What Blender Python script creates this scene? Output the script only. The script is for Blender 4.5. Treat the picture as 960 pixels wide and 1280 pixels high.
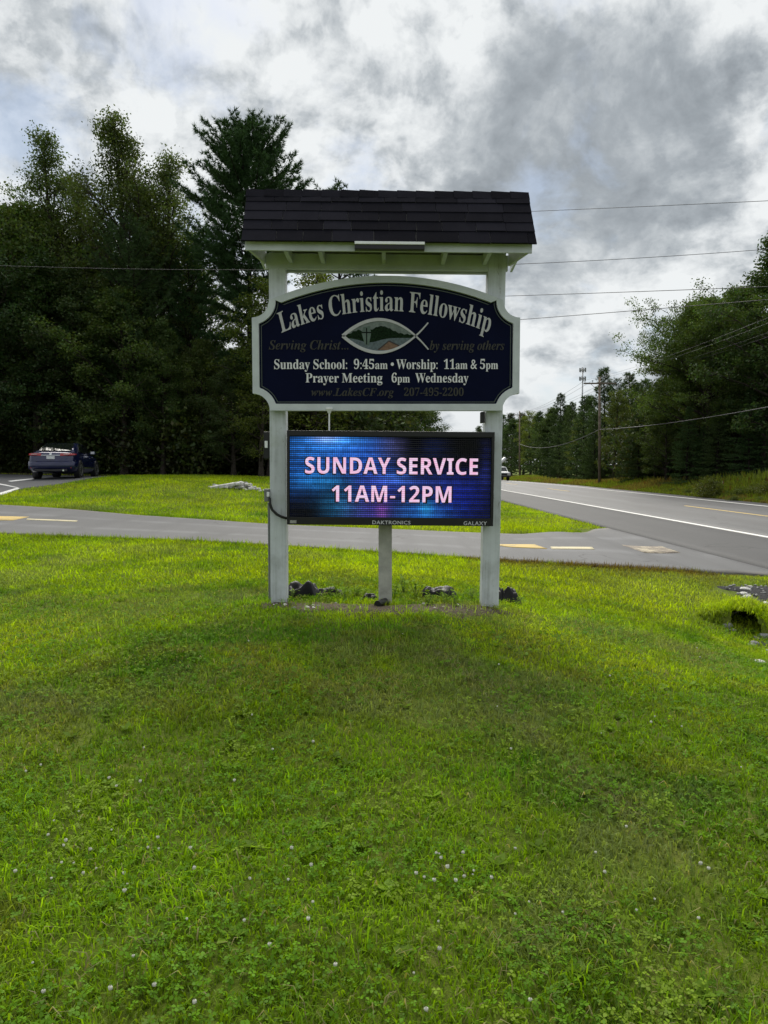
import bpy, math, random
import numpy as np
from math import sin, cos, pi, radians, atan2, sqrt, exp

for _o in list(bpy.data.objects):
    bpy.data.objects.remove(_o)
sc = bpy.context.scene
COL = sc.collection

# ------------------------------------------------------------------ camera
EYE = 1.6
PITCH = radians(3.6)
FPX = 924.0
cam = bpy.data.cameras.new('camera')
cam.sensor_fit = 'VERTICAL'
cam.sensor_height = 36.0
cam.lens = FPX / 1280 * 36.0
cam.clip_start = 0.05
cam.clip_end = 6000
camo = bpy.data.objects.new('camera', cam)
COL.objects.link(camo)
camo.location = (0, 0, EYE)
camo.rotation_euler = (pi / 2 - PITCH, 0, 0)
sc.camera = camo

# ------------------------------------------------------------------ exposure
sc.view_settings.view_transform = 'Standard'
sc.view_settings.look = 'None'
sc.view_settings.exposure = 0.92
sc.view_settings.gamma = 1.0
sc.view_settings.use_curve_mapping = False

# ------------------------------------------------------------------ sun
SUN_EL = radians(47)
SUN_AZ = radians(-3)           # from +Y towards +X: the sun stands ahead of the camera, veiled by cloud
sun = bpy.data.lights.new('sun', 'SUN')
sun.energy = 2.5
sun.angle = radians(52)
sun.color = (1.0, 0.95, 0.86)
suno = bpy.data.objects.new('sun', sun)
COL.objects.link(suno)
suno.rotation_euler = (SUN_EL - pi / 2, 0, -SUN_AZ)

# ------------------------------------------------------------------ sky
world = bpy.data.worlds.new('World')
sc.world = world
world.use_nodes = True
NT = world.node_tree
for n in list(NT.nodes):
    NT.nodes.remove(n)


class Nodes:
    """small helper to write node graphs as expressions"""
    def __init__(self, nt):
        self.nt = nt

    def add(self, t, **kw):
        n = self.nt.nodes.new(t)
        for k, v in kw.items():
            setattr(n, k, v)
        return n

    def put(self, sock, v):
        if isinstance(v, bpy.types.NodeSocket):
            self.nt.links.new(v, sock)
        else:
            if sock.type == 'RGBA' and len(v) == 3:
                v = (*v, 1)
            sock.default_value = v

    def m(self, op, a, b=0.0, c=0.0):
        n = self.add('ShaderNodeMath', operation=op)
        self.put(n.inputs[0], a); self.put(n.inputs[1], b); self.put(n.inputs[2], c)
        return n.outputs[0]

    def v(self, op, a, b=(0, 0, 0), scale=None):
        n = self.add('ShaderNodeVectorMath', operation=op)
        self.put(n.inputs[0], a); self.put(n.inputs[1], b)
        if scale is not None:
            self.put(n.inputs['Scale'], scale)
        return n.outputs['Value' if op in ('DOT_PRODUCT', 'LENGTH', 'DISTANCE') else 'Vector']

    def noise(self, vec, scale, detail=4, rough=0.55, dist=0.0, out='Fac'):
        n = self.add('ShaderNodeTexNoise')
        self.put(n.inputs['Vector'], vec)
        n.inputs['Scale'].default_value = scale
        n.inputs['Detail'].default_value = detail
        n.inputs['Roughness'].default_value = rough
        n.inputs['Distortion'].default_value = dist
        return n.outputs[out]

    def mix(self, f, a, b, blend='MIX'):
        n = self.add('ShaderNodeMix', data_type='RGBA', blend_type=blend)
        self.put(n.inputs['Factor'], f); self.put(n.inputs[6], a); self.put(n.inputs[7], b)
        return n.outputs[2]

    def smooth(self, x, lo, hi, a=0.0, b=1.0):
        n = self.add('ShaderNodeMapRange', interpolation_type='SMOOTHSTEP')
        self.put(n.inputs[0], x)
        for i, q in ((1, lo), (2, hi), (3, a), (4, b)):
            n.inputs[i].default_value = q
        return n.outputs[0]

    def ramp(self, f, stops):
        n = self.add('ShaderNodeValToRGB')
        e = n.color_ramp.elements
        while len(e) < len(stops):
            e.new(0.5)
        for q, (p, c) in zip(e, stops):
            q.position = p
            q.color = (*c, 1) if len(c) == 3 else c
        self.put(n.inputs[0], f)
        return n.outputs[0]


def unit(px, py):
    """direction from the camera through a point of the photograph"""
    a, v = (px - 480) / FPX, (py - 640) / FPX
    d = np.array([a, cos(PITCH) - v * sin(PITCH), -sin(PITCH) - v * cos(PITCH)])
    return d / np.linalg.norm(d)


def build_sky():
    N = Nodes(NT)
    sky = N.add('ShaderNodeTexSky', sky_type='NISHITA', sun_disc=False)
    sky.sun_elevation = SUN_EL
    sky.sun_rotation = SUN_AZ
    sky.air_density = 1.0
    sky.dust_density = 1.5
    tc = N.add('ShaderNodeTexCoord').outputs['Generated']
    d = N.v('NORMALIZE', tc)
    sp = N.add('ShaderNodeSeparateXYZ'); N.put(sp.inputs[0], d)
    z = N.m('MAXIMUM', sp.outputs[2], 0.0)
    # heaped cloud: noise on the direction, flattened towards the horizon
    k = N.m('ADD', 1.0, N.m('MULTIPLY', N.m('SUBTRACT', 1.0, z), 0.9))
    cb = N.add('ShaderNodeCombineXYZ')
    N.put(cb.inputs[0], sp.outputs[0])
    N.put(cb.inputs[1], sp.outputs[1])
    N.put(cb.inputs[2], N.m('MULTIPLY', sp.outputs[2], k))
    P = cb.outputs[0]
    warp = N.noise(P, 3.0, 3, 0.5, out='Color')
    P2 = N.v('ADD', P, N.v('SCALE', N.v('SUBTRACT', warp, (.5, .5, .5)), scale=0.14))
    big = N.noise(P2, 3.4, 3, 0.5)
    mid = N.noise(N.v('ADD', P2, (7.3, 2.1, 0)), 15.0, 7, 0.60)
    vo = N.add('ShaderNodeTexVoronoi', feature='SMOOTH_F1')
    N.put(vo.inputs['Vector'], N.v('ADD', P, N.v('SCALE', N.v('SUBTRACT', N.noise(P, 14.0, 5, 0.6, out='Color'), (.5, .5, .5)), scale=0.10)))
    vo.inputs['Scale'].default_value = 11.0
    vo.inputs['Detail'].default_value = 3.0
    vo.inputs['Roughness'].default_value = 0.55
    vo.inputs['Smoothness'].default_value = 0.7
    fine = vo.outputs['Distance']
    # thickness of the cloud: large masses where the real sky has them
    def blob(px, py, lo, hi):
        return N.smooth(N.v('DOT_PRODUCT', d, tuple(unit(px, py))), lo, hi)
    thick = N.m('ADD', N.m('MULTIPLY', N.m('SUBTRACT', big, 0.5), 1.5), N.m('MULTIPLY', N.m('SUBTRACT', mid, 0.5), 2.2))
    thick = N.m('ADD', thick, N.m('MULTIPLY', N.m('SUBTRACT', 0.42, fine), 0.75))
    dark = N.m('ADD', N.m('MULTIPLY', blob(720, 195, 0.978, 0.999), 0.27), N.m('MULTIPLY', blob(620, 175, 0.985, 0.9995), 0.22))
    dark = N.m('ADD', dark, N.m('MULTIPLY', blob(900, 190, 0.985, 0.999), 0.12))
    dark = N.m('ADD', dark, N.m('MULTIPLY', blob(120, 165, 0.985, 0.999), 0.12))
    dark = N.m('ADD', dark, N.m('MULTIPLY', blob(810, 320, 0.978, 0.999), 0.10))
    thick = N.m('MULTIPLY', thick, N.m('SUBTRACT', 1.0, N.m('MULTIPLY', blob(720, 195, 0.980, 0.999), 0.45)))
    lite = N.m('ADD', N.m('MULTIPLY', blob(400, 40, 0.95, 0.999), 0.07), N.m('MULTIPLY', blob(160, 60, 0.96, 0.999), 0.02))
    lite = N.m('ADD', lite, N.m('MULTIPLY', blob(700, 440, 0.985, 0.999), 0.05))
    t = N.m('ADD', N.m('SUBTRACT', N.m('ADD', thick, dark), lite), 0.565)
    cloud = N.ramp(t, [(0.0, (0.46, 0.475, 0.48)), (0.24, (0.385, 0.402, 0.412)), (0.46, (0.285, 0.305, 0.32)),
                       (0.70, (0.205, 0.225, 0.243)), (1.0, (0.15, 0.167, 0.183))])
    # thin places where blue shows through
    gap = N.noise(N.v('ADD', P2, (4.4, 5.7, 0)), 5.0, 6, 0.6)
    g = N.smooth(gap, 0.53, 0.68, 0.0, 0.65)
    # sky is at physical scale: clouds are given in the same units (x10 under strength 0.1)
    cl10 = N.v('SCALE', cloud, scale=10.0)
    blue = N.mix(0.65, sky.outputs[0], (1.05, 1.55, 2.15))
    col = N.mix(g, cl10, blue)
    # paler near the horizon
    hz = N.smooth(sp.outputs[2], -0.02, 0.16, 1.0, 0.0)
    col = N.mix(N.m('MULTIPLY', hz, 0.35), col, (3.3, 3.5, 3.62))
    bg = N.add('ShaderNodeBackground')
    N.put(bg.inputs[0], col)
    bg.inputs[1].default_value = 0.1
    out = N.add('ShaderNodeOutputWorld')
    NT.links.new(bg.outputs[0], out.inputs[0])


build_sky()
world.cycles.sampling_method = 'MANUAL'
world.cycles.sample_map_resolution = 512
sc.cycles.max_bounces = 6
sc.cycles.diffuse_bounces = 3
sc.cycles.transmission_bounces = 4
sc.cycles.transparent_max_bounces = 8
sc.cycles.use_denoising = True

# ------------------------------------------------------------------ helpers
rng = np.random.default_rng(11)
random.seed(5)


def pt(px, py, Y):
    """world point at depth Y seen at a pixel of the 960x1280 photograph"""
    d = unit(px, py)
    return np.array([0, 0, EYE]) + d * (Y / d[1])


def set_tag(o, label=None, cat=None, group=None, kind=None):
    if label: o['label'] = label
    if cat: o['category'] = cat
    if group: o['group'] = group
    if kind: o['kind'] = kind
    return o


def empty(name, loc=(0, 0, 0), rz=0.0, label=None, cat=None, group=None):
    o = bpy.data.objects.new(name, None)
    COL.objects.link(o)
    o.location = loc
    o.rotation_euler = (0, 0, rz)
    return set_tag(o, label, cat, group)


def fast_mesh(name, V, Fs, col=None, smooth=False):
    """V (n,3); Fs list of int arrays (m,k); col (n,3) per vertex"""
    me = bpy.data.meshes.new(name)
    V = np.asarray(V, dtype=np.float32)
    me.vertices.add(len(V))
    me.vertices.foreach_set('co', V.ravel())
    Fs = [np.asarray(f, dtype=np.int32) for f in Fs if len(f)]
    loops = np.concatenate([f.ravel() for f in Fs])
    tot = np.concatenate([np.full(len(f), f.shape[1], dtype=np.int32) for f in Fs])
    start = np.concatenate([[0], np.cumsum(tot)[:-1]]).astype(np.int32)
    me.loops.add(len(loops))
    me.loops.foreach_set('vertex_index', loops)
    me.polygons.add(len(tot))
    me.polygons.foreach_set('loop_start', start)
    me.polygons.foreach_set('loop_total', tot)
    if smooth:
        me.polygons.foreach_set('use_smooth', np.ones(len(tot), dtype=bool))
    if col is not None:
        a = me.color_attributes.new('col', 'FLOAT_COLOR', 'POINT')
        c = np.ones((len(V), 4), dtype=np.float32)
        c[:, :3] = col
        a.data.foreach_set('color', c.ravel())
    me.update()
    me.validate()
    return me


def link(name, me, mat=None, parent=None):
    o = bpy.data.objects.new(name, me)
    COL.objects.link(o)
    if mat is not None:
        me.materials.clear()
        me.materials.append(mat)
    if parent is not None:
        o.parent = parent
    return o


class MB:
    """collects simple shapes and links them as one mesh object"""
    def __init__(self):
        self.v = []; self.f = []

    def add(self, verts, faces):
        b = len(self.v)
        self.v += [tuple(map(float, q)) for q in verts]
        self.f += [tuple(i + b for i in q) for q in faces]
        return self

    def box(self, lo, hi, bev=0.0):
        x0, y0, z0 = lo; x1, y1, z1 = hi
        if bev <= 0:
            v = [(x0, y0, z0), (x1, y0, z0), (x1, y1, z0), (x0, y1, z0), (x0, y0, z1), (x1, y0, z1), (x1, y1, z1), (x0, y1, z1)]
            return self.add(v, [(3, 2, 1, 0), (4, 5, 6, 7), (0, 1, 5, 4), (1, 2, 6, 5), (2, 3, 7, 6), (3, 0, 4, 7)])
        import bmesh
        bm = bmesh.new()
        bmesh.ops.create_cube(bm, size=1)
        for q in bm.verts:
            q.co = ((x0 + x1) / 2 + q.co.x * (x1 - x0), (y0 + y1) / 2 + q.co.y * (y1 - y0), (z0 + z1) / 2 + q.co.z * (z1 - z0))
        bmesh.ops.bevel(bm, geom=bm.edges[:], offset=bev, segments=2, affect='EDGES', profile=0.6)
        bm.verts.index_update()
        self.add([q.co for q in bm.verts], [[w.index for w in p.verts] for p in bm.faces])
        bm.free()
        return self

    def tube(self, pts, r, n=8, cap=True):
        pts = [np.array(p, float) for p in pts]
        rs = r if hasattr(r, '__len__') else [r] * len(pts)
        rings = []
        up = np.array([0.0, 0, 1])
        for i, p in enumerate(pts):
            t = pts[min(i + 1, len(pts) - 1)] - pts[max(i - 1, 0)]
            t = t / (np.linalg.norm(t) + 1e-9)
            ref = np.array([1.0, 0, 0]) if abs(t[2]) > 0.8 else up
            a = np.cross(t, ref); a /= np.linalg.norm(a)
            b = np.cross(t, a)
            rings.append([p + rs[i] * (cos(2 * pi * k / n) * a + sin(2 * pi * k / n) * b) for k in range(n)])
        v = [q for R in rings for q in R]
        f = []
        for i in range(len(pts) - 1):
            for k in range(n):
                f.append((i * n + k, i * n + (k + 1) % n, (i + 1) * n + (k + 1) % n, (i + 1) * n + k))
        if cap:
            f.append(tuple(range(n))[::-1]); f.append(tuple((len(pts) - 1) * n + k for k in range(n)))
        return self.add(v, f)

    def prism(self, poly, axis, a, b):
        """poly 2D outline extruded along axis ('y': poly is x,z ; 'x': poly is y,z)"""
        n = len(poly)
        def P(q, h):
            return (q[0], h, q[1]) if axis == 'y' else ((h, q[0], q[1]) if axis == 'x' else (q[0], q[1], h))
        v = [P(q, a) for q in poly] + [P(q, b) for q in poly]
        f = [tuple(range(n))[::-1], tuple(range(n, 2 * n))] + [(i, (i + 1) % n, n + (i + 1) % n, n + i) for i in range(n)]
        return self.add(v, f)

    def mesh(self, name, smooth=False):
        me = bpy.data.meshes.new(name)
        me.from_pydata(self.v, [], self.f)
        if smooth:
            for p in me.polygons: p.use_smooth = True
        me.update()
        import bmesh
        bm = bmesh.new(); bm.from_mesh(me)
        bmesh.ops.recalc_face_normals(bm, faces=bm.faces[:])
        bm.to_mesh(me); bm.free()
        return me

    def build(self, name, mat, parent=None, smooth=False):
        return link(name, self.mesh(name, smooth), mat, parent)


def vnoise(x, y, s, seed=0):
    """smooth value noise in 0..1"""
    r = np.random.default_rng(seed).random((64, 64))
    x = np.asarray(x, float) / s + 1000; y = np.asarray(y, float) / s + 1000
    i = np.floor(x).astype(int); j = np.floor(y).astype(int)
    fx = x - i; fy = y - j
    fx = fx * fx * (3 - 2 * fx); fy = fy * fy * (3 - 2 * fy)
    g = lambda a, b: r[a % 64, b % 64]
    return (g(i, j) * (1 - fx) + g(i + 1, j) * fx) * (1 - fy) + (g(i, j + 1) * (1 - fx) + g(i + 1, j + 1) * fx) * fy


def fnoise(x, y, s, seed=0):
    return (vnoise(x, y, s, seed) * .55 + vnoise(x, y, s * .43, seed + 1) * .3 + vnoise(x, y, s * .19, seed + 2) * .15)


# ------------------------------------------------------------------ materials
def new_mat(name):
    m = bpy.data.materials.new(name)
    m.use_nodes = True
    for n in list(m.node_tree.nodes):
        m.node_tree.nodes.remove(n)
    N = Nodes(m.node_tree)
    out = N.add('ShaderNodeOutputMaterial')
    return m, N, out


def principled(N, out, base, rough=0.5, metal=0.0, spec=0.5, **kw):
    p = N.add('ShaderNodeBsdfPrincipled')
    N.put(p.inputs['Base Color'], base)
    N.put(p.inputs['Roughness'], rough)
    N.put(p.inputs['Metallic'], metal)
    N.put(p.inputs['Specular IOR Level'], spec)
    for k, v in kw.items():
        N.put(p.inputs[k.replace('_', ' ')], v)
    N.nt.links.new(p.outputs[0], out.inputs[0])
    return p


def bump(N, p, h, strength=0.3, dist=0.01):
    b = N.add('ShaderNodeBump')
    b.inputs['Strength'].default_value = strength
    b.inputs['Distance'].default_value = dist
    N.put(b.inputs['Height'], h)
    N.nt.links.new(b.outputs[0], p.inputs['Normal'])


def simple(name, base, rough=0.5, var=0.12, scale=8.0, metal=0.0, spec=0.5, bmp=0.0):
    m, N, out = new_mat(name)
    co = N.add('ShaderNodeTexCoord').outputs['Object']
    n = N.noise(co, scale, 5, 0.6)
    c2 = tuple(q * (1 - var * 1.6) for q in base)
    c1 = tuple(min(q * (1 + var), 1) for q in base)
    p = principled(N, out, N.ramp(n, [(0.3, c2), (0.7, c1)]), rough, metal, spec)
    if bmp:
        bump(N, p, N.noise(co, scale * 5, 4), bmp)
    return m


def emit(name, col, s):
    m, N, out = new_mat(name)
    e = N.add('ShaderNodeEmission')
    N.put(e.inputs[0], col); e.inputs[1].default_value = s
    N.nt.links.new(e.outputs[0], out.inputs[0])
    return m


def leaf_mat(name, trans=0.4, tint=(1.25, 1.15, 0.6), gloss=0.06, objvar=0.25):
    """leaves and grass: colour from the mesh, some light passes through"""
    m, N, out = new_mat(name)
    at = N.add('ShaderNodeAttribute', attribute_name='col').outputs['Color']
    if objvar:
        rn = N.add('ShaderNodeObjectInfo').outputs['Random']
        hs = N.add('ShaderNodeHueSaturation')
        N.put(hs.inputs['Hue'], N.m('ADD', 0.5 - 0.016, N.m('MULTIPLY', rn, 0.032)))
        N.put(hs.inputs['Value'], N.m('ADD', 1 - objvar, N.m('MULTIPLY', N.m('FRACT', N.m('MULTIPLY', rn, 7.31)), 2 * objvar)))
        N.put(hs.inputs['Color'], at)
        at = hs.outputs[0]
    df = N.add('ShaderNodeBsdfDiffuse'); N.put(df.inputs[0], at)
    tr = N.add('ShaderNodeBsdfTranslucent'); N.put(tr.inputs[0], N.mix(1.0, at, tint, 'MULTIPLY'))
    mx = N.add('ShaderNodeMixShader'); mx.inputs[0].default_value = trans
    N.nt.links.new(df.outputs[0], mx.inputs[1]); N.nt.links.new(tr.outputs[0], mx.inputs[2])
    gl = N.add('ShaderNodeBsdfGlossy'); gl.inputs['Roughness'].default_value = 0.42
    N.put(gl.inputs[0], (0.75, 0.8, 0.75))
    m2 = N.add('ShaderNodeMixShader'); m2.inputs[0].default_value = gloss
    N.nt.links.new(mx.outputs[0], m2.inputs[1]); N.nt.links.new(gl.outputs[0], m2.inputs[2])
    N.nt.links.new(m2.outputs[0], out.inputs[0])
    return m


def asphalt(name, dark, lite, patch=2.5, rough=0.75, paths=(), edges=0.0):
    m, N, out = new_mat(name)
    g = N.add('ShaderNodeNewGeometry').outputs['Position']
    st = N.v('MULTIPLY', g, (1.0, 0.12, 1.0))
    n1 = N.noise(g, 1 / patch, 5, 0.6)
    n2 = N.noise(st, 1.6, 4, 0.6)
    n3 = N.noise(g, 60, 3, 0.7)
    f = N.m('ADD', N.m('MULTIPLY', n1, 0.45), N.m('ADD', N.m('MULTIPLY', n2, 0.35), N.m('MULTIPLY', n3, 0.2)))
    c = N.ramp(f, [(0.36, dark), (0.62, lite)])
    ac = N.add('ShaderNodeAttribute', attribute_name='across').outputs['Fac']
    for w in paths:           # wheel paths polished paler by traffic
        q = N.m('ABSOLUTE', N.m('SUBTRACT', ac, w))
        c = N.mix(N.m('MULTIPLY', N.smooth(q, 0.0, 0.075, 0.55, 0.0), N.smooth(n2, .3, .6)), c, tuple(min(1, v * 1.55) for v in lite))
    if edges:                 # sand and grit gathered along the edges
        q = N.m('MINIMUM', ac, N.m('SUBTRACT', 1.0, ac))
        e = N.smooth(N.m('ADD', q, N.m('MULTIPLY', N.m('SUBTRACT', N.noise(g, 2.2, 5, .7), .5), .10)), 0.0, edges, 0.7, 0.0)
        c = N.mix(N.m('MULTIPLY', e, N.smooth(n3, .35, .6)), c, (0.15, 0.13, 0.10))
    # fine cracks and sealed seams
    vo = N.add('ShaderNodeTexVoronoi', feature='DISTANCE_TO_EDGE')
    N.put(vo.inputs['Vector'], N.v('ADD', g, N.v('SCALE', N.noise(g, 0.8, 3, out='Color'), scale=1.6)))
    vo.inputs['Scale'].default_value = 0.33
    ck = N.smooth(vo.outputs['Distance'], 0.0, 0.012, 1.0, 0.0)
    c = N.mix(N.m('MULTIPLY', ck, N.smooth(n1, 0.45, 0.6)), c, tuple(q * .45 for q in dark))
    p = principled(N, out, c, rough, 0, 0.4)
    bump(N, p, N.noise(g, 90, 3, 0.7), 0.5, 0.006)
    return m


def paint_mark(name, base, under, wear):
    m, N, out = new_mat(name)
    g = N.add('ShaderNodeNewGeometry').outputs['Position']
    n = N.m('ADD', N.m('MULTIPLY', N.noise(g, 5, 5, 0.7), 0.6), N.m('MULTIPLY', N.noise(g, 38, 4, 0.7), 0.4))
    c = N.mix(N.smooth(n, wear, wear + .14), base, under)
    principled(N, out, c, 0.7, 0, 0.3)
    return m

# ------------------------------------------------------------------ terrain
def ctrl():
    C = [(0, 0, 0), (-3, 0, 0.02), (3, 0, -0.08), (0, -12, -0.1), (-15, -10, .1), (15, -10, -.3), (-6, 2, 0.08), (-12, 5, .25), (-20, 10, .5)]
    P = lambda px, py, Y: C.append(tuple(pt(px, py, Y)))
    G = lambda x, y, z: C.append((x, y, z))
    P(480, 1000, 3.2); P(480, 850, 4.6); P(480, 756, 6.85); P(345, 752, 6.85); P(610, 757, 6.85)
    P(0, 800, 5.9); P(0, 1000, 3.2); P(150, 740, 8.0)
    G(4.4, 8.8, -.52); P(900, 780, 9.0); P(800, 740, 9.9); P(960, 880, 4.9); G(3.6, 7.2, -.28); P(780, 850, 5.1); G(6.2, 8.0, -.50); G(5.0, 6.4, -.40)
    P(960, 719, 11.6); P(940, 737, 10.6); P(340, 684, 11.6); P(650, 704, 11.5); P(0, 669, 12.9)
    P(0, 632, 19.6); P(340, 657, 16.6); P(650, 669, 16.4); P(745, 663, 18.0); P(480, 700, 11.2)
    P(120, 598, 30.5); P(36, 601, 29.6); P(300, 611, 26); P(335, 598, 34); P(0, 606, 27.5); P(0, 619, 24.0); P(620, 625, 36); P(500, 640, 25)
    P(200, 625, 22)
    G(-14, 36, 1.05); G(-25, 30, 1.1); G(-30, 20, .8); G(-6, 38, 1.0); G(0, 40, .7); G(3, 60, .2); G(-20, 60, 1.4); G(-10, 90, 1.0)
    for y, z in ((5, -.12), (12, -.13), (20, -.12), (30, -.1), (45, -.1), (65, -.12), (90, -.3), (130, -.8), (200, -1.8)):
        o = road_near(y)
        for q in (-2.8, 0, 3.7, 7.3, 8.8):
            G(o + q, y, z - abs(q - 3.7) * .012)
    G(21, 38, 1.15); G(19.5, 45, .6); G(24, 45, 1.1); G(19.5, 60, .25); G(25, 60, .8); G(23, 20, .9); G(30, 30, 1.6); G(22, 100, -.1); G(30, 150, -.5)
    G(40, 60, 1.5); G(-60, 60, 2); G(60, 40, 2); G(-60, 0, 1); G(50, -20, 0); G(-60, 150, 0); G(80, 150, 0); G(0, 250, -2.3); G(0, -60, -.5)
    return np.array(C)


def road_near(y):
    """x of the white edge line on the near side of the road"""
    y = np.asarray(y, float)
    return np.interp(y, [-60, 5, 18, 50, 90, 140, 260, 420], [11.5, 9.7, 9.3, 8.3, 8.2, 10.2, 22, 44])


CT = ctrl()
_S = 30.0


def _phi(r2):
    return np.where(r2 > 1e-12, 0.5 * r2 * np.log(np.maximum(r2, 1e-12)), 0.0)


_n = len(CT)
_A = np.zeros((_n + 3, _n + 3))
_d2 = ((CT[:, None, :2] - CT[None, :, :2]) ** 2).sum(-1) / _S ** 2
_A[:_n, :_n] = _phi(_d2) + np.eye(_n) * 2e-4
_A[:_n, _n] = 1; _A[:_n, _n + 1:] = CT[:, :2] / _S
_A[_n, :_n] = 1; _A[_n + 1:, :_n] = CT[:, :2].T / _S
_W = np.linalg.solve(_A, np.concatenate([CT[:, 2], [0, 0, 0]]))


def H(x, y):
    """ground height"""
    x = np.atleast_1d(np.asarray(x, float)); y = np.atleast_1d(np.asarray(y, float))
    sh = np.broadcast(x, y).shape
    x = np.broadcast_to(x, sh).ravel(); y = np.broadcast_to(y, sh).ravel()
    xc = np.clip(x, -75, 90); yc = np.clip(y, -60, 260)
    out = np.zeros(len(x))
    for i in range(0, len(x), 20000):
        a = slice(i, i + 20000)
        q2 = ((xc[a, None] - CT[None, :, 0]) ** 2 + (yc[a, None] - CT[None, :, 1]) ** 2) / _S ** 2
        out[a] = _phi(q2) @ _W[:_n] + _W[_n] + (_W[_n + 1] * xc[a] + _W[_n + 2] * yc[a]) / _S
    # the road bed is level across: blend into it
    q = x - road_near(y)
    w = np.clip(np.minimum((q + 5.6) / 2.6, (11.6 - q) / 2.4), 0, 1) * np.clip((y - 2) / 6, 0, 1)
    w = w * w * (3 - 2 * w)
    zr = np.interp(y, [-60, 12, 45, 65, 90, 130, 200, 260, 420], [-.13, -.13, -.10, -.12, -.3, -.8, -1.8, -2.3, -2.3]) - np.abs(q - 3.7) * .012
    out = out * (1 - w) + zr * w
    return out.reshape(sh)


def h1(x, y):
    return float(H(x, y)[0])


def hit(px, py, tmax=200):
    """where the ray through a pixel meets the ground"""
    d = unit(px, py)
    t = np.concatenate([np.linspace(1.2, 40, 800), np.linspace(40.1, tmax, 600)])
    z = EYE + d[2] * t - H(d[0] * t, d[1] * t)
    k = np.argmax(z < 0)
    if z[k] >= 0:
        k = len(t) - 1
    a, b = t[max(k - 1, 0)], t[k]
    za, zb = z[max(k - 1, 0)], z[k]
    tt = a + (b - a) * za / (za - zb) if za != zb else a
    return np.array([d[0] * tt, d[1] * tt, EYE + d[2] * tt])


def drape(name, A, B, n, m, off, mat, kind='structure'):
    """sheet between two polylines A and B (xy), laid on the ground with a small thickness"""
    def res(Q, k):
        Q = np.array([q[:2] for q in Q], float)
        s = np.concatenate([[0], np.cumsum(np.linalg.norm(np.diff(Q, axis=0), axis=1))])
        u = np.linspace(0, s[-1], k)
        return np.stack([np.interp(u, s, Q[:, 0]), np.interp(u, s, Q[:, 1])], 1)
    a, b = res(A, n), res(B, n)
    t = np.linspace(0, 1, m)[None, :, None]
    g = a[:, None] * (1 - t) + b[:, None] * t
    X, Y = g[..., 0], g[..., 1]
    Z = H(X, Y) + off
    # skirt so the edge has a side
    V = np.stack([X, Y, Z], -1).reshape(-1, 3)
    idx = np.arange(n * m).reshape(n, m)
    F = np.stack([idx[:-1, :-1], idx[1:, :-1], idx[1:, 1:], idx[:-1, 1:]], -1).reshape(-1, 4)
    rim = np.concatenate([idx[:, 0], idx[-1, 1:], idx[-2::-1, -1], idx[0, -2:0:-1]])
    V2 = V[rim] - np.array([0, 0, off + .03])
    k = len(V); r = np.arange(len(rim))
    F2 = np.stack([rim, np.roll(rim, -1), k + np.roll(r, -1), k + r], -1)
    me = fast_mesh(name, np.concatenate([V, V2]), [F, F2])
    ac = np.broadcast_to(np.linspace(0, 1, m)[None], (n, m)).ravel()
    at = me.attributes.new('across', 'FLOAT', 'POINT')
    at.data.foreach_set('value', np.concatenate([ac, ac[rim]]).astype(np.float32))
    import bmesh
    bm = bmesh.new(); bm.from_mesh(me); bmesh.ops.recalc_face_normals(bm, faces=bm.faces[:])
    up = sum(f.normal.z * f.calc_area() for f in bm.faces)
    if up < 0: bmesh.ops.reverse_faces(bm, faces=bm.faces[:])
    bm.to_mesh(me); bm.free()
    o = link(name, me, mat)
    if kind: o['kind'] = kind
    return o


def inside(x, y, poly):
    x = np.asarray(x); y = np.asarray(y)
    r = np.zeros(x.shape, bool)
    n = len(poly)
    for i in range(n):
        x0, y0 = poly[i][:2]; x1, y1 = poly[(i + 1) % n][:2]
        if y0 == y1: continue
        c = ((y0 > y) != (y1 > y)) & (x < (x1 - x0) * (y - y0) / (y1 - y0) + x0)
        r ^= c
    return r


# --- ground sheet
def ground_mat():
    m, N, out = new_mat('lawn_soil')
    g = N.add('ShaderNodeNewGeometry').outputs['Position']
    n1 = N.noise(g, 0.35, 4, 0.6)
    n2 = N.noise(g, 3.5, 6, 0.65)
    n3 = N.noise(g, 40, 4, 0.7)
    f = N.m('ADD', N.m('MULTIPLY', n1, 0.4), N.m('ADD', N.m('MULTIPLY', n2, 0.35), N.m('MULTIPLY', n3, 0.25)))
    c = N.ramp(f, [(0.36, (0.06, 0.085, 0.010)), (0.5, (0.10, 0.14, 0.016)), (0.64, (0.16, 0.17, 0.04))])
    p = principled(N, out, c, 0.95, 0, 0.1)
    bump(N, p, n3, 0.8, 0.03)
    return m


M_GROUND = ground_mat()


def axis(lo, hi, seg):
    out = [lo]
    for (to, st) in seg:
        k = max(1, int(round((to - out[-1]) / st)))
        out += list(np.linspace(out[-1], to, k + 1)[1:])
    return np.array(out)


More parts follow.
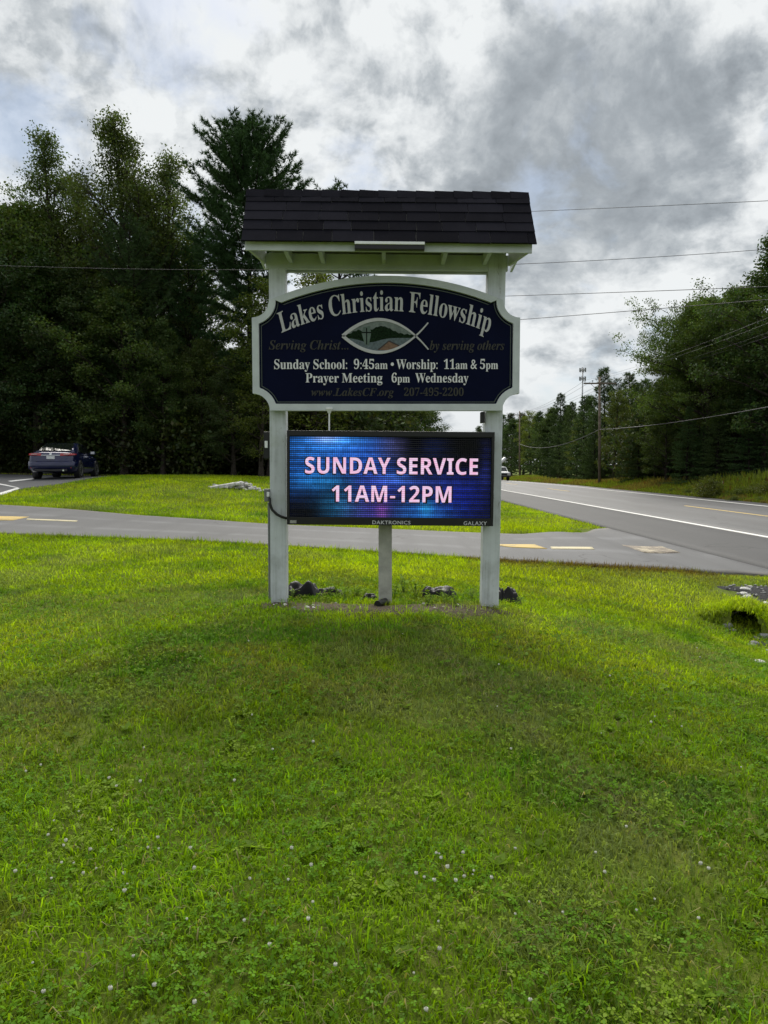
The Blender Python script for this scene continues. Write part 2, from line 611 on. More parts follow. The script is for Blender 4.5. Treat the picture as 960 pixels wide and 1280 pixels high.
def ground():
    xs = axis(-1500, 1500, [(-300, 200), (-80, 20), (-30, 2), (-14, .6), (14, .22), (26, .4), (45, 1.2), (120, 8), (300, 30), (1500, 200)])
    ys = axis(-300, 3000, [(-60, 40), (-10, 4), (0, .6), (14, .2), (45, .4), (110, 1.5), (300, 10), (3000, 300)])
    X, Y = np.meshgrid(xs, ys, indexing='ij')
    Z = H(X, Y)
    near = (np.abs(X) < 25) & (Y < 40) & (Y > 0)
    Z = Z + np.where(near, (fnoise(X, Y, .8, 3) - .5) * .035, 0)
    # ground is cut lower under the road so that no grass pokes through the asphalt
    V = np.stack([X, Y, Z], -1).reshape(-1, 3)
    n, m = X.shape
    i = np.arange(n * m).reshape(n, m)
    F = np.stack([i[:-1, :-1], i[1:, :-1], i[1:, 1:], i[:-1, 1:]], -1).reshape(-1, 4)
    o = link('ground', fast_mesh('ground', V, [F], smooth=True), M_GROUND)
    o['kind'] = 'structure'


ground()

# --- asphalt
M_ROAD = asphalt('road_asphalt', (0.030, 0.031, 0.034), (0.052, 0.054, 0.058), 6, 0.62, (.12, .31, .53, .73), .03)
M_SHOULDER = asphalt('shoulder_asphalt', (0.018, 0.019, 0.021), (0.034, 0.035, 0.038), 5, 0.72)
M_DRIVE = asphalt('driveway_asphalt', (0.052, 0.054, 0.057), (0.088, 0.090, 0.095), 3, 0.72, (.3, .7), .06)
M_LOT = asphalt('lot_asphalt', (0.055, 0.057, 0.06), (0.09, 0.092, 0.098), 3, 0.72)
M_WHITE_MARK = paint_mark('white_road_paint', (0.72, 0.72, 0.70), (0.16, 0.16, 0.165), 0.60)
M_YELLOW_MARK = paint_mark('yellow_road_paint', (0.50, 0.36, 0.11), (0.15, 0.14, 0.11), 0.50)
M_PALE_MARK = paint_mark('faded_yellow_paint', (0.52, 0.46, 0.29), (0.15, 0.145, 0.13), 0.50)
M_WORN_MARK = paint_mark('worn_road_paint', (0.46, 0.40, 0.28), (0.13, 0.105, 0.085), 0.40)


def roadline(a, b, y0, y1, n=400):
    ys = np.concatenate([np.linspace(y0, 60, n // 2), np.linspace(60, y1, n // 2)[1:]]) if y1 > 60 > y0 else np.linspace(y0, y1, n)
    return np.stack([road_near(ys) + a, ys], 1), np.stack([road_near(ys) + b, ys], 1)


def strip(name, a, b, y0, y1, off, mat, m=4, n=420):
    A, B = roadline(a, b, y0, y1)
    return drape(name, A, B, n, m, off, mat)


ROAD_L = -2.85
strip('road', -0.12, 8.75, -50, 400, 0.035, M_ROAD, 14, 700)
strip('road_shoulder', ROAD_L, -0.125, -50, 400, 0.033, M_SHOULDER, 7, 700)
strip('road_edge_line', -0.06, 0.075, -50, 300, 0.043, M_WHITE_MARK, 3, 600)
strip('road_edge_line', 7.25, 7.37, -50, 300, 0.043, M_WHITE_MARK, 3, 600)
strip('road_center_line', 3.62, 3.74, 2, 30.8, 0.043, M_YELLOW_MARK, 3, 160)
strip('road_center_line', 3.62, 3.74, 48, 54, 0.043, M_YELLOW_MARK, 3, 60)
strip('road_center_line', 3.62, 3.74, 66, 72, 0.043, M_YELLOW_MARK, 3, 60)

hp = lambda L: [hit(*q) for q in L]
D_NEAR = [np.array([-30, 17.5, 0]), np.array([-14, 14.3, 0])] + hp([(0, 668.5), (170, 675), (340, 683.5), (500, 693), (650, 703), (800, 712), (925, 718)])
D_FAR = [np.array([-30, 24.5, 0]), np.array([-18, 22.2, 0])] + hp([(0, 632), (80, 637), (170, 645), (340, 656.5), (500, 663), (650, 669), (715, 667), (742, 662.5)])
DRIVE = D_NEAR + D_FAR[::-1]
# apron runs to the shoulder of the road
_ax = [np.array([float(road_near(y)) + ROAD_L + .01, y]) for y in np.linspace(D_NEAR[-1][1] - .5, D_FAR[-1][1] + .3, 8)]
drape('driveway', D_NEAR + [_ax[0]], D_FAR + [_ax[-1]], 160, 22, 0.028, M_DRIVE)
LOT_NEAR = [np.array([-34, 24.5, 0]), np.array([-20, 23.6, 0])] + hp([(0, 619), (25, 612), (75, 606), (105, 600.5)]) + [np.array([-12.2, 34.0, 0])]
LOT_FAR = [np.array([-34, 37.5, 0]), np.array([-22, 37.5, 0]), np.array([-16, 37.3, 0]), np.array([-13.3, 37, 0])]
drape('parking_lot', LOT_NEAR, LOT_FAR, 90, 24, 0.028, M_LOT)
LOT = LOT_NEAR + LOT_FAR[::-1]


def mark(name, quad, mat, off=0.036):
    q = hp(quad)
    return drape(name, [q[0], q[1]], [q[3], q[2]], 10, 5, off, mat)


# painted marks: two arrows along the driveway, a worn patch at its mouth, stall lines in the lot
def arrow(name, head, shaft, mat1, mat2):
    h = hp(head)
    drape(name, [h[0], h[1]], [h[0] + (h[2] - h[0]) * .02, h[2]], 10, 6, .036, mat1)
    mark('driveway_line', shaft, mat2)



mark('driveway_arrow', [(610, 682.6), (668, 682.6), (684, 688.2), (640, 686.2)], M_YELLOW_MARK)
mark('driveway_line', [(688, 685.6), (740, 686.0), (743, 688.8), (690, 688.4)], M_PALE_MARK)
mark('driveway_patch', [(777, 683.0), (826, 684.5), (850, 692.5), (806, 693.0)], M_WORN_MARK)
mark('driveway_arrow', [(-40, 646.5), (36, 647.8), (16, 652.2), (-40, 652.4)], M_YELLOW_MARK)
mark('driveway_line', [(34, 650.2), (97, 652.6), (96, 654.0), (33, 651.6)], M_PALE_MARK)
mark('parking_line', [(-30, 600.8), (-30, 602.2), (25.5, 611.6), (22, 610.4)], M_WHITE_MARK)
mark('parking_line', [(-14, 620.5), (-10, 621.5), (24.5, 611.9), (21, 610.9)], M_WHITE_MARK)
mark('parking_line', [(10, 602.2), (40, 599.2), (44, 599.8), (14, 603.0)], M_WHITE_MARK)

# ------------------------------------------------------------------ lettering
GLYPHS = {}
_G = """b&625|495,339 476,302 450,262 422,229 326,339 398,399 438,458 451,521 430,596 372,649 287,669 195,649 134,595 112,512 123,455 151,401 189,354 105,296 49,229 28,153 52,71 114,13 200,-9 265,0 336,32 416,93 494,0 620,0 482,160 529,220 567,281 593,339|356,161 308,119 260,91 210,81 153,102 126,153 140,201 180,244 245,289|208,521 229,567 282,586 338,566 360,516 353,482 327,446 271,405 242,438 218,478
b1559|97,0 97,53 179,53 202,57 217,67 226,87 229,118 229,619 193,577 161,544 130,522 100,515 78,520 59,535 46,559 42,589 74,599 110,613 150,634 196,666 266,718 378,718 378,118 381,91 388,70 403,57 429,53 510,53 510,0
b4559|180,0 180,53 208,53 240,56 266,66 284,87 290,125 290,186 13,186 13,247 297,714 436,714 436,252 540,252 540,186 436,186 436,125 442,87 460,66 487,56 518,53 531,53 531,0|83,252 290,252 290,427 290,473 292,522 294,572 297,619 291,605 282,587 271,566 259,545 246,523 235,503 225,487 218,475
b5559|245,-10 198,-8 158,-2 125,8 86,27 60,53 45,81 40,111 46,142 62,163 88,176 120,180 123,152 131,124 144,98 165,78 193,65 230,60 262,64 291,75 316,94 336,124 349,166 353,220 344,285 318,332 275,359 217,368 182,367 154,363 130,357 106,350 60,368 92,714 470,714 475,532 418,532 410,566 405,582 397,594 384,602 364,604 156,604 140,419 160,425 188,430 219,433 250,434 322,428 384,410 436,381 475,339 498,285 506,220 500,160 483,111 455,71 421,41 380,18 336,2 290,-7
b6559|293,-10 246,-6 202,6 163,27 128,55 99,93 76,139 59,193 48,257 45,330 47,384 53,436 62,485 76,530 94,572 115,610 140,643 170,671 204,694 242,710 284,721 330,724 388,720 434,709 467,691 490,668 503,642 507,614 500,585 480,560 443,542 387,536 386,566 382,596 374,623 362,646 345,660 321,665 268,648 227,597 207,544 193,479 186,401 209,414 240,427 277,435 324,438 381,432 429,414 470,384 500,342 518,292 524,231 518,164 498,106 466,57 420,20 363,-3|296,56 330,66 357,96 369,127 377,169 379,221 376,270 368,310 355,340 325,368 287,377 259,373 230,362 203,346 186,329 190,242 201,172 219,121 254,72
b9559|227,-10 173,-6 131,7 100,25 79,49 67,76 63,103 66,123 75,140 90,153 112,160 130,119 154,84 188,61 232,53 305,85 352,182 373,343 348,316 316,295 277,280 231,275 177,281 130,299 90,328 59,369 41,420 35,482 38,528 47,570 62,609 96,657 142,694 178,710 219,721 264,724 311,720 354,708 393,689 428,661 457,625 482,580 500,526 510,462 514,388 512,334 507,283 498,234 485,187 468,145 448,107 422,73 393,44 359,21 320,4 276,-7|274,347 307,352 334,366 356,387 373,414 369,492 360,553 344,600 312,643 270,657 232,646 204,615 190,582 183,539 180,488 190,410 222,363
b:219|109,458 67,440 49,398 67,356 109,338 151,356 169,398 151,440|109,111 67,93 49,51 67,9 109,-9 151,9 169,51 151,93
bC697|382,-16 318,-11 259,4 205,30 157,64 116,106 83,156 59,212 44,273 39,340 44,406 59,467 84,523 117,572 158,613 207,648 261,673 321,688 386,693 434,689 488,676 547,655 562,650 577,648 607,659 624,693 650,693 650,459 625,459 599,517 568,566 531,606 489,636 443,654 395,660 294,624 234,516 214,337 236,169 303,69 414,35 454,38 494,49 533,67 571,91 606,121 638,158 666,132 589,50 494,0
bF602|23,0 23,26 66,34 93,50 107,79 111,125 111,558 106,603 92,630 64,645 21,653 21,678 586,678 586,476 562,476 549,531 529,574 501,605 462,626 428,635 389,640 342,642 316,641 298,640 285,635 277,627 272,614 271,593 271,368 283,368 340,377 381,403 400,430 414,468 423,516 450,516 450,176 424,176 415,229 401,270 382,299 341,324 281,333 271,333 271,120 273,88 280,64 292,46 312,35 342,29 382,26 382,0
bL635|23,0 23,26 66,32 93,47 107,75 111,120 111,564 106,606 93,633 66,647 24,653 24,678 372,678 372,653 337,651 310,646 291,636 280,620 273,597 271,564 271,123 272,92 276,70 284,55 298,47 318,42 348,41 393,43 434,49 469,59 513,83 551,119 572,149 591,187 609,230 636,230 598,0
bM944|21,0 21,26 64,32 92,47 107,74 112,118 112,569 110,598 105,619 95,634 79,644 55,650 22,653 22,678 275,678 472,212 669,678 919,678 919,653 878,645 853,630 839,604 834,563 834,127 836,90 841,64 851,45 866,35 888,29 918,26 918,0 589,0 589,26 621,30 644,37 660,48 670,66 675,90 677,124 677,594 429,0 402,0 157,579 157,119 162,72 178,44 207,31 252,26 252,0
bP622|23,0 23,26 66,32 93,47 107,75 111,120 111,564 106,605 93,631 66,646 24,653 24,678 318,678 395,675 456,668 500,655 546,628 580,592 602,547 609,494 602,441 581,396 546,358 497,329 435,312 360,306 271,306 271,120 276,75 289,47 316,32 360,26 360,0|271,342 300,342 363,351 405,376 427,422 435,490 429,558 410,605 375,633 322,642 297,639 282,631 274,616 271,593
bS581|64,-16 64,235 93,235 112,169 136,115 166,74 202,45 244,28 293,22 344,30 383,54 407,89 415,133 406,174 379,209 335,238 242,284 189,313 147,344 115,376 92,411 79,450 74,494 81,551 100,600 131,639 172,669 220,688 275,694 307,692 342,687 379,679 420,667 434,664 440,662 446,662 467,670 477,694 505,694 505,475 480,475 462,528 437,573 406,610 370,639 330,656 289,662 243,655 208,635 185,604 178,566 185,530 204,501 236,476 281,451 377,406 431,377 473,347 502,315 521,280 532,242 535,198 527,138 505,86 468,43 418,12 378,-3 334,-12 286,-15 261,-14 236,-12 211,-7 187,1 164,9 147,14 134,17 126,18 112,16 103,11 97,0 91,-16
bW910|254,-16 48,585 36,615 23,636 4,648 -23,653 -23,678 269,678 269,653 242,650 223,643 213,631 209,611 212,587 220,555 332,228 448,525 426,594 414,623 398,640 375,648 341,653 341,678 654,678 654,653 602,643 585,613 587,598 594,575 706,247 805,550 814,582 817,605 813,627 801,641 780,649 749,653 749,678 929,678 929,653 904,644 885,627 870,601 856,565 664,-16 637,-16 470,460 283,-16
ba512|379,-15 321,2 298,52 250,16 198,-6 142,-13 96,-5 60,17 38,51 30,94 37,135 59,172 95,203 146,230 213,257 296,283 296,359 292,395 278,421 255,435 220,440 171,432 155,408 159,399 169,382 180,363 183,344 178,320 164,301 142,288 115,284 87,289 67,303 53,324 49,352 55,385 73,415 103,439 141,458 188,470 241,474 305,470 356,457 392,435 416,404 431,363 436,313 436,93 437,72 439,59 444,53 453,51 464,54 477,62 490,41 456,10 419,-9|225,50 241,53 259,61 278,75 296,94 296,252 229,225 189,183 176,125 188,69
bc437|232,-15 178,-7 129,16 88,53 56,101 41,139 32,179 29,223 32,270 43,313 60,353 82,388 110,417 143,442 179,460 218,471 260,475 324,467 373,444 403,409 413,365 409,340 397,321 377,308 352,304 307,321 292,373 292,381 293,389 294,397 294,404 284,433 252,442 205,424 176,370 167,279 171,212 183,157 204,114 248,71 304,57 356,69 404,107 424,90 369,32 305,-3
bd551|208,-15 159,-7 116,16 79,52 52,99 39,136 32,176 29,219 32,268 40,313 54,354 83,405 121,443 167,466 217,474 261,468 299,449 332,417 332,597 328,623 316,641 295,650 262,654 262,678 475,678 475,112 477,81 484,61 498,48 526,41 526,16 469,13 404,2 332,-15 332,58 300,17 258,-7|255,42 278,47 301,62 320,84 332,113 332,360 324,383 307,402 285,414 259,418 219,406 194,372 183,335 177,287 175,228 177,171 183,123 193,87 218,53
be448|229,-15 174,-7 126,16 86,52 55,102 41,142 32,186 29,234 32,279 41,320 56,358 88,406 130,443 179,466 234,474 287,468 333,449 371,417 399,374 415,321 421,258 421,247 174,247 189,145 230,83 297,63 335,70 370,92 402,128 424,108 370,40 305,-1|173,286 300,286 300,320 297,375 288,413 269,435 240,442 203,427 180,380 173,303
bg487|217,-209 158,-206 109,-197 71,-181 34,-149 21,-111 41,-68 102,-38 52,-1 35,45 42,80 63,110 99,138 152,164 86,200 46,251 33,316 39,360 59,399 90,430 131,454 179,469 234,474 292,469 347,453 472,453 472,399 399,399 425,354 434,303 428,262 411,225 384,195 348,172 305,158 256,153 245,153 234,154 222,155 211,155 187,151 168,141 154,125 150,106 165,81 210,73 261,73 310,72 351,67 386,60 425,43 451,19 465,-13 470,-55 463,-100 441,-137 406,-168 356,-191 293,-204|234,185 264,193 284,217 294,257 297,314 294,371 284,411 264,434 234,442 204,434 185,411 174,371 170,314 174,257 185,217 204,193|239,-173 324,-165 375,-140 392,-98 387,-76 371,-62 344,-54 305,-51 144,-51 118,-77 109,-108 117,-133 141,-154 181,-168
bh567|27,0 27,24 52,28 67,38 75,56 78,83 78,594 76,621 68,639 53,650 28,655 28,678 220,678 220,397 261,440 308,465 362,474 434,456 478,403 492,315 492,83 495,56 502,39 517,28 541,24 541,0 301,0 301,24 308,24 340,39 350,83 350,323 348,359 341,384 327,399 302,404 258,391 220,350 220,83 222,56 230,39 244,28 268,24 268,0
bi295|150,539 121,544 97,561 80,585 75,614 80,644 97,668 121,685 150,690 179,685 204,668 220,644 225,614 220,585 203,561 179,544|27,0 27,24 52,29 68,38 75,55 78,83 78,375 76,406 70,424 55,433 30,437 31,462 221,462 221,83 223,56 230,39 244,29 268,24 268,0
bk534|26,0 26,24 52,29 68,39 75,56 78,83 78,592 76,621 70,640 56,649 30,654 31,678 220,678 220,251 338,369 357,393 363,414 350,431 311,437 306,437 306,462 514,462 514,437 459,423 409,387 331,311 515,51 536,31 560,24 560,0 314,0 314,24 323,24 348,30 356,47 353,59 345,73 242,219 220,200 220,83 222,56 230,39 244,29 268,24 268,0
bl297|27,0 27,24 52,29 68,38 75,55 78,83 78,592 76,620 70,639 56,650 30,654 30,678 221,678 221,83 223,56 230,39 244,29 268,24 268,0
bm825|27,0 27,24 52,28 67,38 75,56 78,83 78,377 76,404 68,423 53,434 28,438 28,462 218,462 218,394 258,438 303,465 353,474 412,465 453,436 477,389 519,436 567,465 622,474 693,456 736,403 750,315 750,83 752,56 760,39 774,28 798,24 798,0 562,0 562,24 586,28 600,39 608,57 610,83 610,323 608,359 601,384 587,399 562,404 520,391 483,353 483,83 485,57 493,39 507,28 530,24 530,0 297,0 297,24 321,28 335,39 343,57 345,83 345,323 343,358 336,384 322,399 297,404 254,391 218,350 218,83 220,57 227,40 241,29 264,24 264,0
bn567|27,0 27,24 52,28 67,38 75,56 78,83 78,377 76,404 68,423 53,434 28,438 28,462 220,462 220,398 260,440 308,466 362,474 434,456 478,403 492,315 492,83 495,56 502,39 517,28 541,24 541,0 301,0 301,24 308,24 340,39 350,83 350,323 348,359 341,384 327,399 302,404 258,391 220,350 220,83 222,56 230,39 244,28 268,24 268,0
bo501|251,-15 209,-11 170,-1 135,17 90,55 56,105 40,143 31,185 28,229 31,275 40,317 56,356 90,405 135,443 189,466 250,474 311,466 365,443 410,406 444,357 459,318 469,276 472,229 469,183 459,141 444,102 410,53 366,16 312,-7|251,17 287,27 311,58 319,84 324,121 326,170 327,229 325,307 319,365 309,403 286,435 251,445 214,434 191,403 182,365 176,307 174,230 175,170 178,122 183,84 191,58 215,27
bp553|26,-207 26,-184 46,-181 60,-175 69,-164 75,-150 77,-129 78,-95 78,362 76,400 69,422 55,433 29,439 29,462 213,462 213,391 247,438 291,466 343,475 393,467 436,444 472,407 499,360 511,322 519,282 521,238 518,191 511,148 498,108 470,56 434,18 389,-7 338,-15 292,-8 253,13 220,48 220,-86 222,-121 226,-147 235,-165 249,-175 268,-181 294,-183 294,-207|291,42 330,54 356,88 367,125 374,172 376,230 374,286 368,332 359,369 335,403 296,414 254,398 220,350 220,102 249,57
br428|27,0 27,24 52,29 68,38 75,55 78,83 78,375 76,406 69,425 55,433 30,437 31,462 217,462 217,375 245,417 279,449 313,468 347,474 384,469 410,453 426,428 431,396 427,370 414,349 394,336 369,331 346,334 331,344 319,357 308,372 296,383 281,387 261,380 241,360 227,327 222,286 222,83 226,55 237,38 258,28 294,24 294,0
bs429|225,-15 181,-9 129,9 120,12 109,13 89,7 76,-13 53,-13 53,157 79,157 98,101 129,58 167,31 209,22 242,26 266,40 281,60 286,87 273,125 232,156 159,193 113,221 81,252 62,288 55,328 65,386 97,433 128,456 165,470 210,475 227,474 247,471 270,465 296,458 307,456 312,454 317,454 332,459 343,475 363,475 363,330 340,330 320,378 293,413 259,434 222,441 194,437 173,426 160,408 156,386 160,364 172,346 191,330 218,315 285,282 329,255 360,226 377,189 383,141 378,96 364,58 340,27 307,4 269,-10
bt340|184,-14 133,-7 98,16 79,53 72,106 72,415 30,415 30,446 68,483 102,517 131,550 167,593 192,631 215,631 215,462 309,462 309,415 215,415 215,122 217,95 223,76 233,64 250,60 282,73 307,111 331,98 294,36 245,-2
bu558|195,-15 136,-5 97,26 81,57 71,96 68,144 68,369 66,399 59,421 43,433 17,438 17,462 211,462 211,110 214,87 225,69 241,57 263,53 305,64 340,98 340,369 337,401 329,422 312,434 282,438 282,462 482,462 482,104 485,76 493,58 509,49 536,44 536,19 478,15 412,4 340,-15 340,60 312,29 277,5 238,-10
bw647|182,-15 25,394 18,411 9,424 -2,432 -16,437 -16,462 206,462 206,437 189,435 178,431 172,423 170,411 171,404 172,396 175,386 178,376 248,189 314,350 299,396 291,417 282,430 270,436 250,439 250,462 481,462 481,437 450,430 440,411 440,406 441,401 442,395 443,390 500,210 569,381 574,397 576,410 573,422 566,430 551,435 530,439 530,462 663,462 663,439 645,435 633,424 623,406 613,384 453,-15 430,-15 332,293 208,-15
by447|78,-209 43,-203 15,-186 -4,-159 -10,-125 -6,-101 7,-79 27,-64 53,-59 77,-63 95,-73 107,-91 111,-113 111,-117 111,-121 110,-125 110,-130 115,-143 128,-147 147,-138 170,-110 182,-90 193,-66 201,-39 209,-7 54,373 45,394 37,410 29,421 23,428 12,435 -5,437 -7,437 -7,462 241,462 241,437 217,435 202,431 194,423 191,409 192,404 193,397 195,390 198,382 276,177 343,359 348,374 352,387 353,398 354,408 351,422 342,431 325,436 302,437 302,462 446,462 446,437 427,432 413,418 400,394 386,361 241,-36 216,-97 193,-143 168,-174 142,-195 113,-205
b•354|177,465 115,448 70,403 53,341 70,279 115,234 177,217 239,234 284,279 301,341 284,403 239,448
i-323|283,267 40,267 40,174 283,174
i.219|109,111 67,93 49,51 67,9 109,-9 151,9 169,51 151,93
i0559|280,-10 223,-5 175,10 135,36 102,71 77,114 58,165 44,223 37,288 34,359 37,430 44,494 58,552 77,603 102,645 135,679 175,704 224,719 281,724 335,719 382,704 422,679 454,645 480,602 500,552 514,493 522,429 525,358 522,287 514,223 500,165 480,114 454,71 421,36 381,10 334,-5|280,55 326,75 353,135 362,195 368,270 370,358 368,446 362,520 353,580 327,639 281,659 235,639 207,580 197,520 191,446 189,358 191,270 197,195 207,135 234,75
i2559|35,0 35,103 183,254 221,294 253,331 278,365 306,412 324,457 334,503 337,553 332,602 316,637 291,656 259,663 216,652 188,620 176,586 169,543 167,490 115,496 75,513 48,543 39,589 45,624 64,656 94,684 137,706 172,716 213,722 259,724 328,719 385,704 430,680 462,646 481,606 488,558 485,524 476,490 459,456 434,418 412,391 386,360 355,328 319,291 277,250 230,205 130,110 363,110 392,115 416,128 435,150 446,179 454,210 513,210 508,0
i4559|180,0 180,53 208,53 240,56 266,66 284,87 290,125 290,186 13,186 13,247 297,714 436,714 436,252 540,252 540,186 436,186 436,125 442,87 460,66 487,56 518,53 531,53 531,0|83,252 290,252 290,427 290,473 292,522 294,572 297,619 291,605 282,587 271,566 259,545 246,523 235,503 225,487 218,475
i5559|245,-10 198,-8 158,-2 125,8 86,27 60,53 45,81 40,111 46,142 62,163 88,176 120,180 123,152 131,124 144,98 165,78 193,65 230,60 262,64 291,75 316,94 336,124 349,166 353,220 344,285 318,332 275,359 217,368 182,367 154,363 130,357 106,350 60,368 92,714 470,714 475,532 418,532 410,566 405,582 397,594 384,602 364,604 156,604 140,419 160,425 188,430 219,433 250,434 322,428 384,410 436,381 475,339 498,285 506,220 500,160 483,111 455,71 421,41 380,18 336,2 290,-7
i7559|165,0 431,605 168,605 127,592 110,554 104,504 44,504 49,714 526,714 526,665 250,0
i9559|227,-10 173,-6 131,7 100,25 79,49 67,76 63,103 66,123 75,140 90,153 112,160 130,119 154,84 188,61 232,53 305,85 352,182 373,343 348,316 316,295 277,280 231,275 177,281 130,299 90,328 59,369 41,420 35,482 38,528 47,570 62,609 96,657 142,694 178,710 219,721 264,724 311,720 354,708 393,689 428,661 457,625 482,580 500,526 510,462 514,388 512,334 507,283 498,234 485,187 468,145 448,107 422,73 393,44 359,21 320,4 276,-7|274,347 307,352 334,366 356,387 373,414 369,492 360,553 344,600 312,643 270,657 232,646 204,615 190,582 183,539 180,488 190,410 222,363
iC655|301,-17 247,-13 199,-3 156,15 118,39 87,70 62,106 44,148 34,194 30,245 33,294 41,343 55,391 73,437 96,481 124,524 156,562 191,596 229,626 292,661 358,682 427,689 472,687 521,679 573,667 581,666 591,664 600,662 606,661 627,668 642,689 669,689 626,459 597,461 593,519 581,567 562,605 518,642 460,654 414,648 371,629 330,597 292,553 257,496 226,427 202,352 187,281 182,212 187,159 201,115 225,79 257,52 296,35 341,30 417,44 486,86 548,157 576,135 499,51 407,0
iF611|-50,0 -50,23 -22,25 1,31 18,42 33,61 46,88 58,127 171,549 175,563 177,576 179,588 179,601 175,621 162,635 140,644 109,647 109,671 635,671 596,481 568,481 568,495 558,560 526,604 492,623 447,634 390,638 364,636 348,628 338,614 329,590 270,369 278,368 285,368 299,368 359,375 406,394 441,428 466,476 491,476 421,201 400,201 401,210 401,219 401,236 398,273 388,300 371,318 345,330 308,335 260,337 202,122 195,92 193,70 197,50 209,36 231,27 263,23 263,0
iL633|-50,0 -50,23 -22,25 1,31 18,42 33,61 46,88 58,127 171,549 177,576 179,597 175,619 163,635 141,643 108,647 108,671 422,671 422,647 393,645 370,639 352,627 338,608 325,580 314,544 203,123 194,84 191,63 196,49 212,41 225,39 240,37 259,36 280,35 342,39 396,53 444,75 485,106 522,147 553,199 585,199 522,0
iS549|229,-17 188,-14 140,-3 86,15 71,20 57,21 45,19 35,14 25,4 14,-11 -13,-11 39,215 67,215 67,208 71,150 84,103 106,67 135,40 172,24 216,19 248,23 278,37 303,58 323,84 335,113 339,145 336,174 325,200 307,226 282,254 251,284 212,319 175,354 147,385 127,412 114,439 106,468 104,501 111,552 131,598 163,636 205,665 254,683 309,689 338,687 370,683 403,674 440,663 454,659 465,658 489,665 509,686 536,686 488,480 459,480 460,485 460,491 460,502 456,544 443,581 423,611 398,635 367,649 333,654 293,646 259,624 236,589 228,548 233,520 247,493 267,465 293,439 309,424 327,409 361,378 403,335 436,290 457,241 464,187 457,128 437,78 403,38 356,7 298,-11
ia500|79,-13 36,-5 2,21 -21,59 -28,109 -23,163 -8,219 8,256 26,292 48,327 84,373 125,411 167,439 208,455 246,461 295,444 319,395 335,451 442,451 359,161 351,132 345,110 341,93 340,83 344,66 355,60 385,78 424,130 446,116 395,44 344,1 293,-13 247,3 231,51 232,63 234,78 237,94 241,112 216,74 191,42 166,18 125,-5|138,61 161,67 184,83 206,109 227,141 246,178 263,219 276,260 287,301 293,337 295,369 285,406 256,418 233,412 210,393 186,363 163,326 141,283 123,237 112,202 104,172 99,144 97,120 107,76
ib480|114,-14 82,-12 51,-5 24,5 2,18 -12,32 -17,46 -16,60 -11,77 123,558 132,593 135,613 132,629 125,639 110,643 88,645 72,645 72,672 120,676 171,683 224,691 281,700 192,379 233,425 278,452 325,461 369,452 403,427 426,385 433,329 428,275 412,220 395,183 376,148 353,115 312,70 267,34 219,7 168,-9|136,22 163,27 189,43 214,66 237,97 258,133 276,172 291,213 303,255 310,295 312,332 309,358 300,377 285,388 266,392 230,380 199,346 185,320 172,288 158,250 144,206 114,103 107,72 104,49 112,29
ie401|130,-14 71,-3 24,28 2,60 -12,99 -16,146 -10,200 9,256 27,292 48,326 73,358 116,400 163,433 212,454 262,461 308,455 342,436 364,407 371,369 364,331 343,294 308,259 258,227 195,203 117,185 113,158 111,131 116,99 130,74 152,58 182,53 219,63 255,93 291,142 319,124 266,47 203,1|125,218 170,233 209,255 242,283 267,316 283,351 288,387 286,405 279,418 268,425 255,428 222,415 187,375 164,334 143,281
ig444|115,-207 58,-204 11,-193 -27,-177 -64,-142 -76,-99 -68,-65 -46,-38 -7,-14 49,8 9,41 -4,76 1,101 18,124 45,147 85,170 53,194 31,219 17,248 13,281 20,327 42,370 75,407 118,436 168,455 222,461 273,456 320,439 363,412 450,412 445,370 389,370 391,362 392,353 393,344 393,335 386,287 364,244 329,207 285,179 233,161 176,155 150,156 124,158 105,141 98,125 108,108 139,94 168,86 201,75 236,62 271,48 300,31 321,13 340,-18 347,-54 340,-96 317,-134 282,-164 235,-188 199,-198 159,-205|173,186 198,193 223,212 244,242 261,280 271,322 275,367 264,413 232,428 206,421 181,400 159,369 143,330 132,288 128,244 139,201|126,-174 174,-168 210,-152 233,-127 241,-98 232,-69 206,-48 178,-35 139,-21 90,-6 31,-46 11,-92 19,-124 44,-151 81,-168
ih532|312,-14 263,5 246,61 249,88 258,125 271,172 289,228 323,330 330,352 332,367 327,383 313,388 276,375 237,338 195,275 155,193 121,102 94,0 -28,0 122,557 128,578 132,595 133,606 134,612 131,628 124,638 109,642 87,644 71,644 71,671 115,674 164,681 218,689 279,700 171,293 207,345 242,388 275,420 324,451 376,461 432,442 451,386 448,353 437,309 420,253 372,112 368,98 367,91 366,85 370,69 382,64 411,84 455,146 477,133 422,51 367,2
ii289|196,553 170,558 149,572 135,593 130,619 135,645 149,666 170,680 196,685 221,680 243,666 257,645 262,619 257,593 243,572 221,558|73,-12 43,-7 20,8 6,31 1,61 2,76 6,96 11,115 15,130 66,314 71,335 76,353 78,367 79,378 69,399 38,406 29,406 28,431 82,438 133,445 179,453 223,461 133,127 127,101 125,82 129,68 141,63 171,81 211,134 231,120 180,47 127,3
ik481|304,-14 261,-3 229,29 211,69 194,130 178,214 143,187 94,0 -28,0 122,557 128,578 132,595 133,606 134,612 131,628 124,638 109,642 87,644 71,644 71,671 115,674 164,681 218,689 279,700 158,245 200,278 236,306 263,329 284,348 309,377 317,398 314,411 306,419 291,423 269,426 269,452 473,452 473,426 460,424 447,421 435,416 423,411 406,400 376,378 349,357 318,331 281,300 290,241 299,191 308,150 316,118 335,76 358,62 385,78 412,124 435,113 394,42 350,0
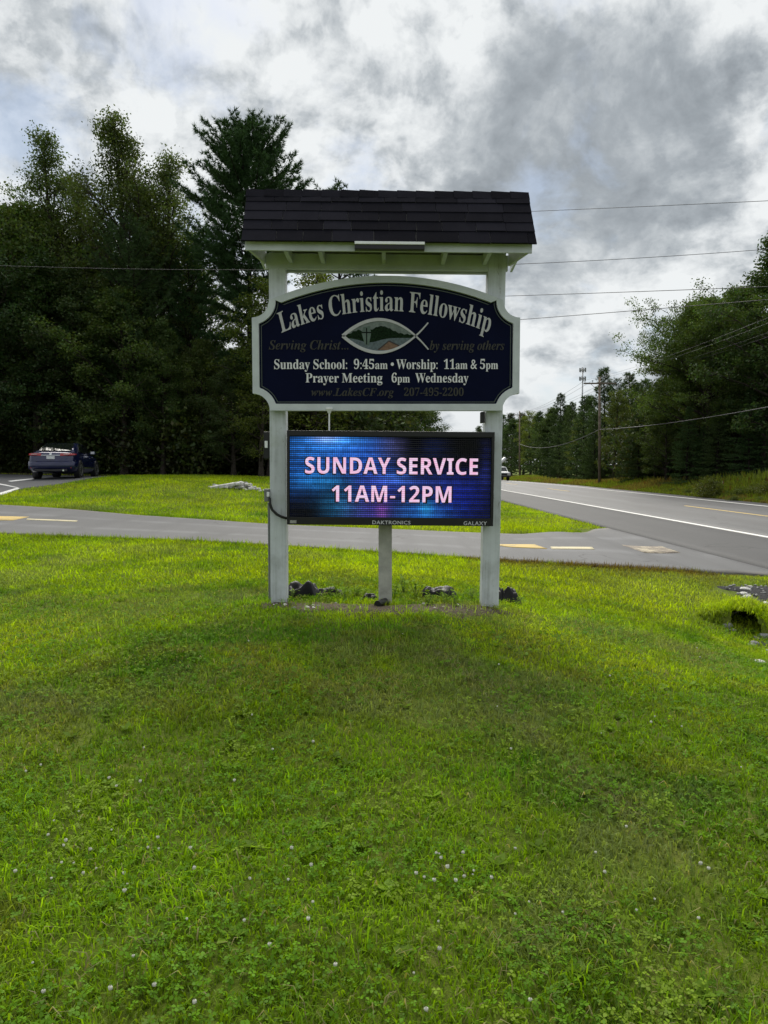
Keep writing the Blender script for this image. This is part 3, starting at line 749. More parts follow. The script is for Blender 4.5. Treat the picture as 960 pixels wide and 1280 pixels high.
in532|317,-14 267,5 250,61 253,88 261,125 275,172 293,228 328,330 334,352 336,367 331,383 317,388 281,376 243,341 203,283 183,246 163,205 145,160 128,110 112,57 98,0 -21,0 63,314 70,338 74,358 76,371 77,378 67,399 36,406 27,406 25,431 86,439 153,449 225,461 173,288 210,342 245,386 278,419 328,451 381,461 437,442 456,386 454,366 449,337 439,299 424,253 394,162 376,106 370,85 374,69 387,64 401,68 416,82 432,104 453,134 475,119 447,79 421,45 396,20 358,-6
io470|143,-14 100,-9 62,5 30,30 5,62 -10,101 -15,146 -9,201 9,257 36,310 72,359 113,400 160,433 210,454 261,461 309,456 349,442 381,419 405,387 419,348 424,302 418,248 402,194 375,140 340,91 298,49 251,15 198,-7|154,20 177,26 199,45 220,74 241,110 259,152 275,196 287,241 298,285 304,325 306,358 294,411 256,429 233,423 211,405 189,377 169,342 150,300 135,256 122,210 112,166 105,124 103,87 116,37
ir388|-21,0 63,314 70,338 74,358 76,371 77,378 67,399 36,406 27,406 25,431 86,439 153,449 225,461 170,281 193,325 215,362 236,393 255,417 274,436 293,450 312,458 331,461 372,444 386,394 382,365 371,343 352,329 328,324 300,332 277,354 272,358 268,359 246,348 220,315 189,260 173,225 157,187 141,145 126,100 112,52 98,0
is376|135,-14 94,-9 42,7 33,10 22,11 4,6 -10,-10 -36,-6 -10,162 19,157 34,81 68,36 121,21 164,35 178,78 176,96 170,115 158,135 141,158 102,206 76,242 58,276 46,308 42,339 51,387 80,426 121,451 172,460 215,456 267,443 272,442 277,441 282,439 286,439 304,444 316,457 342,457 320,305 294,308 274,375 242,416 199,429 177,425 160,415 148,399 144,380 154,344 184,301 201,281 217,262 232,242 246,222 261,197 273,173 281,148 283,122 278,86 264,53 241,25 212,4 176,-9
it275|45,-14 -6,4 -23,58 -23,67 -22,78 -19,91 -16,104 67,407 19,407 19,442 86,475 147,525 200,592 241,592 199,447 278,447 267,407 188,407 114,153 109,132 104,114 101,98 100,84 104,67 115,61 146,81 191,141 214,126 186,84 159,49 132,22 90,-5
iv423|71,-14 71,38 71,112 69,176 68,232 63,297 57,341 38,393 8,408 -2,407 -3,433 144,461 158,439 171,374 178,313 182,247 183,175 183,132 213,166 238,197 259,226 275,251 297,292 304,317 299,336 282,358 266,381 260,403 264,427 277,445 295,457 319,461 343,457 362,443 374,422 378,395 372,353 352,305 321,249 275,186 217,117 145,40 93,-13
iw625|71,-15 71,37 71,110 69,174 68,229 63,294 57,339 38,392 8,408 -2,407 -3,433 144,461 161,432 175,343 185,196 341,461 366,461 397,129 426,163 451,194 471,223 487,249 499,273 508,292 513,307 515,319 509,338 492,358 474,380 468,404 472,427 484,446 503,459 526,463 551,458 570,444 582,422 586,393 561,305 488,187 365,37 321,-13 293,-15 267,266 101,-13
iy419|-44,-209 -75,-205 -99,-192 -114,-172 -119,-148 -115,-125 -102,-107 -83,-95 -61,-91 -39,-95 -12,-109 13,-123 30,-127 42,-124 57,-115 72,-101 87,-84 101,-65 113,-45 120,-26 123,-9 122,11 118,44 112,86 105,134 96,184 86,233 76,279 66,317 57,349 49,373 42,390 36,400 21,410 -1,412 -14,411 -14,438 11,441 34,444 54,448 71,452 101,459 126,461 148,440 167,378 177,330 190,270 199,222 209,170 220,112 267,202 296,269 305,314 298,335 278,354 257,375 250,400 254,425 267,444 287,457 312,461 338,457 357,444 369,422 373,394 369,365 359,326 341,279 319,226 301,188 281,150 260,110 237,70 213,31 188,-7 162,-44 136,-78 110,-110 69,-150 30,-182 -8,-202
s-323|283,267 40,267 40,174 283,174
s1572|262,0 262,413 262,443 264,481 266,555 258,547 245,534 229,519 214,506 132,440 59,531 289,714 413,714 413,0
s2572|40,0 40,105 219,286 253,321 282,352 307,379 335,414 354,447 365,479 369,513 363,551 346,577 318,593 282,598 242,593 202,579 162,556 120,525 38,622 70,648 104,672 141,693 184,710 234,720 293,724 338,721 378,713 414,699 458,669 492,630 512,583 519,531 513,475 496,424 467,375 428,327 396,294 360,258 320,220 228,134 228,127 539,127 539,0
sA690|0,0 252,717 437,717 690,0 527,0 475,170 215,170 163,0|253,297 439,297 386,463 374,506 358,559 351,584 345,606 339,584 332,557 316,501 309,478 304,463
sC637|379,-10 310,-5 249,10 198,36 154,70 119,113 92,164 73,222 62,286 58,356 62,425 75,489 97,547 127,598 165,642 211,677 264,703 325,719 393,724 446,721 500,711 552,695 602,674 553,551 513,569 473,584 432,595 393,598 340,591 295,569 260,533 234,484 219,425 214,355 219,285 233,226 257,179 291,144 336,123 393,116 437,119 481,126 526,138 575,154 575,27 528,10 482,-1 433,-8
sD740|90,0 90,714 314,714 385,710 450,696 509,674 559,643 602,604 637,557 662,501 677,437 682,364 671,253 636,162 580,92 502,41 406,10 292,0|241,125 306,125 428,151 501,229 525,360 519,432 502,490 473,535 433,565 383,584 322,590 241,590
sE560|90,0 90,714 501,714 501,590 241,590 241,433 483,433 483,309 241,309 241,125 501,125 501,0
sI389|32,0 32,86 119,126 119,588 32,628 32,714 357,714 357,628 270,588 270,126 357,86 357,0
sM943|90,0 90,714 296,714 465,168 468,168 647,714 853,714 853,0 712,0 712,338 712,375 714,416 717,500 718,534 719,559 715,559 531,0 392,0 220,560 216,560 218,535 220,500 222,459 224,415 225,371 225,332 225,0
sN813|90,0 90,714 281,714 591,179 594,179 591,229 589,278 588,327 587,376 587,714 723,714 723,0 531,0 220,540 216,540 220,489 223,438 224,387 225,336 225,0
sP628|90,0 90,714 318,714 402,707 469,688 520,655 555,610 576,555 583,491 576,431 557,375 536,341 507,311 471,287 425,269 371,258 306,254 241,254 241,0|241,378 291,378 348,384 393,404 421,437 430,486 417,544 377,578 310,590 241,590
sR660|90,0 90,714 298,714 387,708 459,690 514,661 552,620 575,566 583,500 578,454 565,415 543,381 516,353 484,329 450,311 660,0 492,0 322,274 241,274 241,0|241,397 290,397 354,403 398,422 422,453 430,496 421,540 396,569 351,585 287,590 241,590
sS551|248,-10 175,-5 108,9 46,33 46,174 98,153 152,134 206,120 260,115 308,120 340,137 357,161 363,191 353,227 323,256 278,282 224,308 198,320 170,336 142,354 115,377 90,405 71,437 58,476 54,521 61,580 83,630 119,671 168,700 227,718 296,724 351,721 403,711 454,695 508,674 459,556 413,574 371,587 332,595 291,598 253,593 225,578 208,555 202,526 211,492 236,466 278,441 337,412 388,386 431,359 465,328 490,292 506,250 511,198 503,139 481,88 443,47 390,15 326,-4
sU756|375,-10 288,-2 216,22 159,62 118,116 93,180 85,254 85,714 236,714 236,277 240,224 252,183 272,153 317,126 379,117 443,127 487,156 505,187 516,228 520,278 520,714 671,714 671,252 667,204 657,160 639,119 613,82 581,50 541,25 493,5 438,-6
sV650|242,0 0,714 153,714 287,289 292,273 299,249 314,187 321,157 325,132 329,157 336,187 343,218 351,249 362,289 497,714 650,714 407,0
sY624|237,0 237,273 0,714 164,714 312,420 461,714 624,714 387,278 387,0
rA667|362,686 293,686 0,0 100,0 186,201 476,201 567,0 667,0|326,536 436,289 224,289
rC708|656,635 570,667 493,685 422,691 229,644 97,517 48,331 87,179 207,47 416,-9 513,-1 593,20 663,51 663,158 584,116 504,90 425,81 281,114 184,205 149,340 185,474 281,567 421,601 498,593 575,570 656,530
rD750|76,0 342,0 536,50 660,175 704,341 666,501 547,629 341,682 76,682|174,594 325,594 482,559 573,467 603,341 582,238 499,135 330,88 174,88
rG740|673,336 444,336 444,248 575,248 575,108 528,94 478,85 427,81 283,114 187,205 151,340 186,473 280,566 414,601 496,593 578,571 659,534 659,633 566,668 491,686 416,691 229,644 99,518 50,337 98,158 226,36 413,-9 502,-3 586,15 673,47
rI250|174,682 76,682 76,0 174,0
rK656|285,359 582,682 460,682 173,370 173,682 75,682 75,0 173,0 173,337 520,0 655,0
rL490|172,682 74,682 74,0 480,0 480,88 172,88
rN781|706,682 614,682 614,154 152,682 74,682 74,0 166,0 166,525 622,0 706,0
rO823|45,341 90,168 216,41 409,-9 607,41 734,168 778,341 733,516 606,642 411,691 218,642 91,516|146,341 181,475 275,567 411,601 548,567 642,475 677,341 642,207 548,115 411,81 275,115 181,207
rR604|77,682 77,0 175,0 175,296 216,296 265,287 321,243 397,140 487,0 604,0 565,53 537,94 511,135 462,213 414,276 359,324 421,363 460,419 473,491 446,593 368,659 249,682|175,598 238,598 315,586 358,550 372,495 361,441 320,400 238,384 175,384
rS458|399,643 350,670 299,686 247,691 138,668 66,606 40,509 116,368 259,275 335,165 323,126 287,93 224,79 159,90 98,124 44,178 44,54 102,19 165,-2 235,-9 333,15 401,80 426,176 350,333 207,422 131,522 145,564 183,593 239,603 288,597 342,575 399,532
rT604|587,682 17,682 17,594 253,594 253,0 351,0 351,594 587,594
rX708|687,682 569,682 356,422 142,682 23,682 296,353 2,0 121,0 356,282 588,0 706,0 415,353
rY604|301,447 118,682 0,682 253,361 253,0 351,0 351,360 604,682 486,682"""
for _l in _G.split('\n'):
    _q = _l[2:].split('|')
    GLYPHS[_l[:2]] = (int(_q[0]), [[tuple(int(w) for w in p.split(',')) for p in s.split(' ')] for s in _q[1:]])


def letters(name, segs, mat, parent, warp, thick=0.003, off=0.0, track=0):
    """segs: list of (text, style, scale); warp(u, v) -> (x, y, z) with u from 0 to 1 along the line, v in cap heights"""
    polys = []
    pen = 0.0
    for text, st, s in segs:
        for ch in text:
            if ch == ' ':
                pen += 250 * s
                continue
            adv, gl = GLYPHS[st + ch]
            for poly in gl:
                polys.append([(pen + x * s, y * s) for x, y in poly])
            pen += (adv + track) * s
    x0 = min(x for p in polys for x, y in p); x1 = max(x for p in polys for x, y in p)
    cu = bpy.data.curves.new(name, 'CURVE')
    cu.dimensions = '2D'
    cu.fill_mode = 'BOTH'
    cu.offset = off
    for p in polys:
        sp = cu.splines.new('POLY')
        sp.points.add(len(p) - 1)
        for q, (x, y) in zip(sp.points, p):
            q.co = (x / 1000, y / 1000, 0, 1)
        sp.use_cyclic_u = True
    o = bpy.data.objects.new(name, cu)
    COL.objects.link(o)
    dg = bpy.context.evaluated_depsgraph_get()
    me = bpy.data.meshes.new_from_object(o.evaluated_get(dg))
    bpy.data.objects.remove(o); bpy.data.curves.remove(cu)
    n = len(me.vertices)
    V = np.zeros(n * 3, np.float32); me.vertices.foreach_get('co', V); V = V.reshape(-1, 3)
    W = np.array([warp((x * 1000 - x0) / (x1 - x0), y * 1000 / 676.0) for x, y, z in V], float)
    F = [tuple(p.vertices) for p in me.polygons]
    bpy.data.meshes.remove(me)
    # front faces plus rim
    from collections import Counter
    ed = Counter()
    for f in F:
        for i in range(len(f)):
            a, b = f[i], f[(i + 1) % len(f)]
            ed[(a, b)] += 1
    rim = [(a, b) for (a, b) in ed if (b, a) not in ed]
    b = MB()
    b.v = [tuple(w) for w in W] + [(w[0], w[1] + thick, w[2]) for w in W]
    b.f = list(F) + [(bb, a, a + n, bb + n) for a, bb in rim]
    return b.build(name, mat, parent)


# ------------------------------------------------------------------ the church sign
def white_wood():
    m, N, out = new_mat('white_painted_wood')
    g = N.add('ShaderNodeTexCoord').outputs['Object']
    n1 = N.noise(g, 3.0, 6, 0.65)
    n2 = N.noise(N.v('MULTIPLY', g, (30, 30, 1.5)), 1.0, 4, 0.6)
    f = N.m('ADD', N.m('MULTIPLY', n1, 0.6), N.m('MULTIPLY', n2, 0.4))
    c = N.ramp(f, [(0.34, (0.33, 0.35, 0.35)), (0.5, (0.52, 0.555, 0.58)), (0.66, (0.62, 0.66, 0.69))])
    # grime splashed up from the soil
    z = N.add('ShaderNodeSeparateXYZ'); N.put(z.inputs[0], g)
    low = N.m('ADD', z.outputs[2], N.m('MULTIPLY', N.m('SUBTRACT', N.noise(g, 14, 5, 0.7), 0.5), 0.32))
    c = N.mix(N.smooth(low, -0.02, 0.20, 0.75, 0.0), c, (0.13, 0.14, 0.07))
    # paint worn through to grey wood in flecks, faint green algae
    c = N.mix(N.smooth(N.noise(N.v('MULTIPLY', g, (40, 40, 9)), 1.0, 5, 0.7), 0.63, 0.68, 0.0, 0.75), c, (0.20, 0.19, 0.165))
    c = N.mix(N.smooth(N.noise(g, 2.2, 5, 0.6), 0.52, 0.68, 0.0, 0.35), c, (0.30, 0.34, 0.24))
    p = principled(N, out, c, 0.62, 0, 0.3)
    bump(N, p, n2, 0.25, 0.01)
    return m


M_WOOD = white_wood()
M_TRIM = simple('cream_trim_paint', (0.50, 0.54, 0.555), 0.6, 0.10, 5, spec=0.3)
M_SOFFIT = simple('soffit_board', (0.30, 0.30, 0.26), 0.8, 0.15, 4, spec=0.2)
M_NAVY = simple('navy_sign_paint', (0.0028, 0.0045, 0.021), 0.6, 0.12, 3, spec=0.05)
M_PIN = simple('dark_green_pinstripe', (0.05, 0.07, 0.06), 0.5, 0.05)
M_LETTER = simple('white_letter_paint', (0.68, 0.68, 0.70), 0.55, 0.05, 12, spec=0.3)
M_LETTER2 = simple('silver_letter_paint', (0.46, 0.46, 0.475), 0.5, 0.06, 12, spec=0.3)
M_GOLD = simple('dull_gold_leaf', (0.036, 0.035, 0.029), 0.5, 0.25, 40, spec=0.3)
M_BLACK = simple('black_cabinet_paint', (0.008, 0.008, 0.009), 0.4, 0.1, spec=0.35)
M_RUBBER = simple('black_rubber', (0.012, 0.012, 0.012), 0.6, 0.2)
M_GREYBOX = simple('grey_plastic', (0.16, 0.17, 0.17), 0.55, 0.15)
M_STEEL = simple('galvanised_steel', (0.35, 0.36, 0.37), 0.45, 0.2, 12, metal=0.8)
M_WHITE = simple('white_plastic', (0.78, 0.79, 0.80), 0.4, 0.05)
M_POST2 = simple('weathered_post', (0.40, 0.40, 0.36), 0.75, 0.25, 6, spec=0.2, bmp=0.2)


def sh_mat():
    m, N, out = new_mat('charcoal_shingles')
    at = N.add('ShaderNodeAttribute', attribute_name='col').outputs['Color']
    g = N.add('ShaderNodeNewGeometry').outputs['Position']
    n = N.noise(g, 160, 3, 0.7)
    n2 = N.noise(g, 5, 4, 0.6)
    c = N.mix(1.0, at, N.ramp(N.m('ADD', N.m('MULTIPLY', n, .6), N.m('MULTIPLY', n2, .4)), [(0.3, (0.6, 0.6, 0.62)), (0.7, (1.3, 1.28, 1.3))]), 'MULTIPLY')
    p = principled(N, out, c, 1.0, 0, 0.02)
    bump(N, p, n, 0.6, 0.004)
    return m


M_SHINGLE = sh_mat()

SY = 6.85                      # depth of the posts
SG = empty('church_sign', (0.0, SY, h1(0, SY)), 0, 'white post church sign with shingled roof, navy name board and lit message screen', 'sign')
SX, SYY, SZ = SG.location


def sp(px, py, Y):
    q = pt(px, py, Y)
    return (q[0] - SX, q[1] - SYY, q[2] - SZ)


def sign():
    # --- posts (6x6, slightly out of plumb), tops carried up to the roof beam
    for (bx, by, tx, ty, w) in ((349.5, 752, 347.5, 318, .148), (611, 759, 620.0, 318, .158)):
        b0 = np.array(sp(bx, by, SY)); t0 = np.array(sp(tx, ty, SY))
        bm_ = MB().box((-w / 2, -w / 2, 0), (w / 2, w / 2, 1), 0.0)
        h = t0[2] - b0[2] + .10
        v = []
        import bmesh
        m = MB().box((-w / 2, -w / 2, 0), (w / 2, w / 2, h), 0.006)
        m.v = [(x, y, z) for x, y, z in m.v]
        o = m.build('post', M_WOOD, SG)
        o.location = (b0[0], 0, b0[2] - .10)
        o.rotation_euler = (0, atan2(t0[0] - b0[0], t0[2] - b0[2]), 0)
    # middle post that carries the screen, set a little behind
    c0 = np.array(sp(481.5, 757, SY)); c1 = np.array(sp(481, 560, SY))
    m = MB().box((-.062, -.02, 0), (.062, .10, c1[2] - c0[2] + .1), 0.005)
    o = m.build('center_post', M_POST2, SG)
    o.location = (c0[0], 0, c0[2] - .1)

    # --- name board
    YB = 6.70
    A = lambda px, py: np.array(sp(px, py, YB))
    pxm = YB / FPX
    L, R = A(316, 450)[0], A(649, 450)[0]
    zl, zn = A(0, 376)[2], A(0, 513.5)[2]
    zt = A(0, 345.5)[2]
    cx = (L + R) / 2
    rn = 21 * pxm
    def outline(i):
        """board outline inset by i; always the same number of points"""
        pts = []
        l, r = L + i, R - i
        zb = zn + i
        rr = rn + i
        # bottom right notch, centre at the corner
        nq = 10
        for k in range(nq + 1):            # bottom right
            a = radians(180 - 90 * k / nq)
            pts.append((R + rr * cos(a), zn + rr * sin(a)))
        for k in range(nq + 1):            # upper right
            a = radians(270 - 90 * k / nq)
            pts.append((R + rr * cos(a), zl + rr * sin(a)))
        # arch from right to left
        xa = R - rn; s = zt - zl; c = xa - cx
        rad = (c * c + s * s) / (2 * s)
        zc = zt - rad
        ri = rad - i
        xe = R - rr
        for k in range(1, 40):
            x = xe + (2 * cx - 2 * xe) * k / 40
            pts.append((x, zc + sqrt(ri * ri - (x - cx) ** 2)))
        for k in range(nq + 1):            # upper left
            a = radians(0 - 90 * k / nq)
            pts.append((L + rr * cos(a), zl + rr * sin(a)))
        for k in range(nq + 1):            # bottom left
            a = radians(90 - 90 * k / nq)
            pts.append((L + rr * cos(a), zn + rr * sin(a)))
        # flatten where notch arcs meet straight sides
        return [(min(max(x, l), r), max(z, zb)) for x, z in pts]
    y0 = YB - SYY
    tilt = radians(-0.25)
    board = MB()
    O0 = outline(.004)
    board.prism(O0, 'y', y0 + .004, y0 + .05)
    bo = board.build('name_board', M_NAVY, SG)
    def ring(name, i0, i1, ya, yb, mat):
        a, b = outline(i0), outline(i1)
        n = len(a)
        v = [(x, ya, z) for x, z in a] + [(x, ya, z) for x, z in b] + [(x, yb, z) for x, z in a] + [(x, yb, z) for x, z in b]
        f = []
        for k in range(n):
            j = (k + 1) % n
            f += [(k, j, n + j, n + k), (2 * n + k, 3 * n + k, 3 * n + j, 2 * n + j), (k, 2 * n + k, 2 * n + j, j), (n + k, n + j, 3 * n + j, 3 * n + k)]
        return MB().add(v, f).build(name, mat, bo)
    ring('border_trim', 0, 8.3 * pxm, y0 - .028, y0 + .052, M_TRIM)
    ring('pinstripe', 10.4 * pxm, 11.3 * pxm, y0 + .0005, y0 + .008, M_PIN)
    yl = y0 - .0012
    # headline on an arch
    xa, za = A(352, 417)[0], A(352, 417)[2]
    xb = A(611, 415)[0]
    zc = A(480, 388.5)[2]
    half = (xb - xa) / 2
    mid = (xa + xb) / 2
    sag = zc - (za + A(611, 415)[2]) / 2
    rad = (half * half + sag * sag) / (2 * sag)
    amax = math.asin(half / rad)
    cap = 24.3 * pxm
    def arch(u, v):
        a = -amax + 2 * amax * u
        bx, bz = mid + rad * sin(a), zc - rad + rad * cos(a)
        t = a * .60
        return (bx + v * cap * sin(t), yl, bz + v * cap * cos(t))
    letters('headline_lettering', [('Lakes Christian Fellowship', 'b', 1)], M_LETTER2, bo, arch, .004)
    def line(px0, px1, py, caph, dy=0.0):
        p0, p1 = A(px0, py), A(px1, py + dy)
        return lambda u, v: (p0[0] + (p1[0] - p0[0]) * u, yl, p0[2] + (p1[2] - p0[2]) * u + v * caph * pxm)
    letters('gold_lettering', [('Serving Christ...', 'i', 1)], M_GOLD, bo, line(336, 435.5, 436.8, 11))
    letters('gold_lettering', [('by serving others', 'i', 1)], M_GOLD, bo, line(537, 630.5, 437.3, 11))
    letters('hours_lettering', [('Sunday School:  9:45', 'b', 1), ('am', 'b', .86)], M_LETTER, bo, line(342.8, 484.5, 461.2, 11.6))
    letters('bullet', [('•', 'b', 1)], M_LETTER, bo, line(488.4, 492.4, 461.2, 11.6))
    letters('hours_lettering', [('Worship:  11', 'b', 1), ('am', 'b', .86), (' & 5', 'b', 1), ('pm', 'b', .86)], M_LETTER, bo, line(495.3, 622.5, 461.2, 11.6))
    letters('hours_lettering', [('Prayer Meeting', 'b', 1)], M_LETTER, bo, line(382, 478, 478.0, 11.2))
    letters('hours_lettering', [('6', 'b', 1), ('pm', 'b', .86), ('  Wednesday', 'b', 1)], M_LETTER, bo, line(489.5, 585.5, 478.0, 11.2))
    letters('web_lettering', [('www.LakesCF.org', 'i', 1)], M_GOLD, bo, line(389, 492.5, 494.8, 9.6))
    letters('phone_lettering', [('207-495-2200', 'i', 1)], M_GOLD, bo, line(505, 579.5, 494.8, 9.6))

    # --- fish emblem with a small painted scene
    f0, fx, ft = 428.5, 519.5, 535.5
    def up(px):
        u = (px - f0) / (fx - f0)
        return 420 - 20.5 * 4 * u * (1 - u) * (1 + .0 * u)
    def lo(px):
        u = (px - f0) / (fx - f0)
        return 420 + 20.5 * 4 * u * (1 - u)
    E_ = lambda px, py, dy=0.0: (A(px, py)[0], yl + dy, A(px, py)[2])
    def strip_between(name, fa, fb, x0, x1, mat, dy, par, n=40):
        v = []; f = []
        for k in range(n + 1):
            x = x0 + (x1 - x0) * k / n
            a, b = fa(x), fb(x)
            v += [E_(x, a, dy), E_(x, max(a, b), dy), ]
        m_ = len(v)
        v += [(q[0], q[1] + .002, q[2]) for q in v]
        for k in range(n):
            f.append((2 * k, 2 * k + 1, 2 * k + 3, 2 * k + 2))
        return MB().add(v[:m_], f).build(name, mat, par)
    # body outline strokes: thick at the top, thin at the tail
    def stroke(name, fn, x0, x1, wfn, mat):
        xs = np.linspace(x0, x1, 48)
        P = [np.array([x, fn(x)]) for x in xs]
        v = []
        for k, p in enumerate(P):
            t = P[min(k + 1, 47)] - P[max(k - 1, 0)]
            nn = np.array([-t[1], t[0]]) / np.linalg.norm(t)
            w = wfn((xs[k] - x0) / (x1 - x0))
            a, b = p + nn * w, p - nn * w
            v += [E_(*a, -.005), E_(*b, -.005), E_(*a, .002), E_(*b, .002)]
        f = []
        for k in range(47):
            i, j = 4 * k, 4 * k + 4
            f += [(i, i + 1, j + 1, j), (i, j, j + 2, i + 2), (i + 1, i + 3, j + 3, j + 1)]
        return MB().add(v, f).build(name, mat, bo)
    wf = lambda u: 2.05 * (1 - .62 * max(0, (u - .35) / .65))
    stroke('fish_outline', up, f0, ft, wf, M_LETTER2)
    stroke('fish_outline', lo, f0, ft - .3, wf, M_LETTER2)
    art = [simple('emblem_sky', (0.17, 0.20, 0.19), .8, .2, 30, spec=.05), simple('emblem_trees', (0.010, 0.022, 0.010), .8, .5, 60, spec=.05), simple('emblem_lake', (0.12, 0.15, 0.165), .8, .25, 40, spec=.05),
           simple('emblem_roof', (0.19, 0.12, 0.085), .8, .15, 40, spec=.05), simple('emblem_roof_edge', (0.03, 0.018, 0.015), .6), simple('emblem_cross', (0.008, 0.01, 0.009), .8, spec=.05), simple('emblem_halo', (0.11, 0.15, 0.13), .8, .2, spec=.05)]
    a0, a1 = f0 + 1.5, fx - 1
    pic = strip_between('emblem_picture', lambda x: up(x), lambda x: lo(x), a0, a1, art[0], .0005, bo)
    top = lambda x: 419 - 11 * exp(-((x - 477) / 17) ** 2) - 5 * exp(-((x - 447) / 9) ** 2) - 2.0 * (.5 + .5 * sin(x * 1.9)) * (.6 + .4 * sin(x * .83))
    wat = lambda x: 422.5 + 5.5 * exp(-((x - 462) / 16) ** 2)
    cl = lambda g: (lambda x: min(max(g(x), up(x)), lo(x)))
    strip_between('emblem_trees', cl(top), cl(wat), a0, a1, art[1], -.0004, pic)
    strip_between('emblem_lake', cl(wat), lambda x: lo(x), a0, a1, art[2], -.0006, pic)
    def flat(name, pts, mat, dy):
        n = len(pts)
        MB().add([E_(x, y, dy) for x, y in pts], [tuple(range(n))]).build(name, mat, pic)
    flat('emblem_cross_halo', [(454, 409), (462, 407.5), (464, 416), (461, 432), (456, 430.5), (452, 416)], art[6], -.0008)
    flat('emblem_cross', [(457.6, 410), (459.0, 410), (459.0, 431), (457.6, 430.4)], art[5], -.0014)
    flat('emblem_cross', [(452.2, 415.0), (464.4, 415.0), (464.4, 416.5), (452.2, 416.5)], art[5], -.0016)
    flat('emblem_roof', [(472, 437.5), (486, 426.6), (498.5, 432.5), (492, 435.4), (484, 437.8)], art[3], -.0018)
    flat('emblem_roof_edge', [(471.5, 437.2), (486, 425.6), (486, 427.2), (474, 437.6)], art[4], -.0022)
    flat('emblem_roof_edge', [(486, 425.6), (499.5, 431.6), (498.4, 433.0), (486, 427.2)], art[4], -.0022)

    # --- message screen
    YD = 6.60
    D = lambda px, py: np.array(sp(px, py, YD))
    dm = YD / FPX
    yd = YD - SYY
    c = D(488, 598)
    disp = empty('display_cabinet'); disp.parent = SG
    disp.location = (c[0], yd, c[2])
    disp.rotation_euler = (0, radians(.5), radians(0.0))
    w2, h2 = 129.0 * dm, 58.6 * dm
    MB().box((-w2, .012, -h2), (w2, .19, h2), .004).build('cabinet_case', M_BLACK, disp)
    fr = MB()
    bz = 3.3 * dm; bt = 6.6 * dm; bb = 9.6 * dm
    fr.box((-w2, -.02, -h2), (-w2 + bz, .010, h2), .003)
    fr.box((w2 - bz, -.02, -h2), (w2, .010, h2), .003)
    fr.box((-w2 + bz, -.02, h2 - bt), (w2 - bz, .010, h2), .003)
    fr.box((-w2 + bz, -.02, -h2), (w2 - bz, .010, -h2 + bb), .003)
    fr.build('screen_bezel', M_BLACK, disp)
    # lamps of the screen: one small face each, colours of the picture it shows
    nx, nz = 108, 40
    X0, X1, Z0, Z1 = -w2 + bz + .002, w2 - bz - .002, -h2 + bb + .002, h2 - bt - .002
    u = (np.arange(nx) + .5) / nx; v = (np.arange(nz) + .5) / nz
    U, Vv = np.meshgrid(u, v, indexing='ij')
    r = np.random.default_rng(3)
    g = lambda cx, cy, sx, sy: np.exp(-((U - cx) / sx) ** 2 - ((Vv - cy) / sy) ** 2)
    C = np.zeros((nx, nz, 3)) + np.array([.004, .006, .022])
    def addc(col, w): C[:] += w[..., None] * np.array(col)
    addc((.02, .20, .75), g(.13, .92, .16, .22)); addc((.05, .30, .75), g(.24, .97, .12, .10)); addc((.45, .40, .45), g(.18, 1.0, .06, .06))
    addc((.02, .12, .62), g(.34, .80, .14, .25)); addc((.01, .10, .42), g(.06, .52, .14, .22)); addc((.01, .16, .35), g(.15, .45, .12, .10))
    addc((.03, .05, .40), g(.44, .42, .10, .16)); addc((.01, .14, .28), g(.24, .16, .10, .16)); addc((.05, .04, .28), g(.40, .10, .12, .18))
    addc((.14, .02, .07), g(.46, .08, .03, .10)); addc((.02, .16, .60), g(.66, .07, .12, .13)); addc((.01, .25, .40), g(.68, .12, .03, .08))
    addc((.004, .014, .26), g(.84, .28, .12, .26)); addc((.01, .025, .14), g(.72, .86, .09, .14)); addc((.06, .05, .10), g(.52, .88, .08, .14))
    addc((.02, .03, .22), g(.97, .70, .025, .25)); addc((.03, .12, .40), g(.52, .50, .08, .08)); addc((.02, .05, .30), g(.60, .45, .20, .10))
    dk = 1 - .85 * g(.08, .05, .12, .18) - .9 * g(.62, .98, .06, .28) - .95 * g(.86, .92, .13, .34) - .35 * g(.20, .28, .20, .07) - .5 * g(.66, .52, .10, .05)
    dk = dk * (1 - .62 * np.clip((U - .50) / .12, 0, 1) * np.clip((Vv - .50) / .2, 0, 1))
    C *= np.clip(dk, .04, 1)[..., None]
    # blocky mottle, as compressed video shows
    bl = np.repeat(np.repeat(r.uniform(.8, 1.15, (nx // 4, nz // 4)), 4, 0), 4, 1)
    C *= (bl * r.uniform(.85, 1.15, (nx, nz)))[..., None]
    C *= (1 + .45 * np.sin(np.arange(nz) * 1.9))[None, :, None]
    px, pz = (X1 - X0) / nx, (Z1 - Z0) / nz
    gx, gz = .84, .66
    bx = X0 + np.arange(nx) * px; bzz = Z0 + np.arange(nz) * pz
    BX, BZ = np.meshgrid(bx, bzz, indexing='ij')
    yy = np.full_like(BX, -.002)
    q = np.stack([np.stack([BX, yy, BZ], -1), np.stack([BX + px * gx, yy, BZ], -1), np.stack([BX + px * gx, yy, BZ + pz * gz], -1), np.stack([BX, yy, BZ + pz * gz], -1)], 2).reshape(-1, 3)
    F = np.arange(nx * nz * 4).reshape(-1, 4)
    me = fast_mesh('screen', q, [F], np.repeat(C.reshape(-1, 3), 4, 0))
    m, N, out = new_mat('screen_light')
    e = N.add('ShaderNodeEmission')
    N.put(e.inputs[0], N.add('ShaderNodeAttribute', attribute_name='col').outputs['Color']); e.inputs[1].default_value = 0.52
    N.nt.links.new(e.outputs[0], out.inputs[0])
    link('screen', me, m, disp)
    MB().box((X0 - .001, .001, Z0 - .001), (X1 + .001, .011, Z1 + .001)).build('screen_back', simple('screen_louvre', (0.004, 0.004, 0.006), .6), disp)
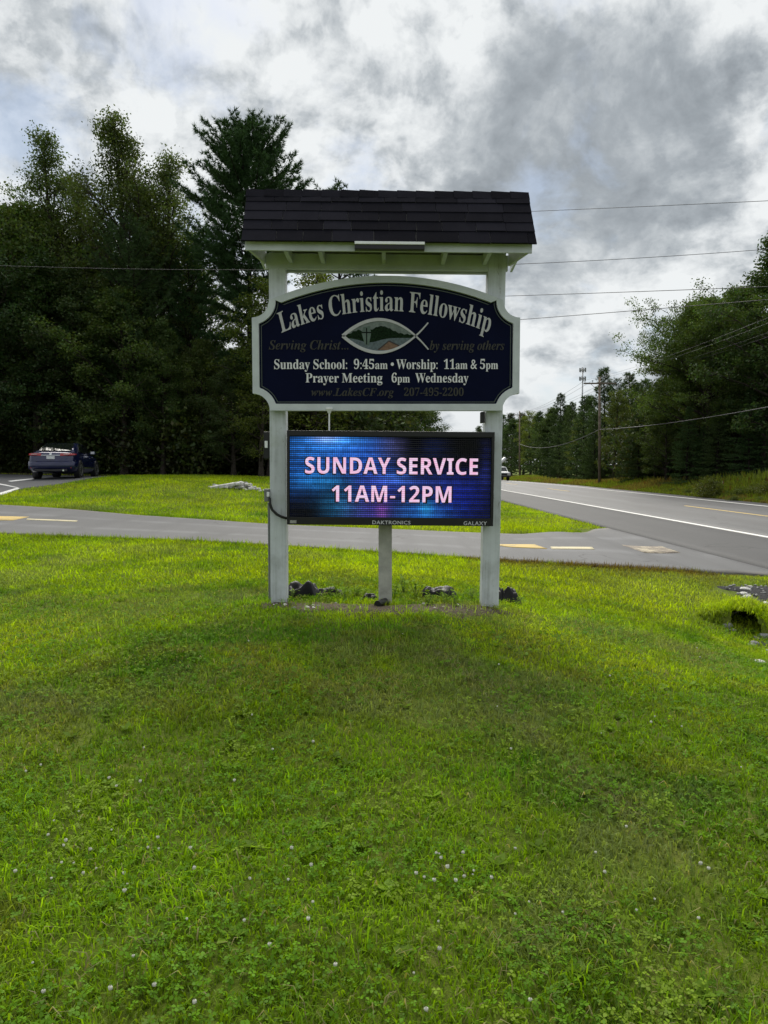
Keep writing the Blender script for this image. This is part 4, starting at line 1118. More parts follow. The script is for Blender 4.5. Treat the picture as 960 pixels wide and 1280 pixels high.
    # the words the screen shows
    m, N, out = new_mat('screen_text_light')
    gpos = N.add('ShaderNodeTexCoord').outputs['Object']
    s3 = N.add('ShaderNodeSeparateXYZ'); N.put(s3.inputs[0], gpos)
    row = N.m('FRACT', N.m('DIVIDE', N.m('SUBTRACT', s3.outputs[2], Z0), pz))
    dim = N.smooth(N.m('ABSOLUTE', N.m('SUBTRACT', row, .35)), .28, .5, 1.0, .62)
    cell = N.add('ShaderNodeTexWhiteNoise'); N.put(cell.inputs[0], N.v('SNAP', gpos, (px * 2, 1, pz)))
    cc = N.mix(cell.outputs['Value'], (.78, .42, .60), (.70, .56, .74))
    e = N.add('ShaderNodeEmission'); N.put(e.inputs[0], cc); N.put(e.inputs[1], N.m('MULTIPLY', dim, .66))
    N.nt.links.new(e.outputs[0], out.inputs[0])
    M_ST = m
    def scr(px0, px1, pyb, caph, dy):
        a, b = (px0 - 488) * dm, (px1 - 488) * dm
        z = (598 - pyb) * dm
        return lambda u, v: (a + (b - a) * u, dy, z + v * caph * dm * 676 / 714)
    for txt, a, b, yb in (('SUNDAY SERVICE', 381.5, 597, 592.6), ('11AM-12PM', 415, 564.5, 627.6)):
        letters('screen_text_shadow', [(txt, 's', 1)], M_BLACK, disp, scr(a - .8, b + .8, yb + .4, 20.6, -.0045), .001, off=.03, track=62)
        letters('screen_text', [(txt, 's', 1)], M_ST, disp, scr(a, b, yb, 20.2, -.008), .003, off=0.0, track=14)
    M_LOGO = simple('silver_logo_print', (0.55, 0.55, 0.57), .4)
    letters('maker_lettering', [('DAKTRONICS', 'r', 1)], M_LOGO, disp, scr(466, 513.5, 655.2, 4.6, -.0212), .001, off=.010, track=40)
    letters('maker_lettering', [('GALAXY', 'r', 1)], M_LOGO, disp, scr(580, 609, 655.4, 4.8, -.0212), .001, off=.006, track=60)
    MB().box((-125.0 * dm, -.0215, -57.0 * dm), (-117 * dm, -.0195, -53.2 * dm)).build('rating_sticker', simple('grey_sticker', (.30, .30, .28), .5, .3, 200), disp)
    # temperature probe on top of the cabinet: thin stem with a white cone
    t0 = (-77.5 * dm, .08, h2); t1 = (-77.5 * dm, .08, h2 + .16)
    MB().tube([t0, t1], .007, 8).tube([(t1[0], t1[1], t1[2] - .002), (t1[0], t1[1], t1[2] + .035)], [.010, .032], 12).tube([(t1[0], t1[1], t1[2] + .036), (t1[0], t1[1], t1[2] + .05)], .032, 12).build('temperature_probe', M_WHITE, disp)
    # bracket between board and right post
    q = sp(604.5, 516, 6.72)
    MB().box((q[0] - .02, q[1], q[2] - .09), (q[0] + .012, q[1] + .10, q[2] + .01), .004).build('board_bracket', M_BLACK, SG)

    # --- power: conduit, junction box, lead to the cabinet, small sensor box higher up
    YC = 6.86
    b0, b1 = np.array(sp(337.5, 750, YC)), np.array(sp(336.5, 628, YC))
    MB().tube([b0 - [0, 0, .1], b1], .0145, 10).build('conduit', M_GREYBOX, SG)
    q = np.array(sp(335.0, 619, 6.80))
    MB().box((q[0] - .030, q[1] - .04, q[2] - .058), (q[0] + .020, q[1] + .05, q[2] + .058), .006).build('junction_box', M_GREYBOX, SG)
    MB().box((q[0] - .004, q[1] - .052, q[2] - .012), (q[0] + .022, q[1] - .038, q[2] + .032), .004).build('box_cover', M_WHITE, SG)
    pts = [np.array(sp(x, y, 6.74)) for x, y in ((337, 622), (337.5, 630), (340, 637), (346, 643), (352, 646), (360, 648))]
    MB().tube(pts, .0125, 8).build('power_cable', M_RUBBER, SG, True)
    q = np.array(sp(334.5, 556, 6.88))
    MB().box((q[0] - .035, q[1] - .02, q[2] - .13), (q[0] + .03, q[1] + .06, q[2] + .12), .006).build('meter_box', M_BLACK, SG)
    MB().box((q[0] - .022, q[1] - .035, q[2] - .03), (q[0] + .006, q[1] - .02, q[2] + .035), .004).build('meter_cover', M_WHITE, SG)
    # thin white tube put in for the lit inside face of the left post
    MB().tube([sp(357.3, 372, 6.9), sp(357.2, 330, 6.9)], .0075, 8).build('conduit', M_WHITE, SG)


sign()


def sign_roof():
    YR, YE = 6.85, 6.33
    rf = empty('roof'); rf.parent = SG
    rf.location = sp(484, 300, YR)
    rx, ry, rz = rf.location
    rf.rotation_euler = (0, radians(.55), 0)
    def Lc(px, py, Y):
        q = sp(px, py, Y)
        return np.array([q[0] - rx, q[1] - ry, q[2] - rz])
    R0 = Lc(308, 241, YR); R1 = Lc(660, 241, YR)
    E0 = Lc(302, 301, YE); E1 = Lc(671, 301, YE)
    zr, ze = R0[2], E0[2]
    hw_r = (R1[0] - R0[0]) / 2; cxr = (R0[0] + R1[0]) / 2
    hw_e = (E1[0] - E0[0]) / 2; cxe = (E0[0] + E1[0]) / 2
    run = YR - YE
    BK = .30                       # the back slope is cut short
    # decking
    dk = MB()
    for s in (-1, 1):
        a = [(cxr - hw_r + .02, 0, zr - .03), (cxr + hw_r - .02, 0, zr - .03), (cxe + hw_e - .03, s * run, ze), (cxe - hw_e + .03, s * run, ze)]
        if s > 0:
            a[2] = (cxr + hw_r - .02, run * BK, zr - .03 - (zr - ze) * BK); a[3] = (cxr - hw_r + .02, run * BK, a[2][2])
        b = [(x, y, z - .018) for x, y, z in a]
        dk.add(a + b, [(0, 1, 2, 3), (7, 6, 5, 4), (0, 4, 5, 1), (1, 5, 6, 2), (2, 6, 7, 3), (3, 7, 4, 0)])
    dk.build('roof_deck', M_SOFFIT, rf)
    # shingle courses: tabs of slightly different shade and lift
    V = []; F = []; Cc = []
    r = random.Random(4)
    nc = 5
    tb = [0, .235, .43, .625, .815, 1.04]
    slope = np.array([run, zr - ze]); sl = np.linalg.norm(slope)
    ny, nz_ = (zr - ze) / sl, run / sl       # normal of the front slope: (-ny, nz)
    for s in (-1, 1):
        for ci in range(nc if s < 0 else 1):
            t0, t1 = tb[ci], tb[ci + 1]
            if s > 0: t1 = BK + .03
            w = cxe - hw_e
            x = -1.0 + (-.12 if ci % 2 else 0)
            u = 0.0
            edges = [0.0]
            while edges[-1] < 1:
                edges.append(min(1.0, edges[-1] + r.uniform(.085, .15)))
            for k in range(len(edges) - 1):
                lift = .011 + r.uniform(0, .005)
                dz = r.uniform(-.006, .004)
                sh_ = r.uniform(.65, 1.35)
                cr, cb = .012 * sh_, .0165 * sh_
                quad = []
                for (tt, lf) in ((t0, .006), (t1, lift)):
                    for uu in (edges[k] + .0008, edges[k + 1] - .0008):
                        hw = hw_r + (hw_e - hw_r) * tt; cx = cxr + (cxe - cxr) * tt
                        tj = tt + (dz if tt == t1 else 0)
                        quad.append((cx - hw + 2 * hw * uu, s * (tj * run + ny * lf), zr - (zr - ze) * tj + nz_ * lf))
                b = len(V)
                V += quad + [(q[0], q[1] - s * ny * .011, q[2] - nz_ * .011) for q in quad]
                F += [(b, b + 1, b + 3, b + 2), (b + 2, b + 3, b + 7, b + 6), (b, b + 2, b + 6, b + 4), (b + 1, b + 5, b + 7, b + 3), (b + 4, b + 6, b + 7, b + 5), (b, b + 4, b + 5, b + 1)]
                Cc += [(cr, cr, cb)] * 8
    # ridge caps
    n = 15
    for k in range(n):
        x0 = cxr - hw_r + 2 * hw_r * k / n; x1 = cxr - hw_r + 2 * hw_r * (k + 1.12) / n
        x1 = min(x1, cxr + hw_r)
        l0, l1 = .012, .018 + r.uniform(0, .005)
        sh_ = r.uniform(.7, 1.25)
        b = len(V)
        d = .105
        for (x, l) in ((x0, l1), (x1, l0)):
            V += [(x, -d * run / sl * 1.0 - ny * l * .6, zr - d * (zr - ze) / sl + nz_ * l), (x, -.012, zr + l), (x, .012, zr + l), (x, d * run / sl + ny * l * .6, zr - d * (zr - ze) / sl + nz_ * l)]
        for i in range(3):
            F.append((b + i, b + i + 1, b + i + 5, b + i + 4))
        V += [(q[0], q[1] * .98, q[2] - .014) for q in V[b:b + 8]]
        F += [(b, b + 8, b + 9, b + 1), (b + 1, b + 9, b + 10, b + 2), (b + 2, b + 10, b + 11, b + 3), (b, b + 4, b + 12, b + 8), (b + 3, b + 11, b + 15, b + 7)]
        Cc += [(.012 * sh_, .012 * sh_, .0165 * sh_)] * 16
    me = bpy.data.meshes.new('shingles')
    me.from_pydata([tuple(map(float, q)) for q in V], [], F)
    a = me.color_attributes.new('col', 'FLOAT_COLOR', 'POINT')
    a.data.foreach_set('color', np.array([(*q, 1) for q in Cc], np.float32).ravel())
    link('shingles', me, M_SHINGLE, rf)
    # drip edge and fascia, front and back
    yF = -run + .03
    zf0 = Lc(0, 313.2, YE)[2]
    for s in (-1,):
        y0, y1 = (yF, yF + .022)
        MB().box((cxe - hw_e + .025, y0, zf0), (cxe + hw_e - .03, y1, ze - .004), .003).build('fascia', M_TRIM, rf)
    # gable ends: triangles of boards and a bottom board running back to the beam
    for s, xe in ((-1, cxe - hw_e + .05), (1, cxe + hw_e - .055)):
        xr = xe - s * .035
        tri = [(-run + .055, ze - .02), (0, zr - .06), (run * BK - .02, zr - .06 - (zr - ze) * BK), (run * BK - .02, zf0 + .0)]
        MB().prism(tri, 'x', xr, xr - s * .02).build('gable_end', M_TRIM, rf)
        xb = s * (Lc(637, 300, YR)[0] - Lc(484, 300, YR)[0])
        zb = Lc(0, 334, YR)[2]
        for q in (-1,):
            # sloping cheek from the eave corner in to the end of the beam
            v = [(xe, q * (run - .053), ze - .02), (xe, q * (run - .053), zf0), (xb, q * .075, zb), (xb, q * .075, zb + .20)]
            v += [(x - s * .022, y, z) for x, y, z in v]
            MB().add(v, [(0, 1, 2, 3), (7, 6, 5, 4), (0, 4, 5, 1), (1, 5, 6, 2), (2, 6, 7, 3), (3, 7, 4, 0)]).build('cheek_board', M_TRIM, rf)
    # beam on the posts, lookouts between beam and fascia
    zb0, zb1 = Lc(0, 337, YR - .08)[2], Lc(0, 320.5, YR - .08)[2]
    bl, br = Lc(331, 0, YR)[0], Lc(637, 0, YR)[0]
    MB().box((bl, -.076, zb0), (br, -.034, zb1 + .02), .003).build('beam', M_TRIM, rf)
    MB().box((bl, .034, zb0), (br, .076, zb1 + .02), .003).build('beam', M_TRIM, rf)
    MB().box((bl + .05, -run + .06, zb1 + .035), (br - .05, run * BK - .03, zb1 + .05)).build('soffit', M_SOFFIT, rf)
    for px in (357, 400, 480, 558, 613):
        x = Lc(px, 0, YE + .2)[0]
        MB().box((x - .018, -run + .053, zf0 + .006), (x + .018, -.077, zf0 + .09), .002).build('lookout', M_TRIM, rf)
    # strip light fixed to the front fascia
    x0, x1 = Lc(443, 0, YE)[0], Lc(532, 0, YE)[0]
    z1, z0 = Lc(0, 303.2, YE)[2], Lc(0, 312.8, YE)[2]
    lf = MB().box((x0, yF - .060, z0), (x1, yF - .002, z1 - .026), .004).build('strip_light', M_BLACK, rf)
    lf2 = MB().box((x0, yF - .066, z1 - .024), (x1, yF - .002, z1), .004).build('white_lip', M_WHITE, rf)  # white lip puts the bright reflection along the housing top into colour


sign_roof()

# ------------------------------------------------------------------ trees and shrubs
M_LEAF = leaf_mat('broad_leaves', 0.40, (1.1, 1.12, 0.6), 0.022, 0.25)
M_NEEDLE = leaf_mat('needles', 0.18, (1.1, 1.1, 0.6), 0.02, 0.2)
M_BARK = simple('grey_brown_bark', (0.045, 0.038, 0.031), 0.9, 0.35, 6, spec=0.1, bmp=0.6)
M_BARK2 = simple('dark_bark', (0.025, 0.021, 0.018), 0.9, 0.35, 6, spec=0.1, bmp=0.6)


class Tubes:
    def __init__(self): self.V = []; self.F = []; self.n = 0

    def add(self, P, R, n):
        P = np.asarray(P, float); k = len(P)
        T = np.gradient(P, axis=0); T /= np.linalg.norm(T, axis=1, keepdims=True) + 1e-9
        ref = np.where(np.abs(T[:, 2:3]) > .8, np.array([[1., 0, 0]]), np.array([[0, 0, 1.]]))
        A = np.cross(T, ref); A /= np.linalg.norm(A, axis=1, keepdims=True) + 1e-9
        B = np.cross(T, A)
        a = np.arange(n) * 2 * pi / n
        R = np.asarray(R)[:, None, None]
        V = P[:, None] + R * (np.cos(a)[None, :, None] * A[:, None] + np.sin(a)[None, :, None] * B[:, None])
        i = np.arange(k * n).reshape(k, n)
        F = np.stack([i[:-1], np.roll(i[:-1], -1, 1), np.roll(i[1:], -1, 1), i[1:]], -1).reshape(-1, 4)
        self.V.append(V.reshape(-1, 3)); self.F.append(F + self.n); self.n += k * n

    def mesh(self, name):
        return fast_mesh(name, np.concatenate(self.V), [np.concatenate(self.F)], smooth=True)


def leaves(P, size, r, upbias=0.4, aspect=0.55, col=(0.06, 0.10, 0.02), var=0.35, cid=None, fold=0.0):
    """one four-sided leaf (or leaf spray) at every point"""
    n = len(P)
    N_ = r.normal(size=(n, 3)); N_[:, 2] += upbias
    N_ /= np.linalg.norm(N_, axis=1, keepdims=True)
    T = np.cross(N_, r.normal(size=(n, 3))); T /= np.linalg.norm(T, axis=1, keepdims=True)
    B = np.cross(N_, T)
    s = size * r.uniform(.6, 1.35, (n, 1))
    a = T * s; b = B * s * aspect
    mid = r.uniform(-.25, .15, (n, 1)) * a
    V = np.stack([P - a, P + b + mid, P + a, P - b + mid], 1).reshape(-1, 3)
    F = np.arange(n * 4).reshape(-1, 4)
    c = np.array(col)[None] * r.uniform(1 - var, 1 + var, (n, 1))
    c = c * np.array([[1, 1, 1]]) + np.stack([r.uniform(0, .022, n), r.uniform(0, .008, n), np.zeros(n)], 1)
    if cid is not None:
        k = r.uniform(.72, 1.3, cid.max() + 1)[cid][:, None]
        c = c * k
    return V, F, np.repeat(np.clip(c, 0, 1), 4, 0)


def bend(p, d, L, n, r, lift=0.25, wob=0.12):
    pts = [np.array(p, float)]
    d = np.array(d, float)
    for i in range(n):
        d = d + np.array([0, 0, lift / n]) + r.normal(size=3) * wob
        d /= np.linalg.norm(d)
        pts.append(pts[-1] + d * L / n)
    return np.array(pts), d


def broadleaf(seed, h, R, base=0.25, limbs=26, leaf=0.10, per=34, clump=0.55, col=(0.055, 0.095, 0.018), top=0.75, airy=0.0, up0=0.35):
    """returns (trunk mesh, crown mesh) of a broad-leaved tree standing on the origin"""
    r = np.random.default_rng(seed)
    tb = Tubes()
    n = 9
    ph = r.uniform(0, 6, 2)
    th = h * (.93 if airy else .86)
    tz = np.linspace(-.3, th, n)
    tp = np.stack([np.sin(tz / h * 4 + ph[0]) * .025 * h * tz / h, np.sin(tz / h * 3.2 + ph[1]) * .025 * h * tz / h, tz], 1)
    tr = h * .0165 * (1 - .90 * np.clip(tz / th, 0, 1)) + .012
    tr[0] *= 1.5
    tb.add(tp, tr, 7)
    C = []; cid = []
    k = 0
    for i in range(limbs):
        u = (i + r.uniform(0, .9)) / limbs
        z = h * base + (th - h * base) * u ** .92
        az = i * 2.4 + r.uniform(-.5, .5)
        prof = (.55 + .45 * sin(pi * min(1, u * 1.15 + .12))) * (1 - max(0, u - .6) / .4 * (1 - (1 - top)))
        L = R * prof * r.uniform(.7, 1.15)
        p0 = np.array([np.interp(z, tz, tp[:, 0]), np.interp(z, tz, tp[:, 1]), z])
        el = up0 + .65 * u + r.uniform(-.12, .12)
        d = np.array([cos(az) * cos(el), sin(az) * cos(el), sin(el)])
        P, dd = bend(p0, d, L, 5, r, .25, .13)
        rr = np.interp(z, tz, tr) * .55
        tb.add(P, np.linspace(rr, .012, len(P)), 5)
        m = int(4 + L * 1.25)
        for j in range(m):
            t = r.uniform(.30, 1.0) if j else 1.0
            q = P[min(int(t * 5), 4)] * (1 - (t * 5) % 1) + P[min(int(t * 5) + 1, 5)] * ((t * 5) % 1) if t < 1 else P[-1]
            s = r.choice([-1, 1])
            a2 = az + s * r.uniform(.4, 1.3)
            e2 = el * .5 + r.uniform(-.35, .55)
            d2 = np.array([cos(a2) * cos(e2), sin(a2) * cos(e2), sin(e2)])
            P2, _ = bend(q, d2, L * r.uniform(.20, .42) + .25, 3, r, .12, .18)
            tb.add(P2, np.linspace(rr * .35 + .004, .006, 4), 3)
            for w in (1, 2, 3):
                if r.random() < (.35 if w == 1 else .9) * (1 - airy * .45):
                    C.append(P2[w]); cid.append(k)
            k += 1
    # leader tips
    for j in range(5):
        C.append(tp[-1] + r.normal(size=3) * .3); cid.append(k)
    C = np.array(C); cid = np.array(cid)
    nl = r.poisson(per, len(C))
    P = np.repeat(C, nl, 0)
    I = np.repeat(cid, nl)
    off = np.clip(r.normal(size=P.shape), -1.9, 1.9) * clump * np.array([1, 1, .62]) * .55
    V, F, cc = leaves(P + off, leaf, r, .55, .6, col, .32, I)
    return tb.mesh('trunk'), fast_mesh('crown', V, [F], cc)


def tufts(C, D, r, L=0.22, w=0.02, n=9, spread=0.8, col=(0.03, 0.06, 0.022), var=0.3):
    """sprays of needles: thin triangles leaving each point C roughly along D"""
    m = len(C)
    P = np.repeat(C, n, 0)
    d = np.repeat(D, n, 0) + r.normal(size=(m * n, 3)) * spread
    d /= np.linalg.norm(d, axis=1, keepdims=True)
    s = np.cross(d, r.normal(size=(m * n, 3))); s /= np.linalg.norm(s, axis=1, keepdims=True)
    l = L * r.uniform(.7, 1.25, (m * n, 1))
    V = np.stack([P - s * w, P + s * w, P + d * l], 1).reshape(-1, 3)
    F = np.arange(m * n * 3).reshape(-1, 3)
    c = np.array(col)[None] * r.uniform(1 - var, 1 + var, (m, 1))
    return V, F, np.repeat(c, n * 3, 0)


def conifer(seed, h, R, base=0.2, whorl=0.55, per=5, up=(0.05, 0.5), shape='pine', L=0.24, w=0.022, n=9, twigs=9, col=(0.028, 0.055, 0.020), gappy=0.2, droop=0.0):
    """returns (trunk, crown): whorls of branches with needle sprays"""
    r = np.random.default_rng(seed)
    tb = Tubes()
    tz = np.linspace(-.3, h, 10)
    a0 = r.uniform(0, 6)
    tp = np.stack([.012 * h * np.sin(tz / h * 3 + a0), .012 * h * np.cos(tz / h * 2.4 + a0), tz], 1)
    tr = h * .0135 * (1 - np.clip(tz / h, 0, 1)) + .012
    tb.add(tp, tr, 8)
    C = []; D = []
    z = h * base
    az = r.uniform(0, 6)
    while z < h * .985:
        u = (z - h * base) / (h * (1 - base))
        for b in range(per):
            if r.random() < gappy * (1 - u):
                continue
            a = az + b * 2 * pi / per + r.uniform(-.35, .35)
            if shape == 'pine':
                prof = min(1, .62 + .75 * u) if u < .42 else (1 - ((u - .42) / .58) ** 2.8 * .90)
            else:
                prof = (1 - u) ** .85 + .03
            Lb = R * prof * (r.uniform(.55, 1.1) if shape == 'pine' else r.uniform(.62, 1.12))
            e = up[0] + (up[1] - up[0]) * u + r.uniform(-.10, .10)
            d = np.array([cos(a) * cos(e), sin(a) * cos(e), sin(e)])
            p0 = np.array([np.interp(z, tz, tp[:, 0]), np.interp(z, tz, tp[:, 1]), z + r.uniform(-.12, .12)])
            P, _ = bend(p0, d, Lb, 5, r, .28 - droop, .05)
            tb.add(P, np.linspace(.010 + .018 * Lb / 2, .006, 6), 4)
            nt = max(3, int(twigs * Lb / 2.0))
            for j in range(nt):
                t = .22 + .78 * (j + r.uniform(0, 1)) / nt
                k = min(int(t * 5), 4); f = t * 5 - k
                q = P[k] * (1 - f) + P[k + 1] * f
                dv = P[k + 1] - P[k]; dv /= np.linalg.norm(dv)
                sd = np.cross(dv, [0, 0, 1]) * (1 if j % 2 else -1)
                td = dv * .75 + sd * r.uniform(.5, 1.1) + np.array([0, 0, r.uniform(-.1, .3) - droop * .4])
                td /= np.linalg.norm(td)
                tl = (.30 + .32 * Lb * (1 - t) * .6) * r.uniform(.6, 1.2)
                for s in np.arange(.15, tl, .13):
                    C.append(q + td * s + r.normal(size=3) * .03); D.append(td)
            C.append(P[-1]); D.append(d)
        z += whorl * r.uniform(.8, 1.2) * (1 - .25 * u)
        az += 1.1
    for s in np.arange(0, .7, .1):
        C.append(tp[-1] - [0, 0, s]); D.append(np.array([0, 0, 1.0]))
    V, F, cc = tufts(np.array(C), np.array(D), r, L, w, n, .62, col)
    return tb.mesh('trunk'), fast_mesh('crown', V, [F], cc)


def shrub(seed, h, R, leaf=0.07, n=5200, col=(0.05, 0.085, 0.018)):
    r = np.random.default_rng(seed)
    tb = Tubes()
    C = []
    for i in range(13):
        a = r.uniform(0, 2 * pi); e = r.uniform(.5, 1.4)
        d = np.array([cos(a) * cos(e), sin(a) * cos(e), sin(e)])
        P, _ = bend([r.normal() * .1, r.normal() * .1, -.1], d, (h * sin(e) + R * cos(e)) * r.uniform(.7, 1.05), 5, r, -.1, .16)
        tb.add(P, np.linspace(.022, .006, 6), 4)
        for k in range(1, 6):
            for j in range(3):
                C.append(P[k] + r.normal(size=3) * .18 * R)
    C = np.array(C); C[:, 2] = np.maximum(C[:, 2], .1)
    I = r.integers(0, len(C), n)
    P = C[I] + np.clip(r.normal(size=(n, 3)), -1.7, 1.7) * .20 * max(R, h) * np.array([1, 1, .8]) * .8
    P[:, 2] = np.abs(P[:, 2]) + .03
    V, F, cc = leaves(P, leaf, r, .6, .6, col, .32, I)
    return tb.mesh('stem'), fast_mesh('foliage', V, [F], cc)


PROTO = {}


def proto(key, fn, mats):
    t, c = fn()
    t.materials.append(mats[0]); c.materials.append(mats[1])
    PROTO[key] = (t, c)


BL = (M_BARK, M_LEAF)
proto('oak_a', lambda: broadleaf(1, 16, 4.0, .10, 34, .080, 62, .50, (.038, .076, .019)), BL)
proto('oak_b', lambda: broadleaf(2, 15, 3.7, .08, 32, .078, 62, .48, (.033, .067, .021)), BL)
proto('oak_c', lambda: broadleaf(3, 14, 4.2, .07, 32, .082, 62, .52, (.046, .084, .018)), BL)
proto('ash_a', lambda: broadleaf(4, 18, 3.7, .18, 48, .066, 50, .55, (.058, .104, .026), .62, .38, .62), BL)
proto('ash_b', lambda: broadleaf(5, 18, 3.6, .20, 46, .064, 42, .55, (.062, .106, .030), .62, .42, .66), BL)
proto('maple', lambda: broadleaf(6, 18, 7.2, .20, 58, .080, 84, .62, (.054, .102, .022), .9, .0, .28), BL)
proto('birch', lambda: broadleaf(8, 11, 2.4, .12, 26, .062, 40, .42, (.085, .13, .022), .5, .1, .5), BL)
CN = (M_BARK2, M_NEEDLE)
proto('pine_tall', lambda: conifer(29, 20, 4.6, .30, .56, 7, (-.08, .80), 'pine', .27, .021, 14, 15, (.044, .084, .032), .20), CN)
proto('pine_b', lambda: conifer(22, 17, 3.6, .15, .60, 5, (0.0, .7), 'pine', .26, .024, 9, 9, (.038, .074, .025), .18), CN)
proto('pine_young', lambda: conifer(23, 11, 3.0, .03, .52, 6, (.10, .75), 'fir', .26, .026, 10, 9, (.066, .112, .034), .12), CN)
proto('hemlock', lambda: conifer(24, 12, 3.2, .02, .42, 6, (-.05, .35), 'fir', .20, .028, 9, 10, (.054, .096, .030), .10, .30), CN)
SH = (M_BARK2, M_LEAF)
proto('shrub_a', lambda: shrub(31, 2.6, 1.9, .075, 5600, (.026, .046, .012)), SH)
proto('shrub_b', lambda: shrub(32, 1.8, 1.7, .07, 4600, (.032, .056, .013)), SH)
proto('bank_bush', lambda: shrub(33, .9, .9, .045, 3200, (.070, .10, .020)), SH)


def plant(key, x, y, h, name, label, cat='tree', group=None, rz=None, wide=1.0, parts=('trunk', 'crown'), native=None):
    nat = {'oak_a': 16, 'oak_b': 15, 'oak_c': 14, 'ash_a': 18, 'ash_b': 18, 'maple': 18, 'birch': 11, 'pine_tall': 20, 'pine_b': 17, 'pine_young': 11, 'hemlock': 12, 'shrub_a': 2.6, 'shrub_b': 1.8, 'bank_bush': .9}[key]
    # crowns reach a little past the nominal height
    s = h / nat
    o = empty(name, (x, y, h1(x, y) - .03), random.uniform(0, 6.28) if rz is None else rz, label, cat, group)
    o.scale = (s * wide, s * wide, s)
    t, c = PROTO[key]
    for n_, me in zip(parts, (t, c)):
        q = bpy.data.objects.new(n_, me); COL.objects.link(q); q.parent = o
    return o


def plant_px(key, px, top, Y, *a, **k):
    """a tree at depth Y below a place on the skyline"""
    p = pt(px, top, Y)
    z0 = h1(p[0], Y)
    f = k.pop('f', .97)
    return plant(key, p[0], Y, (p[2] - z0) * f, *a, **k)


LW = 'broadleaf trees massed in the woods behind the parked car'
LWL = 'dark leafy broadleaf tree massed in the woods behind the parked car'
# skyline trees of the left woods
plant_px('pine_tall', 305, 130, 41, 'pine_tree', 'tall white pine with upswept plumed branches rising above the woods behind the sign', rz=.6, f=.94)
plant_px('ash_a', 140, 158, 43, 'ash_tree', 'slender thin-leaved tree with the highest feathery top left of the tall pine', rz=1.0, f=1.05)
plant_px('ash_b', 66, 176, 44, 'ash_tree', 'thin-leaved tree with see-through crown over the parked car', rz=2.0, f=1.05)
plant_px('ash_b', 212, 200, 45, 'ash_tree', 'sparse spindly tree with bright sky showing through, beside the tall pine', rz=4.0, f=1.03)
plant_px('oak_c', 12, 208, 42, 'oak_tree', 'rounded bushy broadleaf tree at the near end of the woods, cut by the photo edge', rz=3.0)
plant_px('pine_b', 165, 262, 40, 'pine_tree', 'dark pine standing under the slender feathery tree in the woods', rz=.3)
plant_px('pine_b', 232, 300, 42.5, 'pine_tree', 'ragged dark pine with open lower limbs just beside the tall pine trunk', rz=2.3)
plant_px('pine_b', 422, 226, 52, 'pine_tree', 'pine whose pointed tip just clears the shingled sign roof', rz=1.3)
plant_px('birch', 337, 345, 37.5, 'birch_tree', 'light green young birch showing between the sign post and the tall pine', rz=1.0, wide=1.25)
plant_px('birch', 392, 338, 39, 'birch_tree', 'yellow green tree framed between the sign roof and the name board', rz=2.6, wide=1.4)
plant_px('birch', 325, 440, 36.0, 'birch_tree', 'small pale green tree at the wood edge directly left of the name board', rz=4.4, wide=1.3)
plant_px('oak_b', 470, 352, 46, 'oak_tree', 'broadleaf tree mostly hidden behind the navy name board', rz=.4)
plant_px('oak_a', 525, 395, 62, 'oak_tree', 'last big broadleaf tree of the woods before the road gap', rz=.4, wide=.7)
for px, top, Y, key in ((38, 268, 38.5, 'oak_a'), (95, 300, 38, 'oak_b'), (-30, 235, 39, 'oak_b'), (150, 330, 37.8, 'oak_c'), (200, 372, 38, 'oak_a'), (250, 402, 38.3, 'oak_c'),
                        (68, 250, 47, 'oak_a'), (115, 268, 48, 'oak_c'), (25, 250, 49, 'oak_b'), (-70, 220, 44, 'oak_a'), (-130, 240, 41, 'oak_c'), (-190, 200, 46, 'oak_b'),
                        (290, 425, 37.5, 'oak_b'), (350, 430, 40.5, 'oak_a'), (400, 425, 43, 'oak_c'), (440, 430, 41, 'oak_b'), (490, 440, 47, 'oak_c'), (520, 470, 52, 'oak_b')):
    plant_px(key, px, top, Y + random.uniform(-.6, 2.6), 'broadleaf_tree', LWL, group=LW, wide=random.uniform(.85, 1.15))
BR = 'trees in the dark back rows of the left woods'
BRL = 'dark tree in the back rows of the woods, seen in slivers between the front trees'
for i in range(30):
    Y = 50 + (i % 3) * 6 + random.uniform(-2, 2)
    px = -220 + i * 25.0 + random.uniform(-8, 8)
    top = np.interp(px, [-220, 0, 150, 190, 330, 380, 520], [250, 285, 330, 400, 400, 380, 440]) + random.uniform(-8, 30)
    plant_px(random.choice(['oak_a', 'oak_b', 'oak_c', 'pine_b']), px, top, Y, 'woodland_tree', BRL, group=BR)
UW = 'undergrowth shrubs along the edge of the left woods'
UWL = 'dark leafy shrub in the undergrowth along the edge of the woods behind the car'
for i in range(30):
    px = -150 + i * 22 + random.uniform(-8, 8)
    Y = random.uniform(39.5, 43) + max(0, (px - 380) * .03)
    p = pt(px, 560, Y)
    plant('shrub_a' if i % 2 else 'shrub_b', p[0], Y, random.uniform(1.9, 3.8), 'shrub', UWL, 'shrub', UW, parts=('stem', 'foliage'))
for i in range(24):
    px = -150 + i * 27 + random.uniform(-8, 8)
    Y = random.uniform(44, 49) + max(0, (px - 380) * .03)
    p = pt(px, 560, Y)
    plant('shrub_a', p[0], Y, random.uniform(3.2, 5.2), 'shrub', UWL, 'shrub', UW, parts=('stem', 'foliage'), wide=.8)

